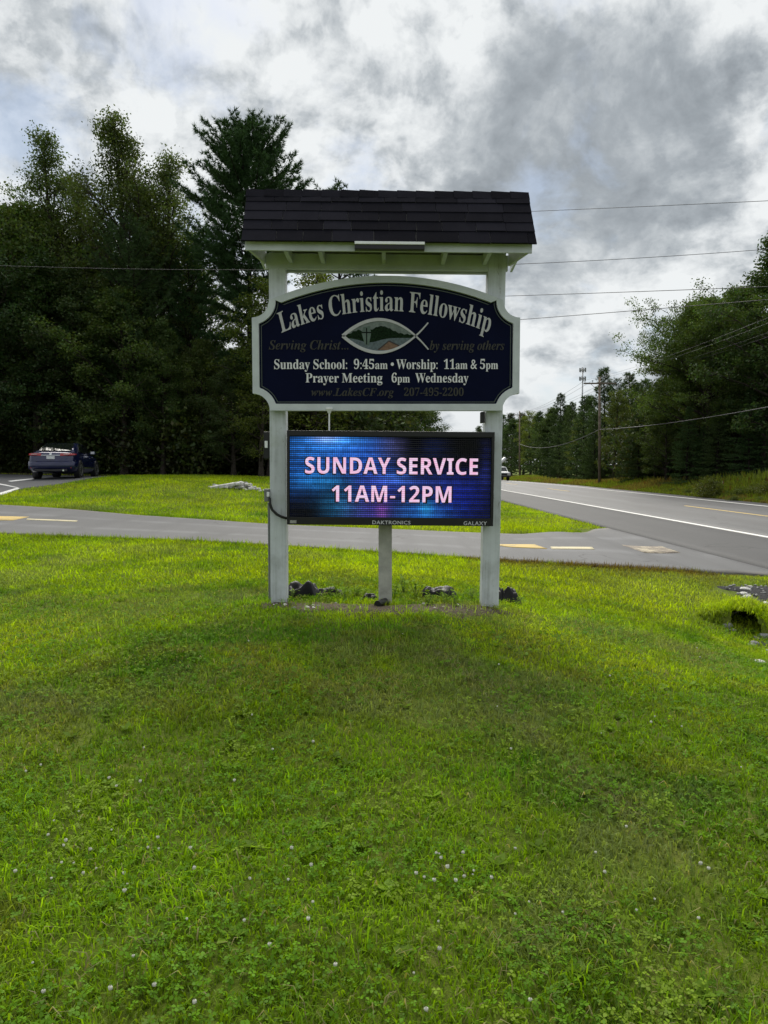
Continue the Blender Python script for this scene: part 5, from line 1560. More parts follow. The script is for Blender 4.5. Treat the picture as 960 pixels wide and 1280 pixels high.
for px, top, Y, key, lab in ((45, 215, 45, 'oak_c', 'bushy green tree filling the skyline between the two thin-leaved trees by the car'),
                             (100, 205, 46.5, 'ash_b', 'light thin-leaved tree just in front of the feathery topped tree'),
                             (178, 212, 46, 'ash_a', 'thin-leaved tree leaning on the feathery tree on the side of the tall pine'),
                             (200, 262, 44, 'oak_b', 'green bushy tree low between the feathery tree and the tall pine'),
                             (248, 285, 46, 'ash_b', 'open thin tree right beneath the lowest plumes of the tall pine')):
    plant_px(key, px, top, Y, 'broadleaf_tree', lab)
# --- right of the road
plant_px('maple', 888, 336, 49, 'maple_tree', 'big spreading maple with visible limbs beside the far verge of the road', rz=2.2, wide=.93)
plant_px('oak_a', 985, 245, 43, 'oak_tree', 'tall leafy tree rising out of the photo edge beyond the maple', rz=1.2, wide=1.15)
plant_px('oak_c', 905, 395, 55, 'oak_tree', 'dense tree standing behind the big maple', rz=.2)
plant_px('maple', 960, 380, 47, 'maple_tree', 'second maple crowding the big one on its far side from the sign', rz=4.0, wide=.8)
plant_px('oak_c', 874, 350, 53, 'oak_tree', 'round bushy tree filling in behind the near limbs of the big maple', rz=5.2, wide=.95)
plant_px('oak_c', 930, 325, 51, 'oak_tree', 'round bushy tree between the big maple and the tall tree at the photo edge', rz=3.1, wide=1.1)
for px, top, Y, key, lab in ((757, 456, 78, 'pine_young', 'pointed young pine right behind the utility pole with crossarm'), (702, 489, 104, 'pine_young', 'pointed pine nearest the cell tower'),
                             (785, 462, 74, 'pine_young', 'pale topped young pine between the crossarm pole and the maple'), (806, 470, 68, 'pine_young', 'young pine tucked under the near side of the big maple')):
    plant_px(key, px, top, Y, 'pine_tree', lab, wide=1.15)
RG = 'trees lining the far side of the road'
RGL = 'green tree in the thick row lining the far side of the road'
for px, top, Y, key in ((732, 492, 84, 'hemlock'), (770, 486, 66, 'birch'), (800, 498, 58, 'hemlock'), (835, 492, 52, 'oak_c'), (862, 505, 48, 'hemlock'), (900, 500, 46, 'hemlock'), (940, 480, 43, 'hemlock'), (985, 470, 41, 'hemlock'),
                        (716, 500, 96, 'pine_young'), (690, 507, 112, 'oak_c'), (676, 512, 124, 'pine_young'), (664, 512, 136, 'birch'), (652, 514, 150, 'pine_young'), (640, 514, 165, 'oak_b'), (628, 516, 180, 'pine_young'),
                        (745, 515, 75, 'pine_young'), (722, 522, 88, 'birch'), (700, 528, 100, 'hemlock'), (684, 530, 112, 'pine_young'), (820, 520, 56, 'birch'), (880, 530, 48, 'pine_young'), (868, 520, 62, 'hemlock'), (890, 515, 58, 'hemlock'), (912, 510, 56, 'hemlock'), (930, 512, 52, 'hemlock'), (952, 500, 50, 'hemlock'), (975, 505, 48, 'hemlock'), (850, 525, 66, 'hemlock'), (755, 520, 84, 'hemlock'), (735, 520, 92, 'hemlock'), (792, 515, 72, 'hemlock'), (1010, 470, 45, 'hemlock'), (1040, 420, 40, 'oak_b'), (1090, 380, 38, 'oak_a')):
    plant_px(key, px, top, Y, 'roadside_tree', RGL, group=RG, wide=1.1)
FB = 'trees in the second row beyond the far side of the road'
FBL = 'tree in the second row of the woods beyond the road, behind the evergreens'
for px, top, Y, key in ((640, 506, 200, 'oak_b'), (655, 508, 180, 'oak_c'), (672, 506, 150, 'oak_a'), (692, 498, 130, 'oak_c'), (712, 494, 118, 'oak_b'), (735, 480, 100, 'oak_a'), (770, 470, 92, 'pine_b'), (800, 462, 82, 'oak_b'),
                        (830, 455, 74, 'oak_c'), (865, 440, 66, 'oak_a'), (900, 425, 62, 'oak_b'), (940, 400, 60, 'oak_c'), (990, 380, 58, 'oak_a'), (1040, 360, 52, 'oak_c'),
                        (600, 524, 235, 'oak_a'), (615, 518, 220, 'pine_b'), (585, 541, 300, 'oak_b'), (565, 541, 300, 'oak_c'), (548, 540, 250, 'oak_a'), (530, 538, 200, 'oak_c'), (510, 525, 140, 'oak_b'), (540, 530, 170, 'oak_b')):
    plant_px(key, px, top, Y, 'woodland_tree', FBL, group=FB)
RU = 'leafy shrubs under the trees across the road'
RUL = 'leafy shrub under the trees on the bank across the road'
for px, Y, h in ((690, 96, 2.4), (712, 84, 2.6), (735, 72, 2.2), (760, 62, 2.6), (785, 60, 2.4), (830, 56, 2.6), (870, 52, 2.6), (905, 50, 2.6), (940, 48, 2.8), (975, 46, 2.8), (1010, 44, 2.8)):
    p = pt(px, 580, Y)
    plant('shrub_a', p[0] + 2.2, Y + 1.5, h * .5, 'shrub', RUL, 'shrub', RU, parts=('stem', 'foliage'))
plant_px('bank_bush', 890, 601, 40, 'shrub', 'bright green sapling bush on the bank near the fallen log', 'shrub', parts=('stem', 'foliage'))
for px in range(815, 1020, 17):
    Y = random.uniform(58, 66)
    p = pt(px, 570, Y)
    plant('shrub_a', p[0], Y, random.uniform(3.6, 5.0), 'shrub', RUL, 'shrub', RU, parts=('stem', 'foliage'), wide=.8)
BB = 'low weedy bushes on the bank across the road'
for px, Y, h in ((850, 43.5, .8), (872, 41, .9), (912, 38.5, 1.0), (930, 37.5, 1.1), (948, 36.5, 1.2), (965, 36, 1.0), (830, 46, .7), (905, 36.5, .6), (940, 35.2, .6), (985, 34.5, .9)):
    p = pt(px, 605, Y)
    plant('bank_bush', p[0] + .5, Y, h * .42, 'weedy_bush', 'low weedy bush on the bank across the road', 'bush', BB, parts=('stem', 'foliage'), wide=1.4)

# ------------------------------------------------------------------ woodland floor, verges, gravel
def floor_mat(name, a, b, s=1.5):
    m, N, out = new_mat(name)
    g = N.add('ShaderNodeNewGeometry').outputs['Position']
    n = N.m('ADD', N.m('MULTIPLY', N.noise(g, s, 5, .65), .6), N.m('MULTIPLY', N.noise(g, 22, 4, .7), .4))
    p = principled(N, out, N.ramp(n, [(.36, a), (.64, b)]), .95, 0, .1)
    bump(N, p, n, .8, .05)
    return m


M_LITTER = floor_mat('leaf_litter', (.018, .015, .009), (.045, .036, .020))
M_GRAVEL = floor_mat('dark_gravel', (.016, .017, .019), (.07, .07, .073), 30)
M_DIRT = floor_mat('bare_soil', (.045, .036, .024), (.12, .10, .07), 9)
M_VERGE = floor_mat('verge_soil', (.055, .06, .018), (.13, .10, .05), .8)

drape('woodland_floor', [(-70, 36.5), (-20, 37.2), (-13, 36.6), (-6, 36.3), (-2, 37.5), (3, 45), (5, 60), (6, 100)], [(-70, 120), (-40, 120), (-30, 120), (-20, 120), (-12, 120), (-4, 120), (2, 121), (6, 122)], 60, 40, .03, M_LITTER)
_va, _vb = roadline(8.7, 15, 5, 230)
drape('road_verge', _va, _vb, 260, 12, .012, M_VERGE)
_va, _vb = roadline(14.6, 60, 5, 230)
drape('woodland_floor', _va, _vb, 160, 24, .02, M_LITTER)

# ------------------------------------------------------------------ lawn
_gx = np.arange(-42, 42.01, .25); _gy = np.arange(-3, 60.01, .25)
_GX, _GY = np.meshgrid(_gx, _gy, indexing='ij')
_GZ = H(_GX, _GY)


def HQ(x, y):
    """fast ground height, with the small unevenness of the sheet"""
    fx = np.clip((x + 42) / .25, 0, len(_gx) - 1.01); fy = np.clip((y + 3) / .25, 0, len(_gy) - 1.01)
    i = fx.astype(int); j = fy.astype(int); u = fx - i; v = fy - j
    z = (_GZ[i, j] * (1 - u) + _GZ[i + 1, j] * u) * (1 - v) + (_GZ[i, j + 1] * (1 - u) + _GZ[i + 1, j + 1] * u) * v
    return z + np.where((np.abs(x) < 25) & (y < 40) & (y > 0), (fnoise(x, y, .8, 3) - .5) * .035, 0)


def paved(x, y, m=0.0):
    q = x - road_near(y)
    return inside(x, y, DRIVE) | inside(x, y, LOT) | ((q > ROAD_L - .02 - m) & (q < 8.75 + m)) | ((y > D_NEAR[-1][1] - .3) & (y < D_FAR[-1][1] + .2) & (x > 5.0) & (q < 0))


DIRT = [(-.58, 6.62, .34, .20), (-.08, 6.54, .40, .26), (.40, 6.62, .30, .20), (.74, 6.66, .36, .26), (-.98, 6.72, .2, .14)]


def bare(x, y):
    w = np.zeros(np.shape(x))
    for cx, cy, a, b in DIRT:
        w = np.maximum(w, np.exp(-((x - cx) / a) ** 2 - ((y - cy) / b) ** 2))
    return w


GR_C = hit(956, 742)


def sample(n, y0, y1, power, xmax=lambda y: .60 * y + 2.0):
    """points in the part of the lawn ahead, thinner with distance"""
    u = np.linspace(y0, y1, 2000)
    pdf = xmax(u) * u ** -power
    c = np.cumsum(pdf); c /= c[-1]
    y = np.interp(rng.random(n), c, u)
    x = rng.uniform(-1, 1, n) * xmax(y)
    return x, y


def lawn_tint(x, y, n):
    """colour of the grass by place: differences of species, feeding and drying, with sunlit patches painted in"""
    A = fnoise(x, y, 2.4, 40); B = fnoise(x, y, .8, 50); Cn = fnoise(x, y, .33, 60)
    base = np.array([.178, .298, .006])
    c = np.repeat(base[None], n, 0)
    def blend(c, col, w):
        w = np.clip(w, 0, 1)[:, None]
        return c * (1 - w) + np.array(col)[None] * w
    # lush yellow green beyond the sign and along the ditch, sunlit glow painted in
    yel = np.clip((y - 6.2) / 2.5, 0, 1) * .85
    yel = np.maximum(yel, np.exp(-((x - (1.2 + (6.6 - y) * .55)) / .55) ** 2) * (y > 4.2) * (x > .8) * .8)
    yel = np.maximum(yel, np.clip((-x - 1.6) / 1.2, 0, 1) * np.clip((y - 4.2) / 1.4, 0, 1) * .8)
    yel = yel * np.clip(.30 + 1.7 * (A - .28), 0, 1.1)
    c = blend(c, [.40, .50, .004], yel)
    c = blend(c, [.32, .41, .005], np.clip((A - .5) * 5, 0, .6) * np.clip((B - .35) * 4, 0, 1))
    c = blend(c, [.085, .195, .008], np.clip((.46 - B) * 5, 0, 1) * (1 - yel * .6))
    c = blend(c, [.24, .18, .06], np.clip((Cn - .56) * 5, 0, .45) * np.clip((A - .36) * 4, 0, 1) * (1 - yel * .8))
    c = blend(c, [.21, .225, .10], np.clip((fnoise(x, y, 1.1, 70) - .56) * 5, 0, .6) * (1 - yel * .7))
    c = c * (.66 + .68 * fnoise(x, y, 1.4, 170))[:, None] * (.72 + .56 * fnoise(x, y, .22, 180))[:, None]
    # pale dry track pressed into the turf
    tr = np.array([hit(*q)[:2] for q in ((545, 815), (600, 862), (660, 912), (725, 965), (790, 1020), (880, 1090))])
    d = np.full(n, 9.0)
    for i in range(len(tr) - 1):
        a, b = tr[i], tr[i + 1]; e = b - a
        t = np.clip(((x - a[0]) * e[0] + (y - a[1]) * e[1]) / (e @ e), 0, 1)
        d = np.minimum(d, np.hypot(x - a[0] - t * e[0], y - a[1] - t * e[1]))
    c = blend(c, [.23, .235, .11], np.exp(-(d / .10) ** 2) * np.clip(fnoise(x, y, .3, 75) * 1.6 - .2, 0, .75))
    # reddish weeds along the near edge of the driveway
    edge = (y > 9.4) & (y < 12.2) & (x > 1.3)
    dr = np.interp(x, [q[0] for q in D_NEAR], [q[1] for q in D_NEAR])
    c = blend(c, [.16, .085, .035], edge * np.exp(-np.maximum(dr - y, 0) / .6) * np.clip((fnoise(x, y, .5, 80) - .25) * 4, 0, .95))
    return c


def blades(x, y, hgt, wid, col, lean=(.25, 1.1), three=False, zoff=0.0):
    n = len(x)
    z = HQ(x, y) - .004 + zoff
    az = rng.uniform(0, 2 * pi, n)
    ln = rng.uniform(*lean, n)
    h = hgt * rng.uniform(.55, 1.35, n)
    d = np.stack([np.cos(az), np.sin(az), np.zeros(n)], 1)
    f = az + rng.uniform(-1.2, 1.2, n) + pi / 2
    s = np.stack([np.cos(f), np.sin(f), np.zeros(n)], 1) * (wid * rng.uniform(.6, 1.3, n))[:, None] * .5
    P = np.stack([x, y, z], 1)
    up = np.array([0, 0, 1.0])
    tip = P + d * (h * np.sin(ln))[:, None] + up * (h * np.cos(ln))[:, None]
    cc = col * rng.uniform(.6, 1.42, n)[:, None]
    if three:
        V = np.stack([P - s, P + s, tip], 1)
        F = np.arange(n * 3).reshape(-1, 3)
        return V.reshape(-1, 3), [F], np.repeat(cc, 3, 0)
    mid = P + d * (h * .5 * np.sin(ln * .45))[:, None] + up * (h * .58 * np.cos(ln * .45))[:, None]
    V = np.stack([P - s, P + s, mid + s * .8, mid - s * .8, tip], 1)
    i = np.arange(n)[:, None] * 5
    return V.reshape(-1, 3), [i + np.array([[0, 1, 2, 3]]), i + np.array([[3, 2, 4]])], np.repeat(cc, 5, 0)


def merge(name, parts, mat, kind='stuff', label=None):
    V = []; F = []; C = []; k = 0
    for v, f, c in parts:
        V.append(v); C.append(c); F += [q + k for q in f]; k += len(v)
    o = link(name, fast_mesh(name, np.concatenate(V), F, np.concatenate(C)), mat)
    if kind: o['kind'] = kind
    if label: o['label'] = label; o['category'] = name.split('_')[-1]
    return o


M_GRASS = leaf_mat('grass_blades', 0.50, (1.14, 1.17, .45), 0.015, 0)
M_CLOVER = leaf_mat('clover_leaves', 0.35, (1.2, 1.15, .5), 0.008, 0)


def lawn():
    parts = []
    # foreground
    x, y = sample(400000, 1.5, 8.2, .85)
    k = (bare(x, y) < rng.uniform(.15, .9, len(x))) & ~paved(x, y)
    # clumpy growth
    k &= rng.random(len(x)) < np.clip(.45 + 1.5 * (fnoise(x, y, .16, 20) - .3), .25, 1)
    x, y = x[k], y[k]
    hg = .030 + .030 * fnoise(x, y, .5, 30)
    parts.append(blades(x, y, hg, .0046 + .0005 * y, lawn_tint(x, y, len(x)), (.3, 1.25)))
    # behind the sign up to the driveway and the ditch
    x, y = sample(190000, 7.8, 16, .6)
    k = (~paved(x, y)) & (np.hypot((x - GR_C[0] - .15) / .85, (y - GR_C[1]) / .5) > 1)
    x, y = x[k], y[k]
    parts.append(blades(x, y, np.full(len(x), .062), .0115, lawn_tint(x, y, len(x)), (.3, 1.15)))
    # island between driveway, lot and road
    x, y = sample(210000, 15, 38, .3, lambda y: .62 * y + 1)
    q = x - road_near(y)
    k = (~paved(x, y)) & (q < ROAD_L)
    x, y = x[k], y[k]
    parts.append(blades(x, y, np.full(len(x), .10), .026, lawn_tint(x, y, len(x)), (.3, 1.1), True))
    # dead straw lying in the sward
    x, y = sample(12000, 1.5, 8, 1.0)
    k = (fnoise(x, y, .5, 60) > rng.uniform(.35, .62, len(x))) & ~paved(x, y)
    x, y = x[k], y[k]
    parts.append(blades(x, y, np.full(len(x), .055), .0035 + .0004 * y, np.repeat(np.array([[.25, .225, .09]]), len(x), 0), (1.0, 1.5), zoff=.014))
    # longer coarse blades that the mower missed
    x, y = sample(9000, 1.5, 8, 1.0)
    k = (fnoise(x, y, .7, 160) > .5) & ~paved(x, y)
    x, y = x[k], y[k]
    parts.append(blades(x, y, np.full(len(x), .085), .0055 + .0003 * y, lawn_tint(x, y, len(x)) * 1.15, (.4, 1.3)))
    merge('lawn_grass', parts, M_GRASS)
    # fresh upright tufts, edges and feet of the posts
    parts = []
    tx, ty = sample(240, 1.8, 7.5, .9)
    tx = np.concatenate([tx, rng.normal(-1.02, .16, 14), rng.normal(.98, .2, 16), rng.uniform(-.7, .8, 22)])
    ty = np.concatenate([ty, rng.normal(6.72, .07, 14), rng.normal(6.72, .08, 16), rng.uniform(6.4, 6.75, 22)])
    nb = rng.integers(6, 16, len(tx))
    x = np.repeat(tx, nb) + rng.normal(size=nb.sum()) * .022; y = np.repeat(ty, nb) + rng.normal(size=nb.sum()) * .022
    parts.append(blades(x, y, np.full(len(x), .085), .005, lawn_tint(x, y, len(x)) * np.array([1.15, 1.25, 1.0]), (.1, .8)))
    # ragged fringe where lawn meets asphalt
    for A, n, hh in ((D_NEAR, 9000, .10), (D_FAR, 9000, .11)):
        A2 = np.array([q[:2] for q in A])
        s = np.concatenate([[0], np.cumsum(np.linalg.norm(np.diff(A2, axis=0), axis=1))])
        u = rng.random(n) * s[-1]
        x = np.interp(u, s, A2[:, 0]); y = np.interp(u, s, A2[:, 1])
        w = np.abs(rng.normal(size=n)) * .10 * (.4 + fnoise(x, y, .7, 90))
        y = y + (w if A is D_FAR else -w)
        k = ~paved(x, y)
        x, y = x[k], y[k]
        parts.append(blades(x, y, np.full(len(x), hh), .016, lawn_tint(x, y, len(x)) * .85, (.1, 1.0), True))
    merge('tall_grass', parts, M_GRASS)


def clover():
    n = 84000
    x, y = sample(n, 1.5, 9, 1.0)
    w = fnoise(x, y, .55, 110)
    k = (w > rng.uniform(.30, .66, n)) & (bare(x, y) < .4) & ~paved(x, y)
    x, y = x[k], y[k]; n = len(x)
    z = HQ(x, y) + rng.uniform(.012, .040, n)
    az = rng.uniform(0, 2 * pi, n)
    r = rng.uniform(.004, .0078, n) * (1 + .04 * y)
    tilt = rng.normal(size=(n, 2)) * .35
    Vs = []
    for j in range(3):
        a = az + j * 2 * pi / 3
        ca, sa = np.cos(a), np.sin(a)
        for (l, t) in ((0.1, 0), (.75, .62), (1.5, .72), (1.85, 0), (1.5, -.72), (.75, -.62)):
            dx = r * (l * ca - t * sa); dy = r * (l * sa + t * ca)
            Vs.append(np.stack([x + dx, y + dy, z + tilt[:, 0] * dx + tilt[:, 1] * dy + (.25 * np.abs(t)) * r - .12 * l * r], 1))
    V = np.stack(Vs, 1).reshape(-1, 3)
    i = np.arange(n)[:, None] * 18
    F = np.concatenate([i + np.arange(6)[None] + 6 * j for j in range(3)])
    g = rng.uniform(.7, 1.35, n)[:, None]
    c = np.array([.10, .215, .010])[None] * g
    lit = (fnoise(x, y, .4, 130) > .58)[:, None]  # paler, yellower leaves in random patches
    c = np.where(lit, np.array([.17, .26, .02])[None] * g, c)
    merge('clover', [(V, [F], np.repeat(c, 18, 0))], M_CLOVER)
    # white clover heads
    V = []; F = []
    px = np.concatenate([rng.uniform(0, 420, 32), rng.uniform(480, 900, 20), rng.uniform(60, 200, 14), rng.uniform(520, 640, 10), rng.uniform(300, 960, 14)])
    py = np.concatenate([rng.uniform(930, 1275, 32), rng.uniform(1030, 1275, 20), rng.uniform(1030, 1130, 14), rng.uniform(1080, 1120, 10), rng.uniform(800, 1000, 14)])
    r0 = np.random.default_rng(9)
    for a, b in zip(px, py):
        p = hit(a, b)
        rad = r0.uniform(.004, .0085)
        cz = HQ(p[:1], p[1:2])[0] + r0.uniform(.03, .055)
        k = len(V)
        for t in range(4):
            th = pi * (t + .5) / 4
            for s in range(7):
                ph = 2 * pi * s / 7 + t * .4
                rr = rad * r0.uniform(.8, 1.15)
                V.append((p[0] + rr * sin(th) * cos(ph), p[1] + rr * sin(th) * sin(ph), cz + rr * cos(th) * .9))
        for t in range(3):
            for s in range(7):
                F.append((k + t * 7 + s, k + (t + 1) * 7 + s, k + (t + 1) * 7 + (s + 1) % 7, k + t * 7 + (s + 1) % 7))
    fl = np.tile(np.array([[.62, .62, .54]]), (len(V), 1)) * rng.uniform(.8, 1.15, (len(V), 1))
    merge('clover_flowers', [(np.array(V), [np.array(F)], fl)], leaf_mat('clover_bloom', .2, (1, 1, 1), .02, 0))
    # broad light green weeds lying flat in the turf
    parts = []
    wx, wy = sample(260, 1.7, 6, 1.1)
    V = []; C = []
    for a, b in zip(wx, wy):
        m = rng.integers(5, 10)
        lc = np.array([.14, .24, .018]) * rng.uniform(.6, 1.25)
        for j in range(m):
            t = rng.uniform(0, 2 * pi); L = rng.uniform(.025, .065); w = L * rng.uniform(.22, .36)
            e = rng.uniform(.1, .7)
            z0 = HQ(np.array([a]), np.array([b]))[0] + .012
            d = np.array([cos(t) * cos(e), sin(t) * cos(e), sin(e)]); s = np.array([-sin(t), cos(t), 0])
            o = np.array([a, b, z0])
            V += [o, o + d * L * .5 + s * w, o + d * L + np.array([0, 0, -.25 * L * e]), o + d * L * .5 - s * w]
            C += [lc] * 4
    merge('weeds', [(np.array(V), [np.arange(len(V)).reshape(-1, 4)], np.array(C))], M_CLOVER)


lawn()
clover()


def far_verge():
    """tall rough grass on the far side of the road"""
    n = 60000
    y = 26 * (200 / 26) ** rng.random(n)
    q = 8.85 + np.abs(rng.normal(size=n)) * 1.3
    x = road_near(y) + q
    z = H(x, y)
    h = rng.uniform(.12, .42, n) * np.clip(.4 + (q - 8.8) * .6, .3, 1.1) * (1 + (y > 60) * .3)
    az = rng.uniform(0, 2 * pi, n); ln = rng.uniform(.05, .5, n)
    w = .012 + .0011 * y
    P = np.stack([x, y, z], 1)
    s = np.stack([np.ones(n), rng.normal(size=n) * .3, np.zeros(n)], 1) * w[:, None]
    tip = P + np.stack([np.cos(az) * np.sin(ln) * h, np.sin(az) * np.sin(ln) * h, np.cos(ln) * h], 1)
    V = np.stack([P - s, P + s, tip], 1).reshape(-1, 3)
    g = fnoise(x, y, 4, 140)
    c = np.where((g > .52)[:, None], np.array([[.16, .14, .045]]), np.array([[.14, .18, .025]])) * rng.uniform(.6, 1.3, (n, 1))
    br = (rng.random(n) < .06)[:, None]
    c = np.where(br, np.array([[.14, .06, .03]]), c)
    merge('roadside_grass', [(V, [np.arange(n * 3).reshape(-1, 3)], np.repeat(c, 3, 0))], M_GRASS)


far_verge()

# ------------------------------------------------------------------ stones, soil, plastic at the sign
M_STONE = simple('pale_stone', (0.56, 0.55, 0.53), 0.85, 0.25, 6, spec=0.2, bmp=0.4)
M_STONE2 = simple('grey_stone', (0.24, 0.24, 0.24), 0.85, 0.3, 7, spec=0.2, bmp=0.4)
M_PLASTIC = simple('black_plastic_film', (0.008, 0.008, 0.009), 0.45, 0.2, 10, spec=0.22)


def stone_mesh(seed, sx, sy, sz):
    import bmesh
    r = np.random.default_rng(seed)
    bm = bmesh.new()
    bmesh.ops.create_icosphere(bm, subdivisions=2, radius=1)
    cuts = [(r.normal(size=3), r.uniform(.55, .9)) for _ in range(9)]
    for v in bm.verts:
        p = np.array(v.co)
        for nrm, d in cuts:
            nn = nrm / np.linalg.norm(nrm)
            e = p @ nn
            if e > d:
                p = p - nn * (e - d) * .9
        p += r.normal(size=3) * .02
        v.co = p * (sx, sy, sz)
    me = bpy.data.meshes.new('stone')
    bm.to_mesh(me); bm.free()
    return me


STONES = [stone_mesh(i, 1, random.uniform(.6, .9), random.uniform(.45, .7)) for i in range(6)]
for m_ in STONES:
    m_.materials.append(M_STONE)
STONES2 = [m_.copy() for m_ in STONES]
for m_ in STONES2:
    m_.materials.clear(); m_.materials.append(M_STONE2)


def stone(p, s, label, group=None, pale=True, name='rock', dz=0.0, i=None):
    o = bpy.data.objects.new(name, random.choice(STONES if pale else STONES2) if i is None else (STONES if pale else STONES2)[i])
    COL.objects.link(o)
    o.location = (p[0], p[1], h1(p[0], p[1]) + s * .10 + dz)
    o.scale = (s, s, s)
    o.rotation_euler = (random.uniform(-.3, .3), random.uniform(-.3, .3), random.uniform(0, 6))
    return set_tag(o, label, 'rock', group)


RP = 'pale rocks heaped on the grass island'
RPL = 'pale broken rock in the heap on the grass island left of the sign'
c = hit(302, 611)
# a low mound of broken stone: big pieces below, smaller on top
for k in range(70):
    t = random.random()
    x = c[0] + random.gauss(0, .46); y = c[1] + random.gauss(0, .25)
    d = abs(x - c[0])
    stone((x, y), random.uniform(.06, .15), RPL, RP, random.random() < .8, dz=max(0, .24 - .3 * d) * random.random())
# a long flat slab lying at its near end
o = MB().box((-.55, -.16, -.06), (.55, .16, .06), .03).build('slab', M_STONE)
q = hit(283, 610.5)
o.location = (q[0], q[1], h1(q[0], q[1]) + .10); o.rotation_euler = (.05, -.16, .1)
set_tag(o, 'long pale stone slab sloping off the end of the rock heap', 'rock')

# gravel bed ringed by white stones, and the ditch with its pipe
g = GR_C


def disc(name, c, rx, ry, off, mat, kind='structure', n=40, rot=0.0, noise=.12, seed=1):
    r = np.random.default_rng(seed)
    a = np.linspace(0, 2 * pi, n, endpoint=False)
    w = 1 + noise * np.sin(a * 3 + 1) + noise * .6 * np.sin(a * 7 + 2) + r.normal(size=n) * noise * .25
    rings = [np.zeros((1, 2))]
    for f in (.35, .7, 1.0):
        rings.append(np.stack([np.cos(a) * rx * w * f, np.sin(a) * ry * w * f], 1))
    P = np.concatenate(rings)
    ca, sa = cos(rot), sin(rot)
    X = c[0] + P[:, 0] * ca - P[:, 1] * sa; Y = c[1] + P[:, 0] * sa + P[:, 1] * ca
    Z = HQ(X, Y) + off
    Z[-n:] -= off * 1.3
    F3 = np.array([[0, 1 + i, 1 + (i + 1) % n] for i in range(n)])
    F4 = np.array([[1 + k * n + i, 1 + (k + 1) * n + i, 1 + (k + 1) * n + (i + 1) % n, 1 + k * n + (i + 1) % n] for k in range(2) for i in range(n)])
    o = link(name, fast_mesh(name, np.stack([X, Y, Z], 1), [F3, F4]), mat)
    if kind: o['kind'] = kind
    return o


disc('gravel_bed', (g[0] + .20, g[1]), .78, .46, .035, M_GRAVEL, seed=3, noise=.2)
GP = 'dark pebbles of the gravel bed'
for k in range(60):
    a_ = random.uniform(0, 6.28); q_ = random.random() ** .5
    stone((g[0] + .2 + .74 * q_ * cos(a_), g[1] + .43 * q_ * sin(a_)), random.uniform(.018, .04), 'dark grey pebble of the gravel bed near the road', GP, False, 'pebble', dz=.035)
WS = 'white stones edging the gravel bed'
for px, py, s in ((931, 739, .105), (930, 744, .08), (933, 748, .085), (945, 752, .11), (955, 755, .08), (966, 756, .10), (978, 752, .10), (936, 735, .07)):
    p = hit(px, py)
    stone(p, s, 'white rounded stone edging the gravel bed near the road', WS)
# the culvert: a corrugated pipe end looking out of the ditch bank
p = hit(932, 799)
cp = empty('culvert_pipe', (p[0] + .12, p[1] + .25, h1(p[0], p[1]) + .03), radians(-28), 'dark corrugated culvert pipe opening in the grassy ditch bank', 'pipe')
m = MB()
R_ = .25
prof = []
for k in range(22):
    yy = k * .05
    prof.append((yy + .13, R_ + (.012 if k % 2 else 0)))
n = 20
v = []
for yy, rr in prof:
    v += [(rr * cos(2 * pi * j / n), yy, rr * sin(2 * pi * j / n)) for j in range(n)]
f = [(i * n + j, i * n + (j + 1) % n, (i + 1) * n + (j + 1) % n, (i + 1) * n + j) for i in range(len(prof) - 1) for j in range(n)]
b0 = len(v)
v += [((rr - .02) * cos(2 * pi * j / n), yy, (rr - .02) * sin(2 * pi * j / n)) for yy, rr in prof for j in range(n)]
f += [(b0 + i * n + j, b0 + (i + 1) * n + j, b0 + (i + 1) * n + (j + 1) % n, b0 + i * n + (j + 1) % n) for i in range(len(prof) - 1) for j in range(n)]
f += [(j, b0 + j, b0 + (j + 1) % n, (j + 1) % n) for j in range(n)]
e = b0 + (len(prof) - 1) * n
f.append(tuple(e + j for j in range(n)))
m.add(v, f).build('pipe', M_BLACK, cp, True)
# soil bank over the pipe
r_ = np.random.default_rng(8)
nx, ny = 26, 22
gx, gy = np.meshgrid(np.linspace(-.5, .55, nx), np.linspace(-.03, .9, ny), indexing='ij')
hh = .265 * np.exp(-(gx / .34) ** 2) * np.clip((gy + .03) / .06, 0, 1) * np.clip((.9 - gy) / .6, 0, 1)
hh += (fnoise(gx + 9, gy, .2, 5) - .5) * .05
ca, sa = cos(radians(-28)), sin(radians(-28))
WX = cp.location.x + gx * ca - gy * sa; WY = cp.location.y + gx * sa + gy * ca
WZ = HQ(WX, WY) + hh - .02
V = np.stack([WX, WY, WZ], -1).reshape(-1, 3)
i = np.arange(nx * ny).reshape(nx, ny)
F = np.stack([i[:-1, :-1], i[1:, :-1], i[1:, 1:], i[:-1, 1:]], -1).reshape(-1, 4)
fx_, fy_ = gx.ravel()[F].mean(1), gy.ravel()[F].mean(1)
F = F[~((np.abs(fx_ + .02 * np.sin(fy_ * 40)) < .155) & (fy_ < .10))]
o = link('soil_bank', fast_mesh('soil_bank', V, [F], smooth=True), M_GROUND); o['kind'] = 'structure'
nb = 5200
u = rng.choice(np.where((gy.ravel() > .03) | (np.abs(gx.ravel()) > .20))[0], nb)
bx = V[u, 0] + rng.normal(size=nb) * .03; by = V[u, 1] + rng.normal(size=nb) * .03
bv, bf, bc = blades(bx, by, np.full(nb, .13), .010, lawn_tint(bx, by, nb), (.3, 1.6))
bv = bv + np.repeat(np.stack([np.zeros(nb), np.zeros(nb), V[u, 2] - HQ(bx, by)], 1), 5, 0)
merge('bank_grass', [(bv, bf, bc)], M_GRASS)
disc('ditch_gravel', (p[0] + .42, p[1] - .32), .55, .34, .02, M_GRAVEL, seed=5)
CB = 'rough stones round the culvert mouth'
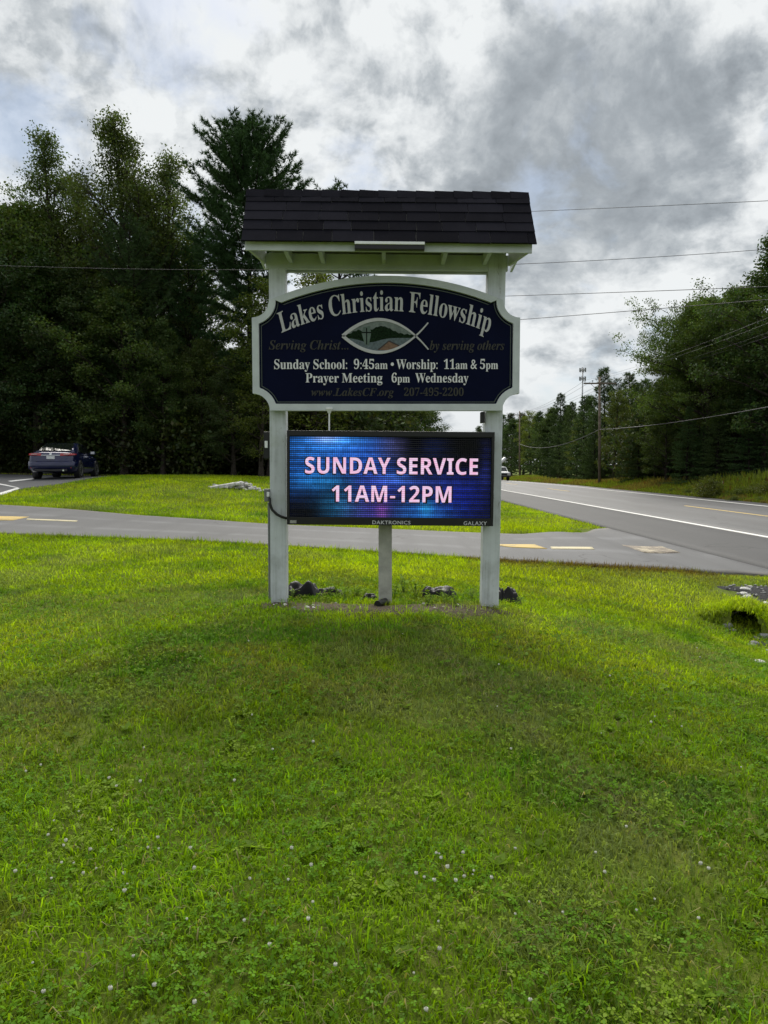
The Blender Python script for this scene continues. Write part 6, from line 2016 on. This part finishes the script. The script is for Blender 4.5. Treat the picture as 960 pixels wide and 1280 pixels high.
for gx_, gy_, s_ in ((-.21, -.03, .085), (.20, -.04, .08), (-.25, .04, .06), (.27, .03, .07), (-.14, -.10, .05), (.13, -.12, .055)):
    stone((cp.location.x + gx_ * ca - gy_ * sa, cp.location.y + gx_ * sa + gy_ * ca), s_, 'rough grey stone round the mouth of the culvert', CB, False, dz=.22 if gy_ > .045 else 0)
DS = 'stones lying in the ditch below the culvert'
for k in range(9):
    a = hit(random.uniform(938, 985), random.uniform(798, 832))
    stone(a, random.uniform(.04, .09), 'grey stone lying in the ditch below the culvert pipe', DS, k % 3 == 0)

# soil patches at the posts
for k, (cx, cy, a, b) in enumerate(DIRT):
    disc('bare_soil', (cx, cy), a * 1.1, b * 1.15, .014, M_DIRT, seed=20 + k, noise=.22)


def crumple(name, px, py, w, d, h, seed, label):
    """a crumpled scrap of plastic film lying on the ground"""
    r = np.random.default_rng(seed)
    p = hit(px, py)
    n, m_ = 30, 20
    U, W = np.meshgrid(np.linspace(-1, 1, n), np.linspace(-1, 1, m_), indexing='ij')
    ph = r.uniform(0, 6, 8)
    rag = 1 + .18 * np.sin(U * 5 + ph[0]) + .12 * np.sin(W * 7 + ph[1])
    X = U * w * (1 + .12 * np.sin(W * 4 + ph[2])); Y = W * d * rag
    rid = np.zeros_like(U)
    for k in range(7):
        a = r.uniform(0, pi); f = r.uniform(1.5, 5)
        rid += np.abs(np.sin((U * cos(a) + W * sin(a) * .7) * f + r.uniform(0, 6))) * r.uniform(.3, 1) / (f ** .5)
    rid = (rid - rid.min()) / (rid.max() - rid.min())
    edge = np.clip((1 - np.maximum(np.abs(U), np.abs(W)) ** 3) * 1.4, 0, 1)
    Z = h * (.15 + .85 * rid) * edge + .008
    WX, WY = p[0] + X, p[1] + Y
    V = np.stack([WX, WY, HQ(WX, WY) + Z], -1).reshape(-1, 3)
    i = np.arange(n * m_).reshape(n, m_)
    F = np.stack([i[:-1, :-1], i[1:, :-1], i[1:, 1:], i[:-1, 1:]], -1).reshape(-1, 4)
    o = link(name, fast_mesh(name, V, [F], smooth=True), M_PLASTIC)
    return set_tag(o, label, 'plastic sheet')


crumple('plastic_sheet', 378, 745, .165, .12, .16, 1, 'crumpled black plastic sheet bunched against the left sign post')
crumple('plastic_sheet', 409, 743, .15, .08, .07, 2, 'thin ragged strip of black plastic trailing through the weeds beside the left post')
crumple('plastic_sheet', 549, 746, .17, .11, .12, 3, 'humped scrap of black plastic between the middle post and the right post')
crumple('plastic_sheet', 635, 753, .11, .11, .16, 4, 'black plastic heap pressed against the outer side of the right post')
crumple('plastic_sheet', 462, 750, .07, .06, .06, 5, 'small brown black scrap of plastic on the soil before the middle post')
# black drain stub at the middle post
q = hit(476, 759)
m = MB().tube([(q[0] - .03, q[1] - .05, q[2] + .035), (q[0] + .04, q[1] + .12, q[2] + .03)], .034, 12)
o = m.build('drain_pipe', M_BLACK); set_tag(o, 'short black pipe stub sticking out of the soil at the middle post', 'pipe')
PS = 'small stones on the soil round the sign posts'
for k in range(44):
    cx, cy, a, b = random.choice(DIRT)
    stone((cx + random.gauss(0, a * .45), cy + random.gauss(0, b * .45)), random.uniform(.012, .036), 'small pale stone on the bare soil round the sign posts', PS, random.random() < .6, 'pebble')
# weeds growing at the posts
M_STEM = simple('green_stem', (.10, .16, .03), .7, .2)
WD = 'leafy weeds round the sign posts'


def weed(x, y, s, seed, label):
    r = np.random.default_rng(seed)
    V = []; C = []
    z0 = h1(x, y)
    for j in range(int(46)):
        a = r.uniform(0, 2 * pi); rad = abs(r.normal()) * s * .5
        zz = r.uniform(.1, 1) * s * .75
        o = np.array([x + rad * cos(a), y + rad * sin(a), z0 + zz])
        t = r.uniform(0, 2 * pi); e = r.uniform(-.2, .8); L = s * r.uniform(.16, .32)
        d = np.array([cos(t) * cos(e), sin(t) * cos(e), sin(e)]); sd = np.array([-sin(t), cos(t), 0]) * L * .32
        V += [o, o + d * L * .5 + sd, o + d * L, o + d * L * .5 - sd]
        C += [np.array([.16, .26, .02]) * r.uniform(.6, 1.3)] * 4
    F = [np.arange(len(V)).reshape(-1, 4)]
    root = empty('weed', (0, 0, 0), 0, label, 'weed', WD)
    link('foliage', fast_mesh('foliage', np.array(V), F, np.array(C)), M_CLOVER, root)
    tb = Tubes()
    for j in range(5):
        a = r.uniform(0, 6.28)
        tb.add([(x, y, z0 - .01), (x + .1 * s * cos(a), y + .1 * s * sin(a), z0 + .3 * s), (x + .3 * s * cos(a), y + .3 * s * sin(a), z0 + .75 * s)], [.003, .0025, .0015], 4)
    link('stem', tb.mesh('stem'), M_STEM, root)


for k, (px, py, s) in enumerate(((505, 742, .16), (520, 748, .14), (492, 748, .13), (430, 750, .13), (447, 746, .10), (556, 754, .12), (590, 751, .11), (535, 757, .10), (412, 747, .11), (648, 758, .09), (570, 758, .10), (366, 748, .08))):
    p = hit(px, py)
    weed(p[0], p[1], s * 1.35, 60 + k, 'leafy green weed on the bare soil round the sign posts')

# ------------------------------------------------------------------ logs and dead branches on the far bank
def log(px0, py0, px1, py1, r0, label, name='fallen_log'):
    a, b = hit(px0, py0), hit(px1, py1)
    b = np.array([b[0], a[1] + (b[1] - a[1]) * .4, 0]); b[2] = h1(b[0], b[1])
    P = [a * (1 - t) + b * t + np.array([0, 0, r0 * .8 + .06 * sin(t * 5)]) for t in np.linspace(0, 1, 7)]
    tb = Tubes(); tb.add(P, np.linspace(r0, r0 * .55, 7), 8)
    for k in (2, 4, 5):
        q = P[k]; d = np.array([random.uniform(-.4, .4), random.uniform(-.3, .3), random.uniform(.2, .5)])
        tb.add([q, q + d * .6, q + d * 1.3], [r0 * .35, r0 * .2, .01], 5)
    set_tag(link(name, tb.mesh(name), M_BARK), label, 'log')


log(860, 612, 888, 604.5, .13, 'grey fallen log lying in the weeds of the far bank')
log(925, 600, 962, 591, .10, 'dark dead branch lying high on the far bank at the photo edge', 'dead_branch')

# ------------------------------------------------------------------ poles, wires, tower
M_POLE = simple('weathered_pole_wood', (0.20, 0.16, 0.125), 0.85, 0.3, 3, spec=0.15)
M_WIRE = simple('dark_wire', (0.03, 0.03, 0.032), 0.6, 0.1)
M_GLASS_INS = simple('grey_insulator', (0.25, 0.26, 0.27), 0.3, 0.1)


def utility_pole(px, top, Y, arm, label, lean=0.0):
    p = pt(px, top, Y)
    z0 = h1(p[0], Y)
    h = p[2] - z0
    o = empty('utility_pole', (p[0], Y, z0), 0, label, 'utility pole', 'utility poles along the far side of the road')
    MB().tube([(lean * h, 0, -.4), (0, 0, h)], [.125, .085], 12).build('pole', M_POLE, o, True)
    if arm:
        MB().box((-arm, -.19, h - .62), (arm, -.09, h - .50), .008).build('crossarm', M_POLE, o)
        for s in (-1, 1):
            MB().tube([(0, -.15, h - 1.3), (s * arm * .55, -.15, h - .62)], .02, 5).build('brace', M_STEEL, o)
    for s in ((-.92, -.45, .45, .92) if arm else (0,)):
        x = s * arm
        zb = h - .50 if arm else h
        MB().tube([(x, -.14, zb), (x, -.14, zb + .08), (x, -.14, zb + .09), (x, -.14, zb + .2)], [.015, .015, .05, .035], 8).build('insulator', M_GLASS_INS, o)
    return np.array([p[0], Y, z0]), h


PA, hA = utility_pole(749.5, 471, 62, 1.35, 'utility pole with a crossarm standing before the evergreens across the road', .018)
PB, hB = utility_pole(649.5, 514, 112, 0.8, 'farther utility pole beside the white truck and the right sign post', .010)
PC = np.array([19.6, 18.0, h1(19.6, 18)]); hC = 9.4


def wire(a, b, sag, r, label, n=26, group=None, name='utility_wire'):
    a = np.array(a); b = np.array(b)
    P = [a * (1 - t) + b * t - np.array([0, 0, 4 * sag * t * (1 - t)]) for t in np.linspace(0, 1, n)]
    tb = Tubes(); tb.add(P, np.full(n, r), 5)
    set_tag(link(name, tb.mesh(name), M_WIRE), label, 'wire', group)


LWR = 'thin lines strung between the crossarm poles along the road'
for s in (-.92, -.45, .45, .92):
    a = PA + [s * 1.35, -.14, hA - .3]; b = PC + [s * 1.35, 0, hC]
    wire(a, b, .7, .007, 'thin power line strung from the crossarm pole along the road', group=LWR)
    c2 = PB + [s * .8, -.14, hB - .3]
    wire(a, c2, .6, .010, 'thin power line strung from the crossarm pole along the road', group=LWR)
wire(PA + [0, -.2, 4.75], PC + [0, 0, 5.4], .55, .026, 'thick sagging cable from the crossarm pole to the photo edge')
wire(PA + [0, -.2, 4.75], PB + [0, -.2, 5.2], 1.0, .028, 'thick sagging cable between the two utility poles')
far = np.array([12.5, 190, 4.5])
for s in (-.7, .7):
    wire(PB + [s, 0, hB - .3], far + [s, 0, 2.5], .6, .02, 'thin power line leading away from the farther pole', group='thin lines beyond the farther pole')


def cross_wire(pts, Y0, label):
    """line crossing above the lawn and the road; its ends are off to both sides"""
    a = pt(pts[0][0], pts[0][1], Y0); b = pt(pts[-1][0], pts[-1][1], Y0)
    d = (b - a)
    P = [a + d * t + np.array([0, 0, .0]) for t in np.linspace(-1.0, 2.0, 3)]
    A, B = a - d * (28 / np.linalg.norm(d)), b + d * (14 / np.linalg.norm(d))
    # sag so that the middle point is met
    L = np.linalg.norm(B - A)
    n = 60
    if len(pts) == 3:
        mpt = pt(pts[1][0], pts[1][1], Y0)
        t = np.dot(mpt - a, d) / np.dot(d, d)
        dz = (a + d * t)[2] - mpt[2]
        k = dz / max(t * (1 - t), 1e-3)
    else:
        k = .3
    Q = [a + d * t - np.array([0, 0, k * t * (1 - t)]) for t in np.linspace(-28 / np.linalg.norm(d), 1 + 14 / np.linalg.norm(d), n)]
    tb = Tubes(); tb.add(Q, np.full(n, .011), 5)
    set_tag(link('overhead_wire', tb.mesh('overhead_wire'), M_WIRE), label, 'wire')


cross_wire([(0, 332), (640, 330.5), (940, 313)], 30, 'overhead line that crosses both sides of the sign at roof height')


def slant_wire(a, b, label):
    """overhead line running from the right edge back behind the left woods"""
    a = pt(*a); b = pt(*b)
    d = b - a
    tb = Tubes()
    Q = [a + d * t - np.array([0, 0, 0.4 * t * (1 - t)]) for t in np.linspace(-.15, 1.35, 60)]
    tb.add(Q, np.full(60, .0125), 5)
    set_tag(link('overhead_wire', tb.mesh('overhead_wire'), M_WIRE), label, 'wire')


slant_wire((300, 276, 60), (960, 251, 31), 'topmost overhead line, meeting the shingled roof at its upper corner')
slant_wire((300, 376.5, 60), (825, 363.5, 29), 'overhead line right of the sign, second lowest, above the name board corner')
slant_wire((300, 422, 60), (815, 386.5, 28), 'lowest overhead line, meeting the name board at its upper corner')

p = pt(728.5, 459, 210)
ct = empty('cell_tower', (p[0], 210, h1(p[0], 210)), 0, 'thin grey cell tower with antennas above the far treetops', 'tower')
hh_ = p[2] - h1(p[0], 210)
MB().tube([(0, 0, 0), (0, 0, hh_)], [.34, .16], 10).build('mast', M_STEEL, ct, True)
for zz in (hh_ - .8, hh_ - 3.2):
    m = MB()
    for k in range(3):
        a = k * 2 * pi / 3 + .4
        m.tube([(0, 0, zz), (0.8 * cos(a), 0.8 * sin(a), zz)], .09, 5)
    m.tube([(0.8 * cos(t), 0.8 * sin(t), zz) for t in np.linspace(0, 2 * pi, 13)], .07, 5)
    pl_ = m.build('antenna_platform', M_STEEL, ct)
    for k in range(6):
        a = k * 2 * pi / 6
        x, y = 0.85 * cos(a), 0.85 * sin(a)
        MB().box((x - .11, y - .08, zz - .55), (x + .11, y + .08, zz + .6), .03).build('antenna', M_GREYBOX, pl_)

# ------------------------------------------------------------------ vehicles
def car_paint(name, base, rough=.25):
    m, N, out = new_mat(name)
    g = N.add('ShaderNodeTexCoord').outputs['Object']
    n = N.noise(g, 4, 4, .6)
    p = principled(N, out, N.ramp(n, [(.3, tuple(q * .85 for q in base)), (.7, base)]), rough, .25, .5)
    p.inputs['Coat Weight'].default_value = .55
    p.inputs['Coat Roughness'].default_value = .04
    return m


M_CARBLUE = car_paint('navy_car_paint', (.0035, .007, .052))
M_CARWHITE = car_paint('white_car_paint', (.72, .73, .74), .35)
M_CARGLASS = simple('tinted_glass', (.006, .008, .008), .04, .05, spec=.8)
M_TYRE = simple('tyre_rubber', (.012, .012, .012), .8, .2)
M_RIM = simple('alloy_rim', (.55, .56, .57), .3, .1, metal=.9)
M_TAIL = simple('red_tail_lens', (.35, .012, .016), .12, .1, spec=.7)
M_CLEAR = simple('clear_lens', (.55, .50, .50), .12, .1, spec=.7)
M_CHROME = simple('chrome_trim', (.75, .76, .78), .12, .05, metal=1.0)
M_PLATE = simple('licence_plate_white', (.62, .64, .66), .5, .15, 30)
M_DARKTRIM = simple('black_trim', (.012, .012, .013), .5, .1)


def loft(sections, cap=True):
    """sections: list of equal length point rings"""
    n = len(sections[0])
    v = [q for s in sections for q in s]
    f = [(i * n + j, i * n + (j + 1) % n, (i + 1) * n + (j + 1) % n, (i + 1) * n + j) for i in range(len(sections) - 1) for j in range(n)]
    if cap:
        f += [tuple(range(n))[::-1], tuple((len(sections) - 1) * n + j for j in range(n))]
    return MB().add(v, f)


def wheel(parent, x, y, r, w, spokes=10):
    t = empty('wheel'); t.parent = parent; t.location = (x, y, r)
    s = 1 if x > 0 else -1
    ring = [(r * .70, -w / 2), (r * .93, -w / 2), (r, -w * .38), (r, w * .38), (r * .93, w / 2), (r * .70, w / 2)]
    n = 28
    v = [(b, a * cos(2 * pi * k / n), a * sin(2 * pi * k / n)) for k in range(n) for a, b in ring]
    f = [(k * 6 + j, ((k + 1) % n) * 6 + j, ((k + 1) % n) * 6 + (j + 1) % 6, k * 6 + (j + 1) % 6) for k in range(n) for j in range(6)]
    MB().add(v, f).build('tyre', M_TYRE, t, True)
    m = MB().tube([(s * w * .1, 0, 0), (s * w * .42, 0, 0)], r * .17, 12)
    for k in range(spokes):
        a = 2 * pi * k / spokes
        m.tube([(s * w * .40, r * .1 * cos(a), r * .1 * sin(a)), (s * w * .44, r * .68 * cos(a), r * .68 * sin(a))], r * .055, 5)
    m.tube([(s * w * .45, r * .67 * cos(q), r * .67 * sin(q)) for q in np.linspace(0, 2 * pi, 25)], r * .045, 5)
    m.build('rim', M_RIM, t, True)
    MB().tube([(-s * w * .1, 0, 0), (s * w * .06, 0, 0)], r * .70, 20).build('brake_disc', M_DARKTRIM, t)


def sedan():
    p = hit(64, 600.5)
    root = empty('parked_car', (-13.38, 29.75, 0), radians(8.5), 'dark navy blue sedan parked at the edge of the woods, seen from behind', 'car')
    root.location.z = h1(-13.4, 31.8) + .03
    # body stations along y from the rear (0) to the front (4.75): half width, bottom, shoulder height
    st = [(0.00, .70, .40, .86), (0.04, .80, .34, .95), (.14, .86, .27, 1.02), (.42, .90, .22, 1.055), (.95, .915, .19, 1.045), (1.6, .915, .18, .985), (2.6, .915, .18, .955), (3.4, .912, .18, .93), (3.95, .895, .19, .87), (4.4, .85, .22, .77), (4.66, .76, .27, .66), (4.75, .62, .34, .56)]
    S = []
    for y, w, zb, zs in st:
        h = zs - zb
        half = [(w * .86, zb), (w * .97, zb + .10 * h), (w, zb + .36 * h), (w * .995, zb + .62 * h), (w * .965, zb + .84 * h), (w * .90, zb + .955 * h), (w * .74, zs + .012), (w * .40, zs + .03)]
        S.append([(x, y, z) for x, z in half] + [(-x, y, z) for x, z in reversed(half)])
    body = loft(S).build('body', M_CARBLUE, root, True)
    # cabin
    cs = [(.62, .73, .70, 1.06, 1.065), (1.02, .735, .62, 1.0, 1.27), (1.50, .75, .58, .98, 1.435), (2.1, .76, .58, .96, 1.47), (2.7, .76, .58, .95, 1.44), (3.15, .75, .60, .94, 1.26), (3.72, .73, .70, .91, .93)]
    G = []
    for y, wb, wt, z0, z1 in cs:
        half = [(wb + .06, z0 - .05), (wb + .01, z0 + .02), (wb * .42 + wt * .58 + .01, z0 + (z1 - z0) * .62), (wt, z1 - .035 * min(1, (z1 - z0) * 3)), (wt * .8, z1)]
        G.append([(x, y, z) for x, z in half] + [(-x, y, z) for x, z in reversed(half)])
    loft(G).build('cabin', M_CARBLUE, root, True)
    def quadpane(name, P, par=root, mat=M_CARGLASS, t=.006):
        P = [np.array(q, float) for q in P]
        nn = np.cross(P[1] - P[0], P[3] - P[0]); nn /= np.linalg.norm(nn)
        v = [q + nn * t for q in P] + [q - nn * .004 for q in P]
        k = len(P)
        f = [tuple(range(k)), tuple(range(2 * k - 1, k - 1, -1))] + [(i, k + i, k + (i + 1) % k, (i + 1) % k) for i in range(k)]
        return MB().add(v, f).build(name, mat, par)
    # rear window with the bright tray seen in it
    rw = quadpane('rear_window', [(-.625, .66, 1.10), (.625, .66, 1.10), (.60, 1.02, 1.275), (.545, 1.42, 1.425), (-.545, 1.42, 1.425), (-.60, 1.02, 1.275)], t=.022)
    quadpane('windscreen', [(.60, 3.62, .985), (-.60, 3.62, .985), (-.53, 2.86, 1.40), (.53, 2.86, 1.40)], t=.02)
    for s in (1, -1):
        a = [(s * .755, 1.32, 1.06), (s * .765, 2.08, 1.035), (s * .64, 2.08, 1.40), (s * .635, 1.62, 1.375)]
        b = [(s * .765, 2.14, 1.033), (s * .76, 3.22, .99), (s * .635, 2.80, 1.37), (s * .64, 2.14, 1.40)]
        for q in (a, b):
            quadpane('side_window', q if s > 0 else q[::-1], t=.016)
        # wheel arches, wheels, mirrors, lights
        for y in (.98, 3.72):
            MB().tube([(s * .70, y, .335), (s * .922, y, .335)], .385, 28).build('wheel_arch', M_DARKTRIM, root)
            wheel(root, s * .80, y, .325, .255)
        mi = loft([[(s * .78, 3.02, 1.00), (s * .78, 3.10, 1.00), (s * .78, 3.10, 1.06), (s * .78, 3.02, 1.06)], [(s * .92, 2.98, .99), (s * .92, 3.10, .99), (s * .92, 3.10, 1.13), (s * .92, 2.98, 1.13)], [(s * 1.02, 3.0, 1.01), (s * 1.02, 3.08, 1.01), (s * 1.02, 3.08, 1.12), (s * 1.02, 3.0, 1.12)]]).build('mirror', M_CARBLUE, root, False)
        MB().box((min(s * .845, s * 1.0), 2.972, 1.01), (max(s * .845, s * 1.0), 2.982, 1.115)).build('mirror_glass', M_CHROME, mi)
        # tail light wraps round the corner
        v0 = [(s * .36, .010, .90), (s * .66, .000, .915), (s * .80, .045, .92), (s * .885, .20, .93), (s * .90, .42, .945)]
        v1 = [(s * .36, .030, .995), (s * .66, .030, 1.0), (s * .80, .085, .995), (s * .873, .22, .99), (s * .885, .40, .975)]
        off = np.array([0, -.02, 0])
        v = [tuple(np.array(q) + off + [s * .012 * (i > 1), 0, 0]) for i, q in enumerate(v0)] + [tuple(np.array(q) + off + [s * .012 * (i > 1), 0, 0]) for i, q in enumerate(v1)]
        v += [(x - s * .02 * (i % 5 > 1), y + .05, z) for i, (x, y, z) in enumerate(v)]
        f = [(i, i + 1, 6 + i, 5 + i) for i in range(4)] + [(10 + i, 15 + i, 16 + i, 11 + i) for i in range(4)] + [(i, 10 + i, 11 + i, i + 1) for i in range(4)] + [(5 + i, 6 + i, 16 + i, 15 + i) for i in range(4)] + [(0, 5, 15, 10), (4, 14, 19, 9)]
        tl = MB().add(v, f).build('tail_light', M_TAIL, root)
        MB().box((min(s * .50, s * .72), -.032, .945), (max(s * .50, s * .72), -.018, .968), .004).build('reverse_lens', M_CLEAR, tl)
        MB().box((min(s * .55, s * .78), .0, .40), (max(s * .55, s * .78), .03, .435), .004).build('rear_reflector', M_TAIL, root)
        for y0, y1 in ((1.20, 2.11), (2.11, 3.20)):
            MB().box((min(s * .914, s * .932), y1 - .18 - .16, .83), (max(s * .914, s * .932), y1 - .18, .86), .006).build('door_handle', M_CHROME, root)
    # bumper, trunk lid seam strip, plate
    B = []
    for x, y in ((-.93, .34), (-.88, .10), (-.70, -.015), (0, -.045), (.70, -.015), (.88, .10), (.93, .34)):
        B.append([(x, y, .36), (x, y - .025, .44), (x, y - .03, .60), (x, y + .02, .68), (x * .97, y + .12, .68), (x * .97, y + .12, .36)])
    loft(B).build('rear_bumper', M_CARBLUE, root, True)
    MB().box((-.62, -.03, .27), (.62, .10, .365), .02).build('rear_valance', M_DARKTRIM, root)
    MB().box((-.36, -.022, .905), (.36, .02, .93), .006).build('chrome_strip', M_CHROME, root)
    MB().box((-.155, -.024, .765), (.155, .012, .885), .006).build('licence_plate', M_PLATE, root)
    MB().tube([(0, -.012, .965), (0, .03, .965)], .045, 16).build('badge', M_CHROME, root)
    MB().tube([(.48, -.05, .31), (.48, .10, .31)], .035, 10).build('exhaust_pipe', M_CHROME, root)


sedan()


def truck():
    """white pickup far down the road, its lift boom raised over the bed"""
    Y = 93
    x = 15.0
    root = empty('white_truck', (x, Y, h1(x, Y) + .04), radians(4), 'small white truck far down the road with a white boom raised over it', 'truck')
    S = []
    for y, w, zb, zs in ((0, .80, .55, 1.0), (.08, .92, .50, 1.10), (.5, .95, .48, 1.12), (1.6, .95, .48, 1.15), (3.2, .95, .5, 1.15), (5.2, .95, .5, 1.15), (5.35, .92, .55, 1.1)):
        h = zs - zb
        half = [(w * .95, zb), (w, zb + .3 * h), (w, zb + .8 * h), (w * .93, zs), (w * .5, zs + .02)]
        S.append([(q, y, z) for q, z in half] + [(-q, y, z) for q, z in reversed(half)])
    loft(S).build('body', M_CARWHITE, root, True)
    G = []
    for y, wb, wt, z1 in ((.95, .86, .80, 1.16), (1.65, .88, .74, 1.76), (2.9, .88, .74, 1.80), (3.15, .88, .78, 1.16)):
        half = [(wb, 1.10), (wt, z1 - .06 if z1 > 1.3 else 1.13), (wt * .85, z1)]
        G.append([(q, y, z) for q, z in half] + [(-q, y, z) for q, z in reversed(half)])
    loft(G).build('cab', M_CARWHITE, root)
    MB().add([(-.72, .99, 1.22), (.72, .99, 1.22), (.66, 1.54, 1.70), (-.66, 1.54, 1.70)], [(0, 1, 2, 3)]).build('windscreen', M_CARGLASS, root)
    for s in (-1, 1):
        MB().box((min(s * .84, s * .875), 1.75, 1.22), (max(s * .84, s * .875), 2.75, 1.62)).build('side_window', M_CARGLASS, root)
        MB().box((s * .68 - .16, -.02, .80), (s * .68 + .16, .04, .96), .02).build('headlight', M_CLEAR, root)
        for y in (1.0, 4.2):
            wheel(root, s * .82, y, .38, .26, 6)
    MB().box((-.5, -.02, .72), (.5, .03, .95), .01).build('grille', M_DARKTRIM, root)
    MB().box((-.94, -.10, .50), (.94, .02, .68), .03).build('front_bumper', M_DARKTRIM, root)
    MB().box((-.65, 2.3, 1.72), (.1, 2.95, 1.98), .05).build('boom_base', M_CARWHITE, root)
    MB().tube([(-.35, 2.6, 1.86), (.95, 3.0, 2.85)], [.20, .24], 10).build('boom', M_CARWHITE, root)


truck()
